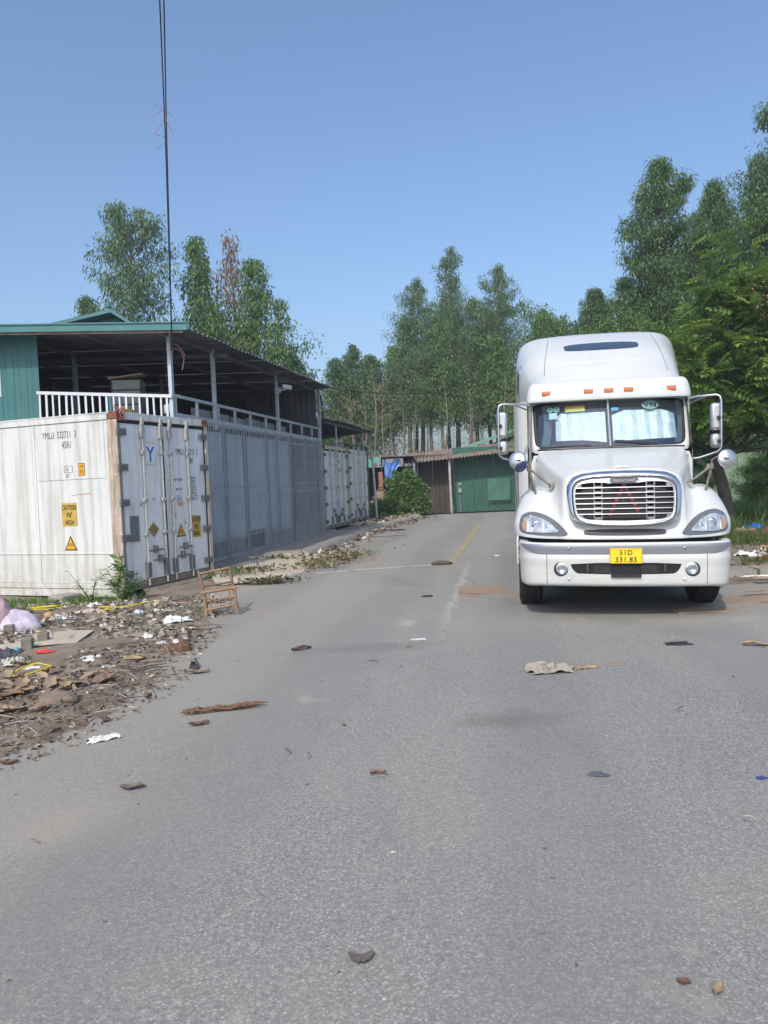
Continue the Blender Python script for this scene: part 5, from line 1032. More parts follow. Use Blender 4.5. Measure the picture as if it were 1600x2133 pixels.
# ------------------------------------------------------------------ things fixed to the warehouse
GM = Matrix.Translation(GP0) @ Matrix.Rotation(GA, 4, 'Z')
def camera_thing(label, s_, y, z, d):
    t = thing('security_camera', label, 'camera', GM @ Vector((s_, y, z)), (0, 0, GA), 'cameras on the warehouse posts')
    b_ = MB(); b_.bb(-.05, .05, -.05, .0, -.09, .05); b_.build('mounting_plate', RAIL_WHITE, t, bevel=.01)
    b_ = MB(); b_.tube([(0, -.04, -.02), (.0, -.14, -.02), (d * .05, -.2, .02)], .022, 8); b_.build('arm', RAIL_WHITE, t, 60)
    q = Vector((d * .55, -.6, -.12)).to_track_quat('Z', 'Y').to_matrix().to_4x4(); M4 = Matrix.Translation((d * .05, -.2, .07)) @ q
    b_ = MB(); b_.lathe([(0, -.12), (.055, -.12), (.062, -.1), (.062, .14), (.05, .15), (.045, .12), (0, .12)], M4, 16); b_.build('housing', flat('camera_white', (.75, .76, .77), .4) if 'camera_white' not in bpy.data.materials else bpy.data.materials['camera_white'], t, 50)
    b_ = MB(); b_.lathe([(0, .125), (.044, .124)], M4, 16); b_.build('lens', BLACK, t)
camera_thing('white bullet security camera on the middle post below the roof', 6.3, -.04, 4.34, 1)
camera_thing('small white security camera low on the far corner post', 10.1, -.05, 4.1, -.4)
t = thing('hanging_jar', 'small white jar hanging behind the pale railing at the warehouse corner', 'jar', GM @ Vector((.62, .35, 3.34)))
b_ = MB(); b_.lathe([(0, -.09), (.07, -.09), (.08, -.07), (.08, .07), (.06, .1), (0, .1)], None, 18); b_.build('jar_body', flat('milky_plastic', (.55, .57, .58), .5), t, 50); b_ = MB(); b_.tube([(0, 0, .1), (.005, 0, .5), (0, .0, 1.35)], .006, 5); b_.build('cord', BLACK, t)
t = thing('display_cabinet', 'grey glazed cabinet with a board on top inside the dark upper floor', 'cabinet', GM @ (Vector((0.07, 0, 0)) + UD * 1.25 + Vector((1.2, .2, 3.08))), (0, 0, R(4)))
b_ = MB(); b_.bb(-.3, .3, -.2, .2, 0, .95); cb = b_.build('cabinet_body', mat('grey_green_cabinet', (.2, .23, .21), .5, 0, .2, 5), t)
b_ = MB(); b_.bb(-.31, .31, -.21, -.2, .72, .76); b_.bb(-.31, .31, -.21, -.2, .42, .46); b_.bb(-.31, -.28, -.21, -.2, 0, .95); b_.bb(.28, .31, -.21, -.2, 0, .95); b_.build('cabinet_frame', BLACK, t)
b_ = MB(); b_.bar((-.34, -.1, .98), (.36, -.1, 1.06), .4, .02); b_.build('loose_board', mat('pale_board', (.36, .28, .19), .8, 0, .2, 4), t)
t = thing('tied_twine', 'pink and red twine knotted round the corner post under the roof', 'twine', GM @ Vector((.14, -.02, 4.35)))
b_ = MB()
for i in range(4): b_.tube([(.05 * math.cos(a), .05 * math.sin(a), .05 + i * .05 + .004 * a) for a in np.linspace(0, 2 * PI, 14)], .009, 5)
b_.tube([(.05, 0, .2), (.16, -.05, .16), (.26, -.08, .02), (.3, -.08, -.05)], .008, 5); b_.tube([(.05, 0, .12), (.2, -.05, .06), (.27, -.06, -.1), (.22, -.05, -.32)], .008, 5)
b_.build('knot', flat('red_pink_twine', (.36, .18, .19), .8), t, 60)
def sag(a, c_, s_, n=24):
    a = Vector(a); c_ = Vector(c_); return [a + (c_ - a) * t + Vector((0, 0, -4 * s_ * t * (1 - t))) for t in np.linspace(0, 1, n)]
pt = GM @ Vector((.14, -.05, 4.45))
def wire(pts, r_, label, grp=None):
    b_ = MB(); b_.tube(pts, r_, 6); return tag(b_.build('overhead_cable', BLACK, None, 180), label, 'cable', grp)
# the pair runs from a pole behind the camera to the corner post
def cable_pts(dx, sg=.5):
    E_ = Vector((.13, 0, 8.5)); out = []
    for t in np.linspace(0, 1.7, 60): q = pt + (E_ - pt) * t; out.append(q - Vector((0, 0, 4 * sg * t * (1 - t))) + Vector((dx * (max(0, t - .42) / .58 + .12), 0, 0)))
    return out
wire(cable_pts(-.06), .0065, 'left one of the two overhead cables coming down to the corner post'); wire(cable_pts(.06), .0065, 'right one of the two overhead cables coming down to the corner post')
t = thing('cable_knot', 'tuft of pink string knotted on the overhead cables against the sky', 'string', (0, 0, 0)); b_ = MB(); cp_ = cable_pts(0); base = cp_[15]; dr_ = (cp_[17] - cp_[16]).normalized()
for i in range(9):
    q = base + dr_ * random.uniform(-.3, .3); b_.tube([q, q + Vector((random.uniform(-.16, .16), random.uniform(-.06, .06), random.uniform(-.16, .1)))], .003, 4)
b_.build('strings', bpy.data.materials['red_pink_twine'], t)
e0 = GM @ Vector((9.72, -.55, 4.72))
wire(sag(e0, (6.0, 36.0, 6.35), .42), .013, 'thin cable sagging from the warehouse eave across the road to the trees')
wire([GM @ Vector(p) for p in ((10.2, -.02, 4.7), (10.38, -.03, 4.55), (10.55, -.03, 4.2), (10.5, -.03, 3.8), (10.38, -.03, 3.4))], .03, 'black hose looping down the far corner of the warehouse')

# ------------------------------------------------------------------ broken bamboo chair by the road
t = thing('bamboo_chair', 'low broken bamboo chair frame standing at the road edge', 'chair', (-2.2, 10.12, .035), (R(-2), R(-4), R(14)))
BAM = mat('bamboo', (.27, .165, .09), .55, 0, .2, 12, dirt=(.2, .12, .06), dirt_amt=.6, dirt_scale=(9, 9, 9)); BAMD = mat('dark_bamboo', (.16, .095, .055), .6, 0, .25, 12)
def pole(name, a, c_, r_=.019, m=BAM): b_ = MB(); b_.tube([a, (Vector(a) + Vector(c_)) / 2, c_], [r_, r_ * .93, r_], 9); return b_.build(name, m, t, 60)
for x in (-.2, .2): pole('leg', (x, 0, 0), (x * .98, .02, .3), .024); pole('leg', (x + .02, .3, 0), (x, .28, .29), .022, BAMD); pole('back_post', (x * 1.0, .26, .26), (x * 1.04 - .03, .45, .58), .02, BAMD); pole('seat_rail', (x, -.02, .3), (x, .32, .29), .018)
pole('seat_rail', (-.24, .0, .305), (.24, .01, .315), .021); pole('seat_rail', (-.23, .1, .31), (.23, .1, .318), .014); pole('seat_rail', (-.23, .2, .31), (.23, .2, .315), .014, BAMD); pole('seat_rail', (-.22, .3, .31), (.22, .3, .31), .018)
pole('stretcher', (-.19, .0, .075), (.21, .01, .09), .018); pole('stretcher', (-.18, .29, .14), (.2, .3, .15), .016, BAMD); pole('back_rail', (-.23, .42, .53), (.17, .43, .56), .018); pole('back_rail', (-.2, .3, .36), (.2, .3, .375), .014, BAMD)
for x in (-.13, .13): pole('spindle', (x, .0, .085), (x, .0, .3), .009)
for x in (-.06, -.02, .07): pole('cord', (x, .02, .09), (x + .005, .02, .3), .003, flat('pale_cord', (.5, .42, .32), .8) if 'pale_cord' not in bpy.data.materials else bpy.data.materials['pale_cord'])

# ------------------------------------------------------------------ vegetation
def fast_mesh(name, V, F4, mats, rnd=None, smooth=True):
    """V (n,3), F4 (m,4) quads; rnd (m,) per-face random value stored as an attribute"""
    me = bpy.data.meshes.new(name); n, m = len(V), len(F4)
    me.vertices.add(n); me.vertices.foreach_set('co', np.asarray(V, np.float32).ravel())
    me.loops.add(4 * m); me.loops.foreach_set('vertex_index', np.asarray(F4, np.int32).ravel())
    me.polygons.add(m); me.polygons.foreach_set('loop_start', np.arange(0, 4 * m, 4, dtype=np.int32)); me.polygons.foreach_set('loop_total', np.full(m, 4, np.int32))
    for x in (mats if isinstance(mats, (list, tuple)) else [mats]): me.materials.append(x)
    if rnd is not None:
        a = me.attributes.new('rnd', 'FLOAT', 'FACE'); a.data.foreach_set('value', np.asarray(rnd, np.float32))
    me.update(calc_edges=True); me.validate(); return me
def leaves(C_, D, ln, wd, rng, bend=.25):
    """kite leaves: base points C_ (n,3), directions D (n,3), lengths, widths"""
    n = len(C_); D = D / np.linalg.norm(D, axis=1, keepdims=True); r_ = rng.normal(size=(n, 3)); Wv = np.cross(D, r_); Wv /= np.linalg.norm(Wv, axis=1, keepdims=True) + 1e-9
    Nn = np.cross(D, Wv); ln = np.asarray(ln)[:, None]; wd = np.asarray(wd)[:, None]
    mid = C_ + D * ln * .45 + Nn * ln * bend * .25
    V = np.stack([C_, mid + Wv * wd / 2, C_ + D * ln, mid - Wv * wd / 2], 1).reshape(-1, 3); return V, np.arange(4 * n).reshape(-1, 4)
def tree_mesh(seed, H, h0, Rm, nb, leaf, clump_n, profile, lean=0, droop=.9, sp=.36, kind='euc', sparse=1.0):
    """returns (trunk MB, V, F, rnd). H height, h0 lowest branch, Rm largest branch reach"""
    rng = np.random.default_rng(seed); tb = MB(); pts = []; 
    for i, t in enumerate(np.linspace(0, 1, 9)): pts.append(Vector((lean * t * H + .12 * math.sin(seed + 2.3 * t * 3), .12 * math.cos(seed * 1.7 + 2.6 * t * 3), t * H * .97)))
    r0 = .012 * H + .02; tb.tube(pts, [r0 * (1 - .93 * t) for t in np.linspace(0, 1, 9)], 8)
    def on(t): 
        f = t * 8; i = min(7, int(f)); return pts[i].lerp(pts[i + 1], f - i)
    C_, D_ = [], []
    for b in range(nb):
        t = (b + rng.random()) / nb; h = h0 + (H * .98 - h0) * t; Lb = Rm * profile(t) * rng.uniform(.45, 1.15); az = b * 2.4 + rng.uniform(-.5, .5)
        el = rng.uniform(.35, .95); base = on(h / H / .97 if h / H / .97 < 1 else 1); dv = np.array([math.cos(az) * math.cos(el), math.sin(az) * math.cos(el), math.sin(el)])
        p0 = np.array(base); p1 = p0 + dv * Lb * .6; p2 = p0 + dv * Lb * np.array([1, 1, .8]); 
        if Lb > .35: tb.tube([p0, p1, p2], [max(.012, .016 * Lb), .011 * Lb, .006], 5, cap=False)
        nc = max(2, int(round(1.6 + Lb * 2.0)))
        for k in range(nc):
            f = .35 + .65 * (k + rng.random()) / nc; c = p0 + (p2 - p0) * f + rng.normal(size=3) * .16 * np.array([1, 1, .7]) * (.6 + .25 * Lb)
            m = int(clump_n * rng.uniform(.5, 1.35) * sparse); q = np.clip(rng.normal(size=(m, 3)), -1.5, 1.5) * np.array([sp, sp, sp * .95]) * (1.12 - .6 * t) * rng.uniform(.75, 1.15); C_.append(c + q)
            d = q * .8 + rng.normal(size=(m, 3)) * .35 + np.array([0, 0, -droop]); D_.append(d)
    C_ = np.concatenate(C_); D_ = np.concatenate(D_); n = len(C_)
    V, F = leaves(C_, D_, leaf[0] * rng.uniform(.65, 1.25, n), leaf[1] * rng.uniform(.7, 1.3, n), rng)
    return tb, V, F, np.clip(rng.normal(.5, .22, n), 0, 1)
L_EUC = leaf_mat('grey_green_leaves', [(.05, .11, .045), (.105, .2, .075), (.21, .31, .13)], .35, .42, .5)
L_GRN = leaf_mat('fresh_green_leaves', [(.055, .135, .035), (.115, .23, .06), (.22, .33, .095)], .38, .42, .5)
L_DRK = leaf_mat('dark_green_leaves', [(.04, .1, .032), (.08, .17, .055), (.16, .26, .09)], .33, .4, .5)
L_DRY = leaf_mat('dry_brown_leaves', [(.2, .12, .07), (.3, .19, .12), (.4, .3, .2)], .3, .6, .2)
L_CAS = leaf_mat('compound_leaves', [(.06, .14, .03), (.12, .235, .045), (.25, .35, .075)], .44, .38, .5)
L_YEL = leaf_mat('young_yellow_leaves', [(.2, .3, .03), (.28, .36, .05), (.35, .36, .08)], .4, .4, .5)
GRASSM = leaf_mat('grass_blades', [(.05, .09, .02), (.085, .14, .03), (.2, .19, .08)], .3, .5, .3)
BARK = mat('pale_bark', (.24, .205, .17), .85, 0, .3, 3, dirt=(.12, .085, .06), dirt_amt=.8, dirt_scale=(6, 6, 1.2), dirt_lo=.46)
BARKD = mat('dark_bark', (.095, .08, .068), .9, 0, .35, 5)
cone = lambda t: (t + .06) ** .4 * (1 - t) ** .9 * 1.85
tall = lambda t: (.75 + .25 * math.sin(7 * t)) * (t + .12) ** .35 * (1 - t) ** .72 * 1.45
round_ = lambda t: math.sin(PI * min(1, .12 + .86 * t)) ** .6
VAR = {}
for nm, a, lm in (('a', dict(seed=3, H=17.5, h0=7.4, Rm=4, nb=58, leaf=(0.23, 0.052), clump_n=54, profile=cone), L_EUC),
                  ('b', dict(seed=8, H=17.5, h0=8.0, Rm=3.9, nb=54, leaf=(0.23, 0.052), clump_n=52, profile=tall), L_EUC),
                  ('c', dict(seed=14, H=15.0, h0=6.4, Rm=3.5, nb=48, leaf=(0.27, 0.075), clump_n=48, profile=tall), L_GRN),
                  ('d', dict(seed=21, H=12.0, h0=4.0, Rm=3, nb=52, leaf=(0.26, 0.065), clump_n=52, profile=cone), L_DRK),
                  ('e', dict(seed=29, H=16.0, h0=2.0, Rm=4.2, nb=105, leaf=(0.19, 0.042), clump_n=115, profile=cone), L_DRK),
                  ('f', dict(seed=33, H=13.0, h0=3.2, Rm=2.7, nb=44, leaf=(0.28, 0.075), clump_n=34, profile=tall, sparse=.8), L_GRN),
                  ('g', dict(seed=41, H=15.0, h0=6.0, Rm=1.7, nb=46, leaf=(.3, .07), clump_n=15, profile=cone), L_DRY),
                  ('h', dict(seed=47, H=9.5, h0=2.6, Rm=1.6, nb=26, leaf=(0.22, 0.06), clump_n=6, profile=round_, sparse=.8), L_EUC),
                  ('i', dict(seed=52, H=8.5, h0=2.0, Rm=1.5, nb=22, leaf=(0.22, 0.06), clump_n=5, profile=round_, sparse=.7), L_DRY),
                  ('j', dict(seed=58, H=7.0, h0=.6, Rm=2.9, nb=80, leaf=(0.17, 0.062), clump_n=105, profile=round_, droop=.3), L_GRN),
                  ('l', dict(seed=71, H=16.6, h0=8.6, Rm=3.4, nb=44, leaf=(0.26, 0.065), clump_n=46, profile=lambda t: (.35 + .65 * math.sin(PI * min(1, .1 + t * .8))) * (1.05 - .45 * t)), L_EUC),
                  ('k', dict(seed=63, H=16.0, h0=2.5, Rm=3.8, nb=100, leaf=(0.19, 0.042), clump_n=100, profile=tall), L_EUC)):
    tb, V, F, rn = tree_mesh(**a); VAR[nm] = (tb.mesh('trunk', BARKD if nm in 'ej' else BARK, 60), fast_mesh('crown', V, F, lm, rn))
def tree(v, x, y, label, s=1.0, sz=None, rz=None, group='slender trees standing behind the yard', name='tree', z=-.1):
    t = thing(name, label, 'tree', (x, y, z), (0, 0, rz if rz is not None else random.uniform(0, 6.28)), group)
    t.scale = (s, s, sz or s); tr, cr = VAR[v]; link('trunk', tr, t); link('crown', cr, t); return t
# left, behind the warehouse
LG = 'trees behind the warehouse roof'
tree('l', -12.6, 40, 'airy tall tree with a full round crown behind the teal gable', 1.0, 1.0, .3, LG)
tree('d', -16.3, 44, 'small leafy treetop at the left of the gable finial', 1.0, 1.1, 1.2, LG)
tree('c', -9.4, 42, 'bright green tree just right of the overhead cables', 1.05, 1.04, 2.2, LG)
tree('f', -10.4, 43.5, 'low thin green treetop between the two tall trees over the warehouse', 1.0, .78, .2, LG)
tree('g', -7.9, 43, 'dry reddish-brown treetop between two green trees', 1.05, 1.07, .4, LG)
tree('c', -6.6, 42.5, 'green tree with a narrow pointed top right of the dry brown treetop', 1.0, .96, 4.1, LG)
tree('f', -5.2, 41, 'loose leaning crown overhanging the end of the warehouse roof', 1.0, .92, 1.0, LG)
tree('d', -4.55, 42, 'rounded low crown peeping over the far end of the warehouse roof', .9, .75, 2.7, LG)
tree('f', -8.6, 40.5, 'pale green crown low behind the corrugated eave', 1.0, .82, 3.4, LG)
# the grove behind the sheds
MG = 'grove of tall slender trees behind the sheds'
tree('b', 5.7, 58, 'tallest pointed tree of the grove behind the sheds', 1.1, 1.1, 2.0, MG)
tree('a', 3.3, 58.5, 'second tallest tree, left shoulder of the big clump behind the sheds', 1.0, .985, .8, MG)
tree('b', 2.2, 56.5, 'drooping outermost left tree of the big clump behind the sheds', .95, .8, 4.6, MG)
tree('a', 7.3, 59, 'broad tree between the two tallest tops of the grove', 1.0, .9, 3.3, MG)
tree('a', 9.3, 58, 'pyramid topped tree with a gap on both sides right of the tallest', .98, 1.02, 1.9, MG)
tree('a', 10.9, 57, 'tree partly hidden by the left edge of the truck roof', .9, .6, 5.2, MG)
for x, y, v, s, sz in ((4.4, 54, 'c', .95, .86), (7.0, 55, 'c', 1.0, .8), (5.6, 62, 'b', .9, .95), (8.6, 61, 'a', .9, .88), (3.6, 54.5, 'a', .85, .72), (6.3, 54, 'b', .85, .7), (8.4, 53.5, 'c', .95, .8), (2.9, 61, 'a', .85, .85), (9.4, 62, 'b', .9, .8), (11.5, 61, 'a', .8, .55)):
    tree(v, x, y, 'slender tree inside the dense clump of the grove behind the sheds', s, sz, None, MG)
tree('d', -3.2, 58, 'low tree nearest the warehouse at the left end of the grove', 1.05, .95, .5, MG)
tree('d', -1.9, 60, 'pointed low tree second from the left end of the grove', .95, 1.06, 2.9, MG)
tree('d', -.5, 58.5, 'wide low dark tree in the middle of the low left part of the grove', 1.15, .97, 1.4, MG)
tree('c', 1.0, 57.5, 'brighter green low tree beside the big clump of the grove', .9, .8, 5.5, MG)
tree('i', .2, 53, 'dry brown sapling above the blue tarpaulin', 1.0, 1.05, .7, MG); tree('i', -2.0, 54, 'dry brown sapling above the green framed container', 1.0, 1.0, 2.7, MG)
for i in range(17):
    x = -4.5 + i * .88 + random.uniform(-.25, .25); tree('h' if i % 3 else 'i', x, random.uniform(46, 56), 'thin bare stemmed sapling among the trunks behind the sheds', random.uniform(.8, 1.0), random.uniform(.7, 1.0), None, 'bare saplings behind the sheds', 'sapling')
# right of the grove, above the truck roof
tree('j', 11.0, 50, 'low spreading dark crown just above the truck roof on the left', 1.15, 1.72, 1.0, 'trees rising over the truck roof')
tree('j', 13.6, 50, 'low bushy crown above the middle of the truck roof', 1.1, 1.45, 2.4, 'trees rising over the truck roof')
tree('c', 15.5, 54, 'small pointed tree rising between the low crowns over the truck roof', .95, .97, 3.2, 'trees rising over the truck roof')
tree('d', 13.0, 56, 'tree half hidden behind the low crowns over the truck roof', 1.0, .85, 4.4, 'trees rising over the truck roof')
RG = 'tall dense trees on the right'
tree('e', 13.5, 36, 'huge dense dark tree towering right of the truck roof', 1.1, 1.03, .6, RG)
tree('k', 12.3, 38, 'fuller left flank tree of the dense group right of the truck roof', .9, .72, 4.4, RG)
tree('e', 15.0, 34, 'shorter pointed tree standing second from the right edge', .8, .91, 2.1, RG)
tree('e', 16.5, 30.3, 'very tall tree cut by the right edge of the picture', 1.1, 1.07, 3.7, RG)
for x, y, v, s, sz in ((17.5, 35, 'k', 1, 1), (19, 31, 'e', 1, 1), (14.5, 40, 'k', 1, .85), (12.0, 42, 'e', .9, .75), (17.5, 40, 'e', 1, 1), (15.8, 32.5, 'k', .9, .7)):
    tree(v, x, y, 'dense tree filling the background of the group on the right', s, sz, None, RG)
for x, y, s, sz in ((10.6, 34.6, 1.0, 1.15), (13.0, 34.8, 1.1, 1.2), (15.3, 34.5, 1.1, 1.1), (17.8, 34.5, 1.1, 1.1), (9.0, 36, 1.0, 1.1), (11.8, 36.5, 1.1, 1.3)):
    tree('j', x, y, 'leafy bush-like tree crowding the green sheet fence', s, sz, None, 'bushy trees along the sheet fence', 'bushy_tree')

# broad tree at the right roadside with compound leaves
def frond_arrays(npair, L, lw, seed):
    rng = np.random.default_rng(seed); C_, D_, ln = [], [], []
    for i in range(npair):
        t = (i + 1) / (npair + .3); x = L * t; z = -.28 * L * t * t
        for s_ in (-1, 1): C_.append((x, 0, z)); D_.append((.45, s_ * 1.0, -.25 + rng.normal() * .12)); ln.append(L * .3 * math.sin(PI * (.18 + .72 * t)) ** .5)
    C_.append((L * .97, 0, -.27 * L)); D_.append((1, 0, -.4)); ln.append(L * .24)
    C_ = np.array(C_); D_ = np.array(D_); D_ /= np.linalg.norm(D_, axis=1, keepdims=True); ln = np.array(ln)[:, None]
    up = np.array([0, 0, 1.]); Wv = np.cross(D_, up); Wv /= np.linalg.norm(Wv, axis=1, keepdims=True); mid = C_ + D_ * ln * .5 + up * ln * .06
    V = np.stack([C_, mid + Wv * lw / 2, C_ + D_ * ln - up * ln * .1, mid - Wv * lw / 2], 1).reshape(-1, 3)
    n = len(C_); F = np.arange(4 * n).reshape(-1, 4)
    st = np.array([[0, .006, 0], [L * .5, .005, -.07 * L], [L, .003, -.28 * L], [L, -.003, -.28 * L], [L * .5, -.005, -.07 * L], [0, -.006, 0]]); k = len(V)
    V = np.concatenate([V, st]); F = np.concatenate([F, [[k, k + 1, k + 4, k + 5], [k + 1, k + 2, k + 3, k + 4]]]); return V, F
CT = thing('roadside_tree', 'broad roadside tree with feathery compound leaves and dark leaning trunk right of the truck', 'tree', (9.45, 21.0, 0))
tb = MB(); trunk = [Vector(p) for p in ((0, 0, -.05), (-.12, .0, 1.0), (-.36, .05, 2.0), (-.3, .1, 3.0), (.0, .1, 4.2), (.2, .0, 5.4))]
tb.tube(trunk, [.2, .165, .15, .13, .09, .04], 10); rng = np.random.default_rng(5); tips = []
for i in range(34):
    b0 = trunk[2 + i % 4]; az = i * 2.4 + rng.uniform(-.3, .3); L_ = rng.uniform(1.3, 3.3); e_ = rng.uniform(-.05, .75)
    p1 = b0 + Vector((math.cos(az), math.sin(az), math.sin(e_))) * L_ * .5; p2 = b0 + Vector((math.cos(az) * 1.0, math.sin(az), math.sin(e_) * .8)) * L_
    tb.tube([b0, p1, p2], [.05, .03, .012], 6, cap=False)
    for k in range(7): tips.append(p1.lerp(p2, rng.random() * 1.1) + Vector(rng.normal(size=3) * .28))
tb.build('trunk', BARKD, CT, 60)
FV = [frond_arrays(6, .52, .085, 1), frond_arrays(5, .46, .085, 2), frond_arrays(7, .6, .088, 3)]
def rot_of(az, el, roll): return np.array(Euler((roll, -el, az)).to_matrix())
AV, AF, AR, off = [], [], [], 0; near_f = []
cands = []
for tp in tips:
    for k in range(9):
        p = np.array(tp) + rng.normal(size=3) * .28; p[2] = max(p[2], 2.9 + .3 * rng.random()); cands.append((p, rng.uniform(0, 6.28), rng.uniform(-.5, .45), rng.normal() * .4, int(rng.integers(3)), rng.uniform(.75, 1.2)))
# fill the crown's front with further sprays so that it hangs low over the fence
for k in range(760):
    p = np.array([rng.uniform(-2.6, 4.2), rng.uniform(-3.6, 1.0), rng.uniform(2.75, 6.4)]); 
    if p[2] < 3.3 and rng.random() < .5: continue
    if p[0] < -1.6 and p[2] > 5.2: continue
    cands.append((p, rng.uniform(0, 6.28), rng.uniform(-.6, .4), rng.normal() * .4, int(rng.integers(3)), rng.uniform(.75, 1.25)))
cands.sort(key=lambda c: c[0][1])
fm = [fast_mesh('frond', FV[i][0], FV[i][1], L_CAS, np.full(len(FV[i][1]), .3 + .25 * i)) for i in range(3)]
fy = fast_mesh('frond', FV[2][0], FV[2][1], L_YEL, np.linspace(0, 1, len(FV[2][1])))
for i, (p, az, el, ro, v, s) in enumerate(cands):
    if i < 260:
        o = link('frond', fm[v], CT, tuple(p), (ro, -el, az), (s, s, s))
    else:
        V = FV[v][0] @ rot_of(az, el, ro).T * s + p; AV.append(V); AF.append(FV[v][1] + off); off += len(V); AR.append(np.full(len(FV[v][1]), np.clip(rng.normal(.45, .25), 0, 1)))
tag(link('crown', fast_mesh('crown', np.concatenate(AV), np.concatenate(AF), L_CAS, np.concatenate(AR)), CT), kind='stuff')
for p, az, el in (((-1.5, -2.8, 5.2), PI * .95, .1), ((-.9, -3.0, 4.75), PI * 1.3, -.1), ((-.75, -3.05, 4.7), PI * 1.75, -.15), ((1.9, -3.0, 4.35), .3, .1), ((.2, -3.1, 6.0), 2.5, .5)):
    tag(link('frond', fy, CT, p, (0, -el, az), (1.25, 1.25, 1.25)), 'young yellow-green frond')
# two dry brown seed clusters hanging in it
for p in ((.7, -3.2, 2.95), (-.1, -3.0, 5.55), (2.2, -3.2, 3.7)):
    n = 240; q = rng.normal(size=(n, 3)) * np.array([.22, .2, .26]); V, F = leaves(q, rng.normal(size=(n, 3)) + np.array([0, 0, -.6]), rng.uniform(.08, .18, n), rng.uniform(.03, .05, n), rng)
    tag(link('dry_leaves', fast_mesh('dry_leaves', V, F, L_DRY, rng.random(n)), CT, p), 'dry brown leaf cluster', kind='stuff')
# large leaved plants against the fence
def big_leaf(seed, L=.5):
    rng_ = np.random.default_rng(seed); b_ = MB(); rows = []
    for u_ in np.linspace(0, 1, 9):
        w_ = L * .32 * math.sin(PI * min(1, .06 + u_ * .94)) ** .6 * (1 + .35 * math.sin(u_ * 21)); rows.append([(L * u_, w_ * v_, -.35 * L * u_ ** 2 + .08 * L * (1 - abs(v_))) for v_ in np.linspace(-1, 1, 5)])
    b_.grid(rows); return b_.mesh('leaf', flat('big_leaf_green', (.03, .075, .03), .4) if 'big_leaf_green' not in bpy.data.materials else bpy.data.materials['big_leaf_green'], 180)
blm = [big_leaf(i, .55) for i in range(3)]
for (x, y, z0, h, lab) in ((8.35, 20.4, 0, 2.35, 'broad leaved young plant with drooping leaves left of the dark trunk'), (10.6, 20.6, 0, 2.3, 'broad leaved young plant with drooping leaves right of the dark trunk'), (12.4, 24.0, 0, 2.6, 'broad leaved plant in front of the fence near the right edge')):
    t = thing('broad_leaved_plant', lab, 'plant', (x, y, z0), (0, 0, 0), 'broad leaved plants by the fence'); b_ = MB(); b_.tube([(0, 0, 0), (.05, 0, h * .5), (0, 0, h)], [.03, .025, .012], 7); b_.build('stem', BARKD, t, 60)
    for i in range(9): link('leaf', blm[i % 3], t, (0, 0, h - .07 * i), (random.uniform(-.4, .4), random.uniform(.1, .9), i * 2.4), (1, 1, 1))
# bush beside the lean-to
for (x, y, z, s, lab) in ((1.1, 37.2, 1.35, (.95, .6, .85), 'rounded leafy bush growing in front of the lean-to and blue tarpaulin'), (.2, 36.6, .45, (1.1, .6, .45), 'low bush spreading at the foot of the brick heap'), (1.75, 37.0, .6, (.5, .5, .6), 'small bush against the brown sheet wall')):
    n = int(5200 * s[0] * s[2]) + 900; q = rng.normal(size=(n, 3)); q /= np.linalg.norm(q, axis=1, keepdims=True); q *= (rng.random((n, 1)) ** .4) * (1 + .22 * np.sin(q[:, :1] * 9 + q[:, 2:] * 7)); q = q * np.array(s)
    V, F = leaves(q, q + rng.normal(size=(n, 3)) * .6, rng.uniform(.1, .2, n), rng.uniform(.05, .09, n), rng); t = thing('bush', lab, 'bush', (x, y, z)); link('foliage', fast_mesh('foliage', V, F, L_GRN, rng.random(n)), t)
    b_ = MB()
    for i in range(6): b_.tube([(random.uniform(-.1, .1), 0, -z), (random.uniform(-.3, .3) * s[0], random.uniform(-.2, .2), 0), (random.uniform(-.6, .6) * s[0], random.uniform(-.3, .3), s[2] * .7)], [.03, .02, .008], 6)
    b_.build('stems', BARKD, t, 60)
for (x, y, sc, lab) in ((13.6, 27.5, .3, 'low green bush in the grass left of the brick stack'), (15.9, 27.8, .34, 'low green bush at the right edge below the brick stack'), (11.6, 28.5, .26, 'small green bush at the foot of the fence behind the trunk')):
    t = thing('bush', lab, 'bush', (x, y, -.1)); t.scale = (sc * 1.5, sc * 1.2, sc); link('stems', VAR['j'][0], t); link('foliage', VAR['j'][1], t)
# weed at the container corner
def weed(x, y, lab, hs, nl, ls, lw_, m, seed, sp=.12, up=.6):
    rg = np.random.default_rng(seed); t = thing('weed', lab, 'plant', (x, y, ground_z(x, y))); b_ = MB(); C_, D_ = [], []
    for h in hs:
        a = rg.uniform(0, 6.28); tip = Vector((math.cos(a) * sp * h * 2, math.sin(a) * sp * h * 2, h)); b_.tube([(0, 0, 0), tip * .5 + Vector((0, 0, .03)), tip], [.008, .006, .003], 5)
        for k in range(nl):
            f = rg.uniform(.3, 1.02); C_.append(np.array(tip) * f); az = rg.uniform(0, 6.28); D_.append((math.cos(az), math.sin(az), rg.uniform(-.5, up)))
    C_ = np.array(C_); D_ = np.array(D_); n = len(C_); V, F = leaves(C_, D_, rg.uniform(.6, 1.2, n) * ls, rg.uniform(.7, 1.2, n) * lw_, rg); b_.build('stems', GRASSM, t, 60); link('leaves', fast_mesh('leaves', V, F, m, rg.random(n)), t); return t
weed(-4.2, 11.85, 'leafy weed with a tall spray of broad leaves at the container corner', [.85, .78, .7], 11, .17, .065, L_GRN, 3, .1)
weed(-4.05, 11.8, 'tangled feathery weeds bunched low against the container corner post', [.5, .45, .4, .36, .5, .42, .3, .35, .4, .3, .45, .3], 34, .13, .016, L_EUC, 5, .35)
weed(-4.55, 11.75, 'thin straggly weed with bare stems left of the container corner', [.5, .42, .35, .3], 14, .12, .014, L_EUC, 6, .3)
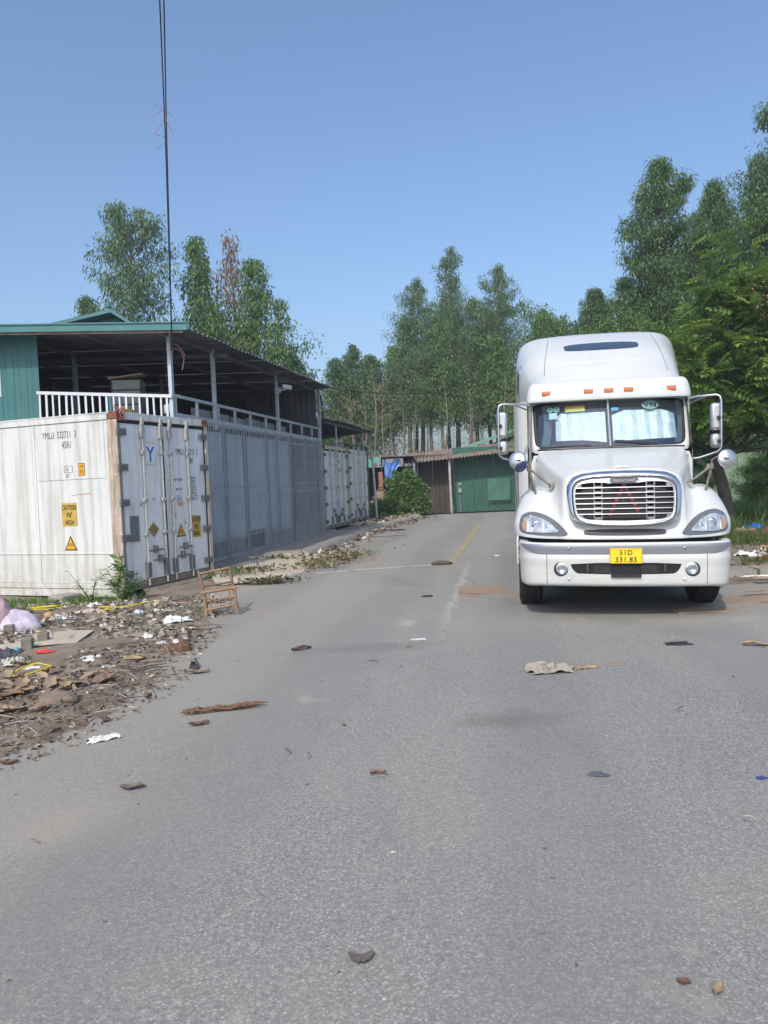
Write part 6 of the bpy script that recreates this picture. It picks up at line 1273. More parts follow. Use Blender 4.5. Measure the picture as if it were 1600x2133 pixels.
# grass
def grass(name, xs, ys, n, h, m, seed, zfun=None, mask=None, lab=None):
    rg = np.random.default_rng(seed); x = rg.uniform(*xs, n * 2); y = rg.uniform(*ys, n * 2); k = fbm2(x, y, seed, 4, .7); keep = k > .47
    if mask is not None: keep &= mask(x, y)
    x = x[keep][:n]; y = y[keep][:n]; z = zfun(x, y) if zfun else np.full(len(x), .05); C_ = np.stack([x, y, z], 1); D_ = rg.normal(size=(len(x), 3)) * .4 + np.array([0, 0, 1]); hh = h * rg.uniform(.4, 1.3, len(x))
    V, F = leaves(C_, D_, hh, np.full(len(x), .014 + .02 * h), rg, .6); return tag(link(name, fast_mesh(name, V, F, m, rg.random(len(x)))), kind='stuff')
grass('grass', (5.3, 12), (12.6, 20), 16000, .16, GRASSM, 22, lambda x, y: np.full(len(x), .06), lambda x, y: x > 5.3 + .2114 * (y - 11.2))
grass('grass', (5.4, 22), (12.7, 32), 26000, .2, GRASSM, 2, lambda x, y: np.full(len(x), .06), lambda x, y: x > 5.4 + .2114 * (y - 11.2))
grass('grass', (6.8, 22), (19.5, 32), 14000, .55, L_GRN, 12, lambda x, y: np.full(len(x), .05), lambda x, y: x > 5.9 + .2114 * (y - 11.2))
grass('grass', (-9, -3.9), (11.0, 12.6), 5200, .13, L_GRN, 4, lambda x, y: np.full(len(x), -.05), lambda x, y: (y < 12.6 - (x + 4.2) * .4))
grass('grass', (-5.2, -2.4), (9.5, 11.8), 900, .06, GRASSM, 7, lambda x, y: np.array([ground_z(a, b_) for a, b_ in zip(x, y)]))
grass('grass', (-6, -2.6), (7.3, 9.3), 800, .07, GRASSM, 17, lambda x, y: np.array([ground_z(a, b_) for a, b_ in zip(x, y)]))
grass('grass', (-2.5, 2.2), (33, 38), 9000, .28, L_GRN, 9, lambda x, y: np.full(len(x), .05), lambda x, y: x < .55 + .3 * (y - 33))
grass('grass', (-3.3, -2.6), (13.6, 15.0), 260, .1, GRASSM, 19, lambda x, y: np.full(len(x), .09))

# ------------------------------------------------------------------ litter: single pieces first, the nameless rest as stuff
def gp(px, py, z=0.0):
    d = _R * ((px - 800) / 1600) - _U * ((py - 1066.5) / 1600) + _F; t = (z - EYE) / d.z; return Vector((d.x * t, d.y * t, z))
def on_ground(px, py):
    p = gp(px, py); z = ground_z(p.x, p.y); p = gp(px, py, z); return Vector((p.x, p.y, ground_z(p.x, p.y)))
def on_right(px, py): return gp(px, py, .075)
def crumple(w, l, h, seed, n=15, edge=.12, curl=.0, fold=1.0):
    rg = np.random.default_rng(seed); u_, v_ = np.meshgrid(np.linspace(-1, 1, n), np.linspace(-1, 1, n)); ph = rg.uniform(0, 6, 4)
    ex = 1 + edge * np.sin(3 * v_ + ph[0]) + edge * .6 * np.sin(7 * v_ + ph[1]); ey = 1 + edge * np.sin(3 * u_ + ph[2]) + edge * .6 * np.sin(6 * u_ + ph[3])
    f1 = fbm2(u_ + seed, v_, seed % 17, 3, 1.6 * fold); f2 = np.abs(fbm2(u_ * 1.3 + 2 * seed, v_ * 1.3, seed % 13 + 1, 2, 2.6) - .5) * 2; z = (f1 * .75 + f2 * .55 - .22) * h * 1.25 * (1 - .55 * np.maximum(np.abs(u_), np.abs(v_)) ** 4)
    z = np.maximum(z, .002)
    b_ = MB(); b_.grid([[(u_[i, j] * w / 2 * ex[i, j], v_[i, j] * l / 2 * ey[i, j], z[i, j]) for j in range(n)] for i in range(n)]); return b_
def dry_leaf(L, w_, curl, seed, n=9):
    rg = np.random.default_rng(seed); b_ = MB(); rows = []; ph = rg.uniform(0, 6)
    for u_ in np.linspace(0, 1, n):
        ww = w_ / 2 * math.sin(PI * min(1, .05 + .93 * u_)) ** .7 * (1 + .14 * math.sin(11 * u_ + ph)); rows.append([(L * (u_ - .5), ww * v_, .004 + curl * .5 * (abs(v_) ** 1.5) * L + .07 * L * math.sin(3.5 * u_ + ph) ** 2 + .03 * L * math.sin(9 * u_ + 5 * v_ + ph) ** 2) for v_ in np.linspace(-1, 1, 6)])
    b_.grid(rows); return b_
def slab(w, l, t, seed, bend=.02):
    rg = np.random.default_rng(seed); n = 10; b_ = MB(); P = []
    for i in range(n):
        u_ = -1 + 2 * i / (n - 1); z = bend * math.sin(2.2 * u_ + seed); P.append((u_ * w / 2, z, l / 2 * (1 + .1 * math.sin(5 * u_ + seed) + rg.uniform(-.05, .05))))
    b_.grid([[(x, -y, z + t / 2 + .003) for x, z, y in P], [(x, y, z + t / 2 + .003) for x, z, y in P], [(x, y, z - t / 2 + .003) for x, z, y in P], [(x, -y, z - t / 2 + .003) for x, z, y in P], [(x, -y, z + t / 2 + .003) for x, z, y in P]])
    for k_ in (0, -1): x, z, y = P[k_]; b_.add([(x, -y, z + t / 2 + .003), (x, y, z + t / 2 + .003), (x, y, z - t / 2 + .003), (x, -y, z - t / 2 + .003)], [(0, 1, 2, 3)])
    return b_
MLEAF = mat('brown_dry_leaf', (.19, .125, .085), .75, 0, .3, 30, dirt=(.28, .205, .145), dirt_amt=.6, dirt_scale=(25, 25, 25)); MLEAF2 = mat('tan_dry_leaf', (.34, .24, .14), .75, 0, .25, 30); MLEAF3 = mat('red_brown_leaf', (.14, .07, .052), .75, 0, .3, 30); MLEAF4 = mat('grey_brown_leaf', (.14, .115, .095), .8, 0, .3, 30)
MHUSK = mat('fibrous_husk', (.16, .09, .052), .9, 0, .4, 40, bumpS=.8, bumpScale=80); MPAPER = mat('crumpled_white_paper', (.62, .61, .57), .8, 0, .12, 20); MPLAS = mat('white_plastic_bag', (.7, .71, .72), .4, 0, .1, 15); MCARD = mat('dirty_cardboard', (.31, .225, .16), .85, 0, .18, 5, dirt=(.22, .16, .115), dirt_amt=.7, dirt_scale=(5, 5, 5)); MWOOD = mat('grey_board', (.3, .26, .21), .85, 0, .3, 6, dirt=(.14, .11, .085), dirt_amt=.7, dirt_scale=(3, 12, 8))
MSACK = mat('woven_sack_grey', (.3, .27, .215), .85, 0, .25, 16); FL = lambda n, c, r_=.6: bpy.data.materials.get(n) or flat(n, c, r_)
def lit(name, label, cat, mb, m, px, py, rz=0, group=None, g=on_ground, smooth=180, rx=0):
    p = g(px, py) if not isinstance(px, Vector) else px; o = mb.build(name, m, None, smooth, loc=p, rot=(rx, 0, rz)); return tag(o, label, cat, group)
# on the open road
b_ = MB()
for i in range(46):
    a = random.uniform(-.30, .22); r_ = random.uniform(-.035, .035); L_ = random.uniform(.08, .2); b_.tube([(a, r_, .012 + random.uniform(0, .02)), (a + L_ * .5, r_ + random.uniform(-.012, .012), .02 + random.uniform(0, .02)), (a + L_, r_ * .5 + random.uniform(-.02, .02), .01 + random.uniform(0, .012))], [.006, .009, .003], 4)
lit('husk_fibre', 'long strip of brown fibrous husk lying on the asphalt below the chair', 'husk', b_, MHUSK, 462, 1481, R(14), smooth=60)
RL = 'scraps scattered on the road'
for (px, py, L_, w_, cu, m, rz, lab) in ((415, 1511, .17, .075, .18, MLEAF3, .4, 'small red-brown leaf right beside the long husk strip'), (276, 1644, .16, .08, .2, MLEAF4, .1, 'dark curled leaf in the dusty band near the left road edge'), (787, 1612, .11, .06, .25, MLEAF, .2, 'single brown leaf on the empty middle of the road'), (628, 1354, .26, .1, .2, MLEAF3, .5, 'dark brown leaf between the chair and the centre of the road'), (223, 1503, .1, .06, .3, MLEAF3, 1.3, 'tiny upright brown leaf above the crumpled white paper'), (1425, 2050, .055, .04, .3, MLEAF3, -.4, 'small dark red-brown leaf at the bottom right of the road'), (1497, 2068, .08, .035, .3, MLEAF2, .9, 'tan curled leaf at the bottom right beside the red-brown one'), (1577, 1346, .3, .09, .15, MLEAF2, -.3, 'tan leaf near the right edge in front of the truck wheel'), (412, 1403, .25, .1, .12, MLEAF, .2, 'flat brown leaf piece at the dirt edge below the chair'), (20, 1592, .13, .06, .2, MLEAF3, .3, 'brown leaf at the far left where the dirt meets the road'), (717, 1512, .05, .03, .3, MLEAF, 1.4, 'tiny brown leaf stub in the middle of the road')):
    lit('fallen_leaf', lab, 'leaf', dry_leaf(L_ * .85, w_ * .85, cu, px), m, px, py, rz, RL)
b_ = MB(); n = 9; rows = [[(.045 * r__ * math.cos(a) * (1 + .06 * math.sin(13 * a)), .06 * r__ * math.sin(a), .004 + .009 * r__ ** 2 + .003 * math.sin(13 * a) * r__) for a in np.linspace(-.25, PI + .25, 26)] for r__ in np.linspace(.02, 1, 6)]; b_.grid(rows)
lit('fallen_leaf', 'dark ribbed fan shaped leaf lying alone in the near foreground', 'leaf', b_, MLEAF4, 752, 1990, PI, RL)
lit('crumpled_paper', 'crumpled white paper on the asphalt near the left dirt bank', 'paper', crumple(.21, .1, .06, 5), MPAPER, 215, 1541, R(28), RL, smooth=28); lit('crumpled_sack', 'crumpled pale grey sack on the road in front of the truck', 'sack', crumple(.38, .2, .11, 11, 18), MSACK, 1147, 1399, 0, RL, smooth=30)
lit('paper_scrap', 'orange-brown torn scrap right of the grey sack', 'scrap', crumple(.19, .09, .035, 14), MLEAF2, 1221, 1391, .2, RL); lit('paper_scrap', 'small flat brown scrap farther right of the grey sack', 'scrap', crumple(.15, .05, .015, 15), MCARD, 1281, 1385, 0, RL); lit('plastic_scrap', 'flat black scrap in front of the truck left of its right wheel', 'scrap', crumple(.24, .16, .02, 16), BLACK, 1412, 1341, 0, RL)
lit('plastic_scrap', 'dark grey foil wrapper on the right of the road', 'wrapper', crumple(.11, .05, .03, 18), FL('dark_foil', (.1, .11, .12), .3), 1248, 1615, -.2, RL); lit('plastic_scrap', 'blue plastic scrap at the right edge of the road', 'scrap', crumple(.06, .045, .01, 19), FL('blue_scrap', (.05, .07, .2)), 1587, 1621, .3, RL); lit('paper_scrap', 'pale flat paper on the road left of the truck', 'paper', crumple(.16, .09, .012, 20), MPAPER, 872, 1332, .1, RL)
lit('paper_scrap', 'white paper ball on the road at the left of the truck bumper', 'paper', crumple(.12, .2, .05, 21), MPAPER, 1036, 1158, 0, RL); lit('plastic_scrap', 'dark scrap on the road between the chair and the truck', 'scrap', crumple(.16, .14, .02, 22), BLACK, 890, 1242, 0, RL)
b_ = MB(); b_.tube([(-.2, 0, .03), (-.07, .02, .045), (.08, -.02, .04), (.22, .03, .02)], [.025, .045, .05, .02], 8); lit('dark_log', 'short dark log lying at the near end of the yellow line', 'log', b_, BARKD, 920, 1177, .1)
lit('plastic_scrap', 'black strip lying across the left lane beyond the ramp', 'scrap', crumple(.9, .06, .02, 24), BLACK, 815, 1117, .12, RL); lit('plastic_scrap', 'dark scrap by the far kerb stones', 'scrap', crumple(.7, .3, .06, 25), BLACK, 822, 1105, 0, RL)
# cardboard
CG = 'cardboard sheets on the road'
lit('cardboard_sheet', 'brown cardboard sheet beside the left front wheel of the truck', 'cardboard', slab(1.05, .75, .012, 3, .015), MCARD, 1028, 1229, -.12, CG, smooth=30); lit('cardboard_sheet', 'second thin cardboard sheet sticking out under the one by the left wheel', 'cardboard', slab(1.0, .3, .008, 5, .01), MCARD, 1032, 1240, -.2, CG, smooth=30)
lit('cardboard_sheet', 'long cardboard strip running right from the right front wheel of the truck', 'cardboard', slab(1.7, .5, .014, 7, .02), MCARD, 1574, 1249, .12, CG, smooth=30); lit('cardboard_sheet', 'short cardboard piece lying in front of the right front wheel', 'cardboard', slab(1.0, .3, .01, 9, .012), MCARD, 1490, 1271, .04, CG, smooth=30)
lit('cardboard_sheet', 'reddish brown board at the road side end of the leaf litter on the ramp', 'cardboard', slab(.62, .3, .02, 11, .03), mat('reddish_board', (.33, .18, .12), .85, 0, .2, 6), 752, 1168, .15, CG, smooth=30); lit('cardboard_sheet', 'pale cardboard scrap under the bent lip of the white container', 'cardboard', slab(.55, .3, .012, 13, .02), MCARD, 318, 1238, .3, CG, smooth=30)
# the dirt bank
BG = 'rubbish on the dirt bank'
def bagshape(rx, ry, rz_, seed, n=22):
    b_ = MB(); rows = []
    for v_ in np.linspace(-.25, PI / 2, n):
        a_ = np.linspace(0, 2 * PI, 60, endpoint=False); cv = math.cos(v_)
        k_ = .82 + .5 * (fbm2(np.cos(a_) * 1.4 * cv + seed * 3.1, np.sin(a_) * 1.4 * cv + v_ * 1.1, seed, 5, 1.3) - .35); k2 = .85 + .35 * (fbm2(np.cos(a_) * cv * 2 + seed, np.sin(a_) * cv * 2, seed + 3, 4, 1.2) - .3)
        rows.append([(rx * cv * math.cos(x) * p, ry * cv * math.sin(x) * p, rz_ * (math.sin(v_) + .05) * q) for x, p, q in zip(a_, k_, k2)])
    b_.grid(rows, closed=True); return b_
PINKS = mat('pink_woven_sack', (.42, .27, .31), .7, 0, .15, 9, dirt=(.5, .42, .44), dirt_amt=.6, dirt_scale=(8, 8, 2), bumpS=1, bumpScale=11); LILAC = mat('lilac_plastic_bag', (.5, .44, .52), .45, 0, .18, 7, dirt=(.68, .68, .7), dirt_amt=.7, dirt_scale=(6, 6, 6), bumpS=1, bumpScale=9)
lit('sack', 'pink woven sack standing at the left edge of the rubbish bank', 'sack', bagshape(.2, .22, .42, 1), PINKS, 2, 1318, 0, BG); lit('plastic_bag', 'slumped lilac and white plastic bag beside the pink sack', 'bag', bagshape(.28, .22, .27, 2), LILAC, 38, 1316, .3, BG)
b_ = MB(); b_.box((0, 0, .045), (.1, .2, .085)); hb_me = b_
BRG = mat('grey_brown_brick', (.2, .175, .14), .9, 0, .2, 14)
for (px, py, rz, lab) in ((21, 1322, .1, 'grey brick in front of the pink sack'), (91, 1342, .2, 'grey brick standing on the concrete slab, right of the other two'), (58, 1354, .15, 'grey brick beside the red cloth and blue bag')):
    b_ = MB(); b_.box((0, 0, .06), (.11, .1, .12)); 
    o = lit('brick_block', lab, 'brick', b_, BRG, px, py, rz, BG, smooth=None); o.modifiers.new('bevel', 'BEVEL').width = .006
for (px, py, w_, l, h, m, rz, nm, cat, lab) in (
 (64, 1313, .16, .1, .08, FL('orange_wrapper', (.65, .16, .03)), .2, 'wrapper', 'wrapper', 'orange wrapper right of the lilac bag'), (85, 1315, .14, .1, .06, FL('pale_yellow_rag', (.6, .52, .25)), .4, 'rag', 'rag', 'pale yellow rag right of the orange wrapper'),
 (94, 1361, .2, .08, .05, FL('red_cloth', (.5, .04, .025)), -.1, 'rag', 'rag', 'bright red cloth lying below the grey bricks'), (38, 1355, .12, .12, .08, FL('turquoise_bag', (.08, .42, .55)), .3, 'plastic_bag', 'bag', 'turquoise plastic bag left of the grey bricks'),
 (14, 1366, .24, .22, .1, FL('charcoal_cloth', (.07, .07, .085), .9), .2, 'rag', 'rag', 'charcoal coloured cloth at the left edge below the pink sack'), (20, 1386, .26, .2, .1, FL('grey_sheet', (.45, .47, .42), .6), .6, 'plastic_sheet', 'plastic sheet', 'grey-green plastic sheet below the charcoal cloth'),
 (200, 1266, .22, .12, .1, MPLAS, .3, 'plastic_bag', 'bag', 'white plastic bag among the weeds left of the container corner'), (125, 1288, .26, .18, .08, MPLAS, .1, 'plastic_bag', 'bag', 'crumpled white plastic bag left of the pale heap under the container'), (195, 1278, .3, .2, .09, mat('dusty_pink_sheet', (.46, .34, .29), .7), .2, 'cardboard_piece', 'cardboard', 'dusty pink sheet in the middle of the rubbish under the container'),
 (297, 1306, .1, .12, .012, MPAPER, .1, 'paper_sheet', 'paper', 'flat white rectangle of paper on the bank right of the boards'), (370, 1293, .34, .26, .1, MPLAS, .4, 'plastic_bag', 'bag', 'large crumpled white plastic bag left of the chair'), (347, 1273, .22, .12, .04, MPAPER, .0, 'paper_sheet', 'paper', 'white paper lying above the large plastic bag'), (309, 1331, .11, .1, .09, MPAPER, .2, 'paper_cup', 'cup', 'crushed white paper cup left of the yellow wrapper'),
 (343, 1319, .16, .1, .025, FL('bright_yellow', (.75, .65, .03), .4), .1, 'wrapper', 'wrapper', 'bright yellow wrapper on the dirt bank left of the chair'), (335, 1342, .13, .08, .04, MPAPER, .3, 'paper_scrap', 'paper', 'white paper scrap beside the coconut husk'), (190, 1366, .2, .1, .03, MPAPER, .5, 'paper_sheet', 'paper', 'torn grey-white paper on the bare dirt below the boards'), (185, 1378, .1, .06, .04, MPLAS, .1, 'paper_scrap', 'paper', 'small white scrap below the torn grey-white paper'), (290, 1278, .12, .08, .06, FL('blue_white_wrap', (.5, .55, .7)), 0, 'wrapper', 'wrapper', 'bluish white wrapper at the end of the yellow strap'),
 (228, 1380, .14, .08, .03, MPAPER, .2, 'paper_scrap', 'paper', 'white scrap on the dirt right of the torn paper'), (275, 1368, .22, .12, .05, MLEAF2, .1, 'cardboard_piece', 'cardboard', 'tan crumpled card on the dirt below the white paper cup'), (275, 1262, .12, .08, .05, MPLAS, .1, 'plastic_scrap', 'scrap', 'white scrap below the container door end'), (65, 1395, .16, .08, .04, MPAPER, .3, 'paper_scrap', 'paper', 'white scrap just above the yellow strap loop')):
    lit(nm, lab, cat, crumple(w_, l, h, px + py), m, px, py, rz, BG, smooth=28)
b_ = MB(); b_.lathe([(0, -.06), (.045, -.045), (.065, 0), (.05, .04), (.015, .055), (0, .05)], Matrix.Translation((0, 0, .06)), 18); lit('round_fruit', 'round tan fruit lying among the rubbish left of the white bag', 'fruit', b_, FL('tan_fruit', (.5, .28, .13)), 102, 1290, 0, BG, smooth=60)
t = thing('coconut_husk', 'broken coconut husk with white flesh at the edge of the dirt bank', 'coconut', on_ground(372, 1352), (0, 0, .4), BG); b_ = bagshape(.13, .1, .13, 4); b_.build('husk', MHUSK, t, 180); b_ = MB(); b_.lathe([(.0, .008), (.028, .006), (.034, 0), (.02, -.012)], Matrix.Translation((-.03, -.05, .105)) @ Matrix.Rotation(.5, 4, 'X'), 14); b_.build('flesh', MPAPER, t, 60)
t = thing('sandal', 'worn dark sandal lying on top of the flat brown leaf by the dirt edge', 'sandal', on_ground(406, 1391), (0, 0, 2.0)); b_ = MB(); b_.prism([(.11 * math.cos(a), .04 * math.sin(a) * (1.1 if math.cos(a) > 0 else .8)) for a in np.linspace(0, 2 * PI, 20, endpoint=False)], 'z', .005, .025); b_.build('sole', DARK, t); b_ = MB(); b_.tube([(.0, -.04, .02), (.02, -.02, .06), (.06, 0, .03)], .008, 6); b_.tube([(.0, .04, .02), (.02, .02, .06), (.06, 0, .03)], .008, 6); b_.build('strap', BLACK, t, 60)
YST = FL('yellow_strap', (.72, .58, .02), .45)
def strap(label, pts, r_=.008): 
    q = [on_ground(x, y) + Vector((0, 0, dz)) for x, y, dz in pts]; b_ = MB(); b_.tube(q, r_, 5); return tag(b_.build('yellow_strap', YST, None, 180), label, 'strap', 'yellow packing straps')
strap('loop of yellow strap on the brown leaves at the left', [(22, 1413, .03), (45, 1402, .05), (80, 1394, .06), (110, 1400, .04), (100, 1404, .05), (70, 1412, .03), (50, 1417, .04), (35, 1418, .03), (22, 1413, .03)]); strap('flat coil of yellow straps below the long side of the container', [(56, 1271, .03), (80, 1274, .06), (115, 1272, .05), (136, 1268, .03), (110, 1274, .02), (75, 1278, .04), (62, 1273, .03)], .012)
strap('long yellow strap lying from the weeds towards the chair', [(205, 1272, .05), (240, 1271, .04), (265, 1270, .03), (300, 1263, .03), (330, 1259, .03), (358, 1254, .03)]); strap('short yellow straps tangled beside the white bag under the weeds', [(208, 1284, .04), (225, 1281, .07), (245, 1279, .04), (228, 1276, .05), (212, 1282, .04)])
b_ = MB(); b_.tube([(.09 * math.cos(a), .02 * math.sin(3 * a), .1 + .09 * math.sin(a)) for a in np.linspace(0, 2 * PI, 26)], .007, 5, cap=False); lit('yellow_hoop', 'small pale yellow hoop standing in the weeds at the container corner', 'hoop', b_, FL('pale_hoop', (.5, .48, .2)), 257, 1254, .2, BG)
for i, (px, py, L_, w_, rz, lab) in enumerate(((255, 1312, .75, .09, -.15, 'longest grey board lying across the rubbish'), (235, 1322, .5, .12, .1, 'wide grey board below the longest one'), (268, 1329, .6, .16, -.35, 'broad warped grey sheet of wood right of the wide board'), (215, 1300, .45, .05, .5, 'thin pale stick crossing the boards'), (330, 1306, .5, .06, .35, 'narrow board pointing to the large white bag'), (175, 1330, .3, .22, .2, 'lumpy dusty board at the end of the concrete slab'))):
    lit('board', lab, 'board', slab(L_, w_, .018, 30 + i, .02), MWOOD, px, py, rz, 'old boards on the rubbish', smooth=30)
b_ = MB(); b_.grid([[(x, y, .022 + .012 * math.sin(4 * x + y) - .06 * max(0, x - .3) ** 2) for x in np.linspace(-1.4, .55, 14)] for y in np.linspace(-.35, .45, 10)]); lit('concrete_slab', 'flat dusty concrete slab under the grey bricks at the left', 'slab', b_, SANDY, 70, 1340, .12)
b_ = bagshape(.19, .13, .085, 8); lit('earth_lump', 'dark lump of earth below the brown leaves', 'lump', b_, SOIL, 118, 1462, .2)
# big brown fallen leaves: alike, so one label
lm_ = [dry_leaf(.24, .12, .16, i).mesh('fallen_leaf', [MLEAF, MLEAF, MCARD, MLEAF2][i % 4], 180) for i in range(8)]
k = 0
for i in range(78):
    px = random.uniform(-20, 300); py = random.uniform(1385, 1500)
    if py > 1520 - px * .42 or py < 1378 + px * .1: continue
    p = on_ground(px, py); s = random.uniform(.45, 1.0); o = link('fallen_leaf', lm_[k % 8], None, (p.x, p.y, p.z + .004 + random.uniform(0, .025)), (random.uniform(-.3, .3), random.uniform(-.3, .3), random.uniform(0, 6.28)), (s, s, s)); tag(o, 'large brown fallen leaf on the dirt bank at the left', 'leaf', 'large brown leaves on the dirt bank'); k += 1
# right verge pieces
b_ = MB(); b_.box((0, 0, .16), (.6, .4, .3)); VG = 'things lying on the right verge'
lit('blue_container', 'crushed blue plastic container on the verge in front of the fence', 'container', crumple(.42, .3, .3, 3), FL('verge_blue', (.02, .13, .42), .4), 1568, 1106, 0, VG, on_right); lit('cardboard_piece', 'brown cardboard piece left of the crushed blue container', 'cardboard', crumple(.5, .4, .3, 5), MCARD, 1551, 1112, 0, VG, on_right); lit('cardboard_piece', 'dark rusty brown sheet right of the crushed blue container', 'sheet', crumple(.9, .6, .22, 41), mat('rust_sheet', (.14, .075, .05), .85), 1597, 1114, 0, VG, on_right)
for (px, py, w_, l, h, m, lab, nm, cat) in ((1551, 1158, .34, .2, .14, MPLAS, 'white plastic bag in the grass right of the truck', 'plastic_bag', 'bag'), (1568, 1160, .3, .15, .08, MPLAS, 'flat whitish wrapper right of the white bag in the grass', 'wrapper', 'wrapper'), (1584, 1150, .26, .16, .1, MPAPER, 'crumpled white paper in the grass above the red cloth', 'crumpled_paper', 'paper'), (1597, 1142, .4, .2, .12, MLEAF2, 'tan card in the grass at the right edge', 'cardboard_piece', 'cardboard'), (1597, 1167, .3, .3, .16, FL('verge_red', (.45, .05, .05)), 'red cloth at the right edge of the picture', 'rag', 'rag'), (1580, 1201, .5, .06, .04, MPAPER, 'pale strip on the dirt below the kerb stones', 'paper_strip', 'paper'), (1596, 1205, .3, .14, .06, MCARD, 'curled card at the right edge below the kerb stones', 'cardboard_piece', 'cardboard'), (1590, 1232, .5, .06, .02, MLEAF, 'dark twig on the asphalt above the long cardboard strip', 'twig', 'twig')):
    lit(nm, lab, cat, crumple(w_, l, h, px), m, px, py, 0, VG, on_right, smooth=28)
t = tag(bpy.data.objects.new('verge_edging', None), kind='structure'); COL.objects.link(t)
b_ = MB(); b_.box((0, 0, 0), (.96, .42, .14)); em = b_.mesh('edging_slab', CONCRETE)
for i in range(9): p = gp(1498, 1190, .1) + Vector((i * 1.02, -.02 * i, -.03)); link('edging_slab', em, t, p, (random.uniform(-.05, .05), random.uniform(-.04, .04), random.uniform(-.05, .05)))
t = thing('brick_stack', 'stack of rusty orange bricks on the verge in front of the green fence', 'bricks', gp(1582, 1046, .05) * 1.0); t.location = (15.0, 29.2, .05)
for i in range(8):
    for j in range(17): link('brick', bk, t, (-.3 + .2 * (i % 4) + random.uniform(-.02, .02), .1 * (i // 4) * 2, .05 + j * .075), (0, 0, random.uniform(-.1, .1)), (1, 2, 1.2))

# small nameless litter as stuff
def scatter(name, n, sampler, mats, seed, size=(.02, .09), aspect=(.3, .9), up=.25, lift=.008):
    rg = np.random.default_rng(seed); pts = sampler(rg, n); n = len(pts); D_ = rg.normal(size=(n, 3)) * np.array([1, 1, up]); ln = rg.uniform(*size, n); V, F = leaves(pts + np.array([0, 0, lift]), D_, ln, ln * rg.uniform(*aspect, n), rg, .5)
    V = V.reshape(-1, 4, 3); V[:, :, 2] = np.maximum(V[:, :, 2], pts[:, 2][:, None] + .003); me = fast_mesh(name, V.reshape(-1, 3), F, mats, rg.random(n)); me.polygons.foreach_set('material_index', rg.choice(len(mats), n, p=None).astype(np.int32)); return tag(link(name, me), kind='stuff')
def bank(x0, x1, y0, y1, dens_x=None):
    def f(rg, n):
        x = rg.uniform(x0, x1, n * 3); y = rg.uniform(y0, y1, n * 3); k_ = fbm2(x, y, 13, 3, 1.1); e_ = edge_x(y); ok = (x < e_ + .25 - .5 * rg.random(n * 3) ** 3) & (k_ > .4); x, y = x[ok][:n], y[ok][:n]; return np.stack([x, y, [ground_z(a, c_) for a, c_ in zip(x, y)]], 1)
    return f
MD1 = FL('debris_brown', (.21, .16, .115), .9); MD2 = FL('debris_grey', (.34, .31, .265), .9); MD3 = FL('debris_dark', (.105, .085, .068), .9); MD4 = FL('debris_pale', (.52, .49, .43), .8)
scatter('rubbish_scraps', 3600, bank(-5.8, -1.8, 8.4, 11.9), [MD1, MD2, MD2, MD3, MD4, MD1, MCARD, MD2, MD4], 3, (.02, .13))
scatter('leaf_crumbs', 3400, bank(-5.2, -1.7, 4.6, 9.4), [MD1, MD1, MD3, MLEAF, MD2, MLEAF4], 4, (.012, .075)); scatter('pale_scraps', 170, bank(-5, -1.9, 6.3, 9.5), [MPAPER, MD4, MPLAS], 5, (.02, .06), (.4, .9))
def twigs(name, n, reg, seed, L=(.08, .4)):
    rg = np.random.default_rng(seed); b_ = MB()
    for p in reg(rg, n):
        a = rg.uniform(0, 6.28); l = rg.uniform(*L) / 2; d_ = np.array([math.cos(a) * l, math.sin(a) * l, 0]); z = np.array([0, 0, .012 + rg.uniform(0, .03)]); b_.tube([p - d_ + z, p + z + np.array([0, 0, .01]), p + d_ + z], [.004, .005, .002], 4, m=int(rg.integers(3)))
    return tag(b_.build(name, [MD1, MD3, MD2], None, 60), kind='stuff')
twigs('twigs', 340, bank(-5.4, -1.8, 5.0, 11.6), 6)
def road_pts(rg, n):
    y = 2.2 + rg.random(n) ** 1.5 * 30; x = edge_x(np.minimum(y, 14)) + .1 + rg.random(n) ** 2.2 * 8 + np.maximum(0, y - 14) * .12; return np.stack([x, y, np.full(n, .0)], 1)
scatter('road_specks', 800, road_pts, [MD3, MD1, MD3, MD2, MD4], 8, (.006, .035), (.2, .6), .1, .003); twigs('road_twigs', 60, road_pts, 9, (.03, .12))
def ramp_pts(rg, n):
    t_ = rg.random(n); c0 = np.array([-1.55, 15.3]); c1 = np.array([-.75, 18.2]); q = c0 + (c1 - c0) * t_[:, None] + rg.normal(size=(n, 2)) * np.array([.28, .4]); return np.stack([q[:, 0], q[:, 1], .03 + .05 * rg.random(n)], 1)
MO1 = FL('olive_leaf', (.16, .15, .05), .8); MO2 = FL('straw_leaf', (.36, .32, .17), .8); MO3 = FL('dark_olive', (.06, .06, .03), .8)
scatter('leaf_litter', 1300, ramp_pts, [MO1, MO2, MO3, MO1, MD1], 10, (.05, .13), (.3, .6), .4)
def spot(x, y, sx, sy, z=.02): return lambda rg, n: np.stack([rg.normal(x, sx, n), rg.normal(y, sy, n), np.full(n, z) + rg.random(n) * .05], 1)
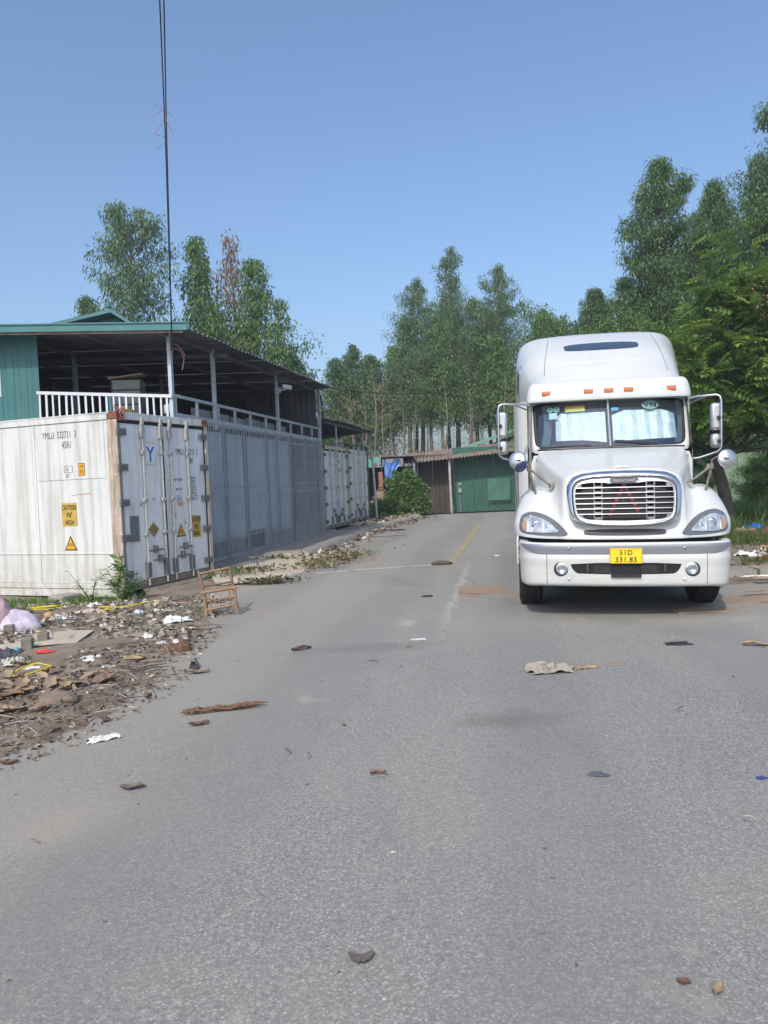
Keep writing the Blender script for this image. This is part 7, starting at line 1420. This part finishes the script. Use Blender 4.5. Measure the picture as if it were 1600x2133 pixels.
scatter('cut_leaves', 330, spot(-2.05, 13.35, .25, .12), [MO3, MO1, MO3, MD3], 11, (.05, .16), (.25, .5), .4); scatter('cut_leaves', 240, spot(-2.6, 14.8, .35, .25, .06), [MO3, MO1, MO1, MO3], 12, (.05, .16), (.25, .5), .5); scatter('cut_leaves', 160, spot(-2.2, 17.0, .4, .12, .09), [MO3, MO1, MO2], 13, (.05, .16), (.25, .5), .4)
def kerb_pts(rg, n):
    t_ = rg.random(n); y = 18.5 + 17 * t_; x = np.interp(y, [18.4, 20.5, 24, 28.5, 32, 35.6], [-1.98, -1.72, -1.2, -.35, .5, 1.6]) + .25 + np.abs(rg.normal(size=n)) * .35; return np.stack([x, y, np.zeros(n)], 1)
scatter('kerb_litter', 900, kerb_pts, [MD1, MD2, MD4, MLEAF, MD3], 14, (.04, .22), (.3, .7), .15)
def far_pts(rg, n): y = rg.uniform(29, 36.5, n); x = np.interp(y, [28.5, 32, 35.6], [-.35, .5, 1.6]) - rg.random(n) * 1.3; return np.stack([x, y, np.full(n, .08)], 1)
scatter('verge_litter', 600, far_pts, [MD4, MLEAF2, MD1, MPAPER, MLEAF2], 15, (.06, .3), (.3, .8), .3)
def rv_pts(rg, n): y = 11.1 + rg.random(n) ** 1.5 * 12; x = 5.0 + .2114 * (y - 11.2) + rg.random(n) * 8; return np.stack([x, y, np.full(n, .07)], 1)
scatter('verge_litter', 1000, rv_pts, [MD1, MD2, MD3, MD4, MLEAF, MCARD], 16, (.03, .2), (.25, .7), .3)

# ------------------------------------------------------------------ the hazy air
hz, nt_, pb_ = _mat('hazy_air'); nt_.nodes.remove(pb_); pv = nt_.nodes.new('ShaderNodeVolumePrincipled'); pv.inputs['Color'].default_value = (.93, .95, 1, 1); pv.inputs['Density'].default_value = .0014; pv.inputs['Anisotropy'].default_value = .2
nt_.links.new(pv.outputs[0], nt_.nodes['Material Output'].inputs['Volume'])
b_ = MB(); b_.bb(-620, 620, -320, 920, -1.15, 21.5); tag(b_.build('haze', hz), kind='stuff')
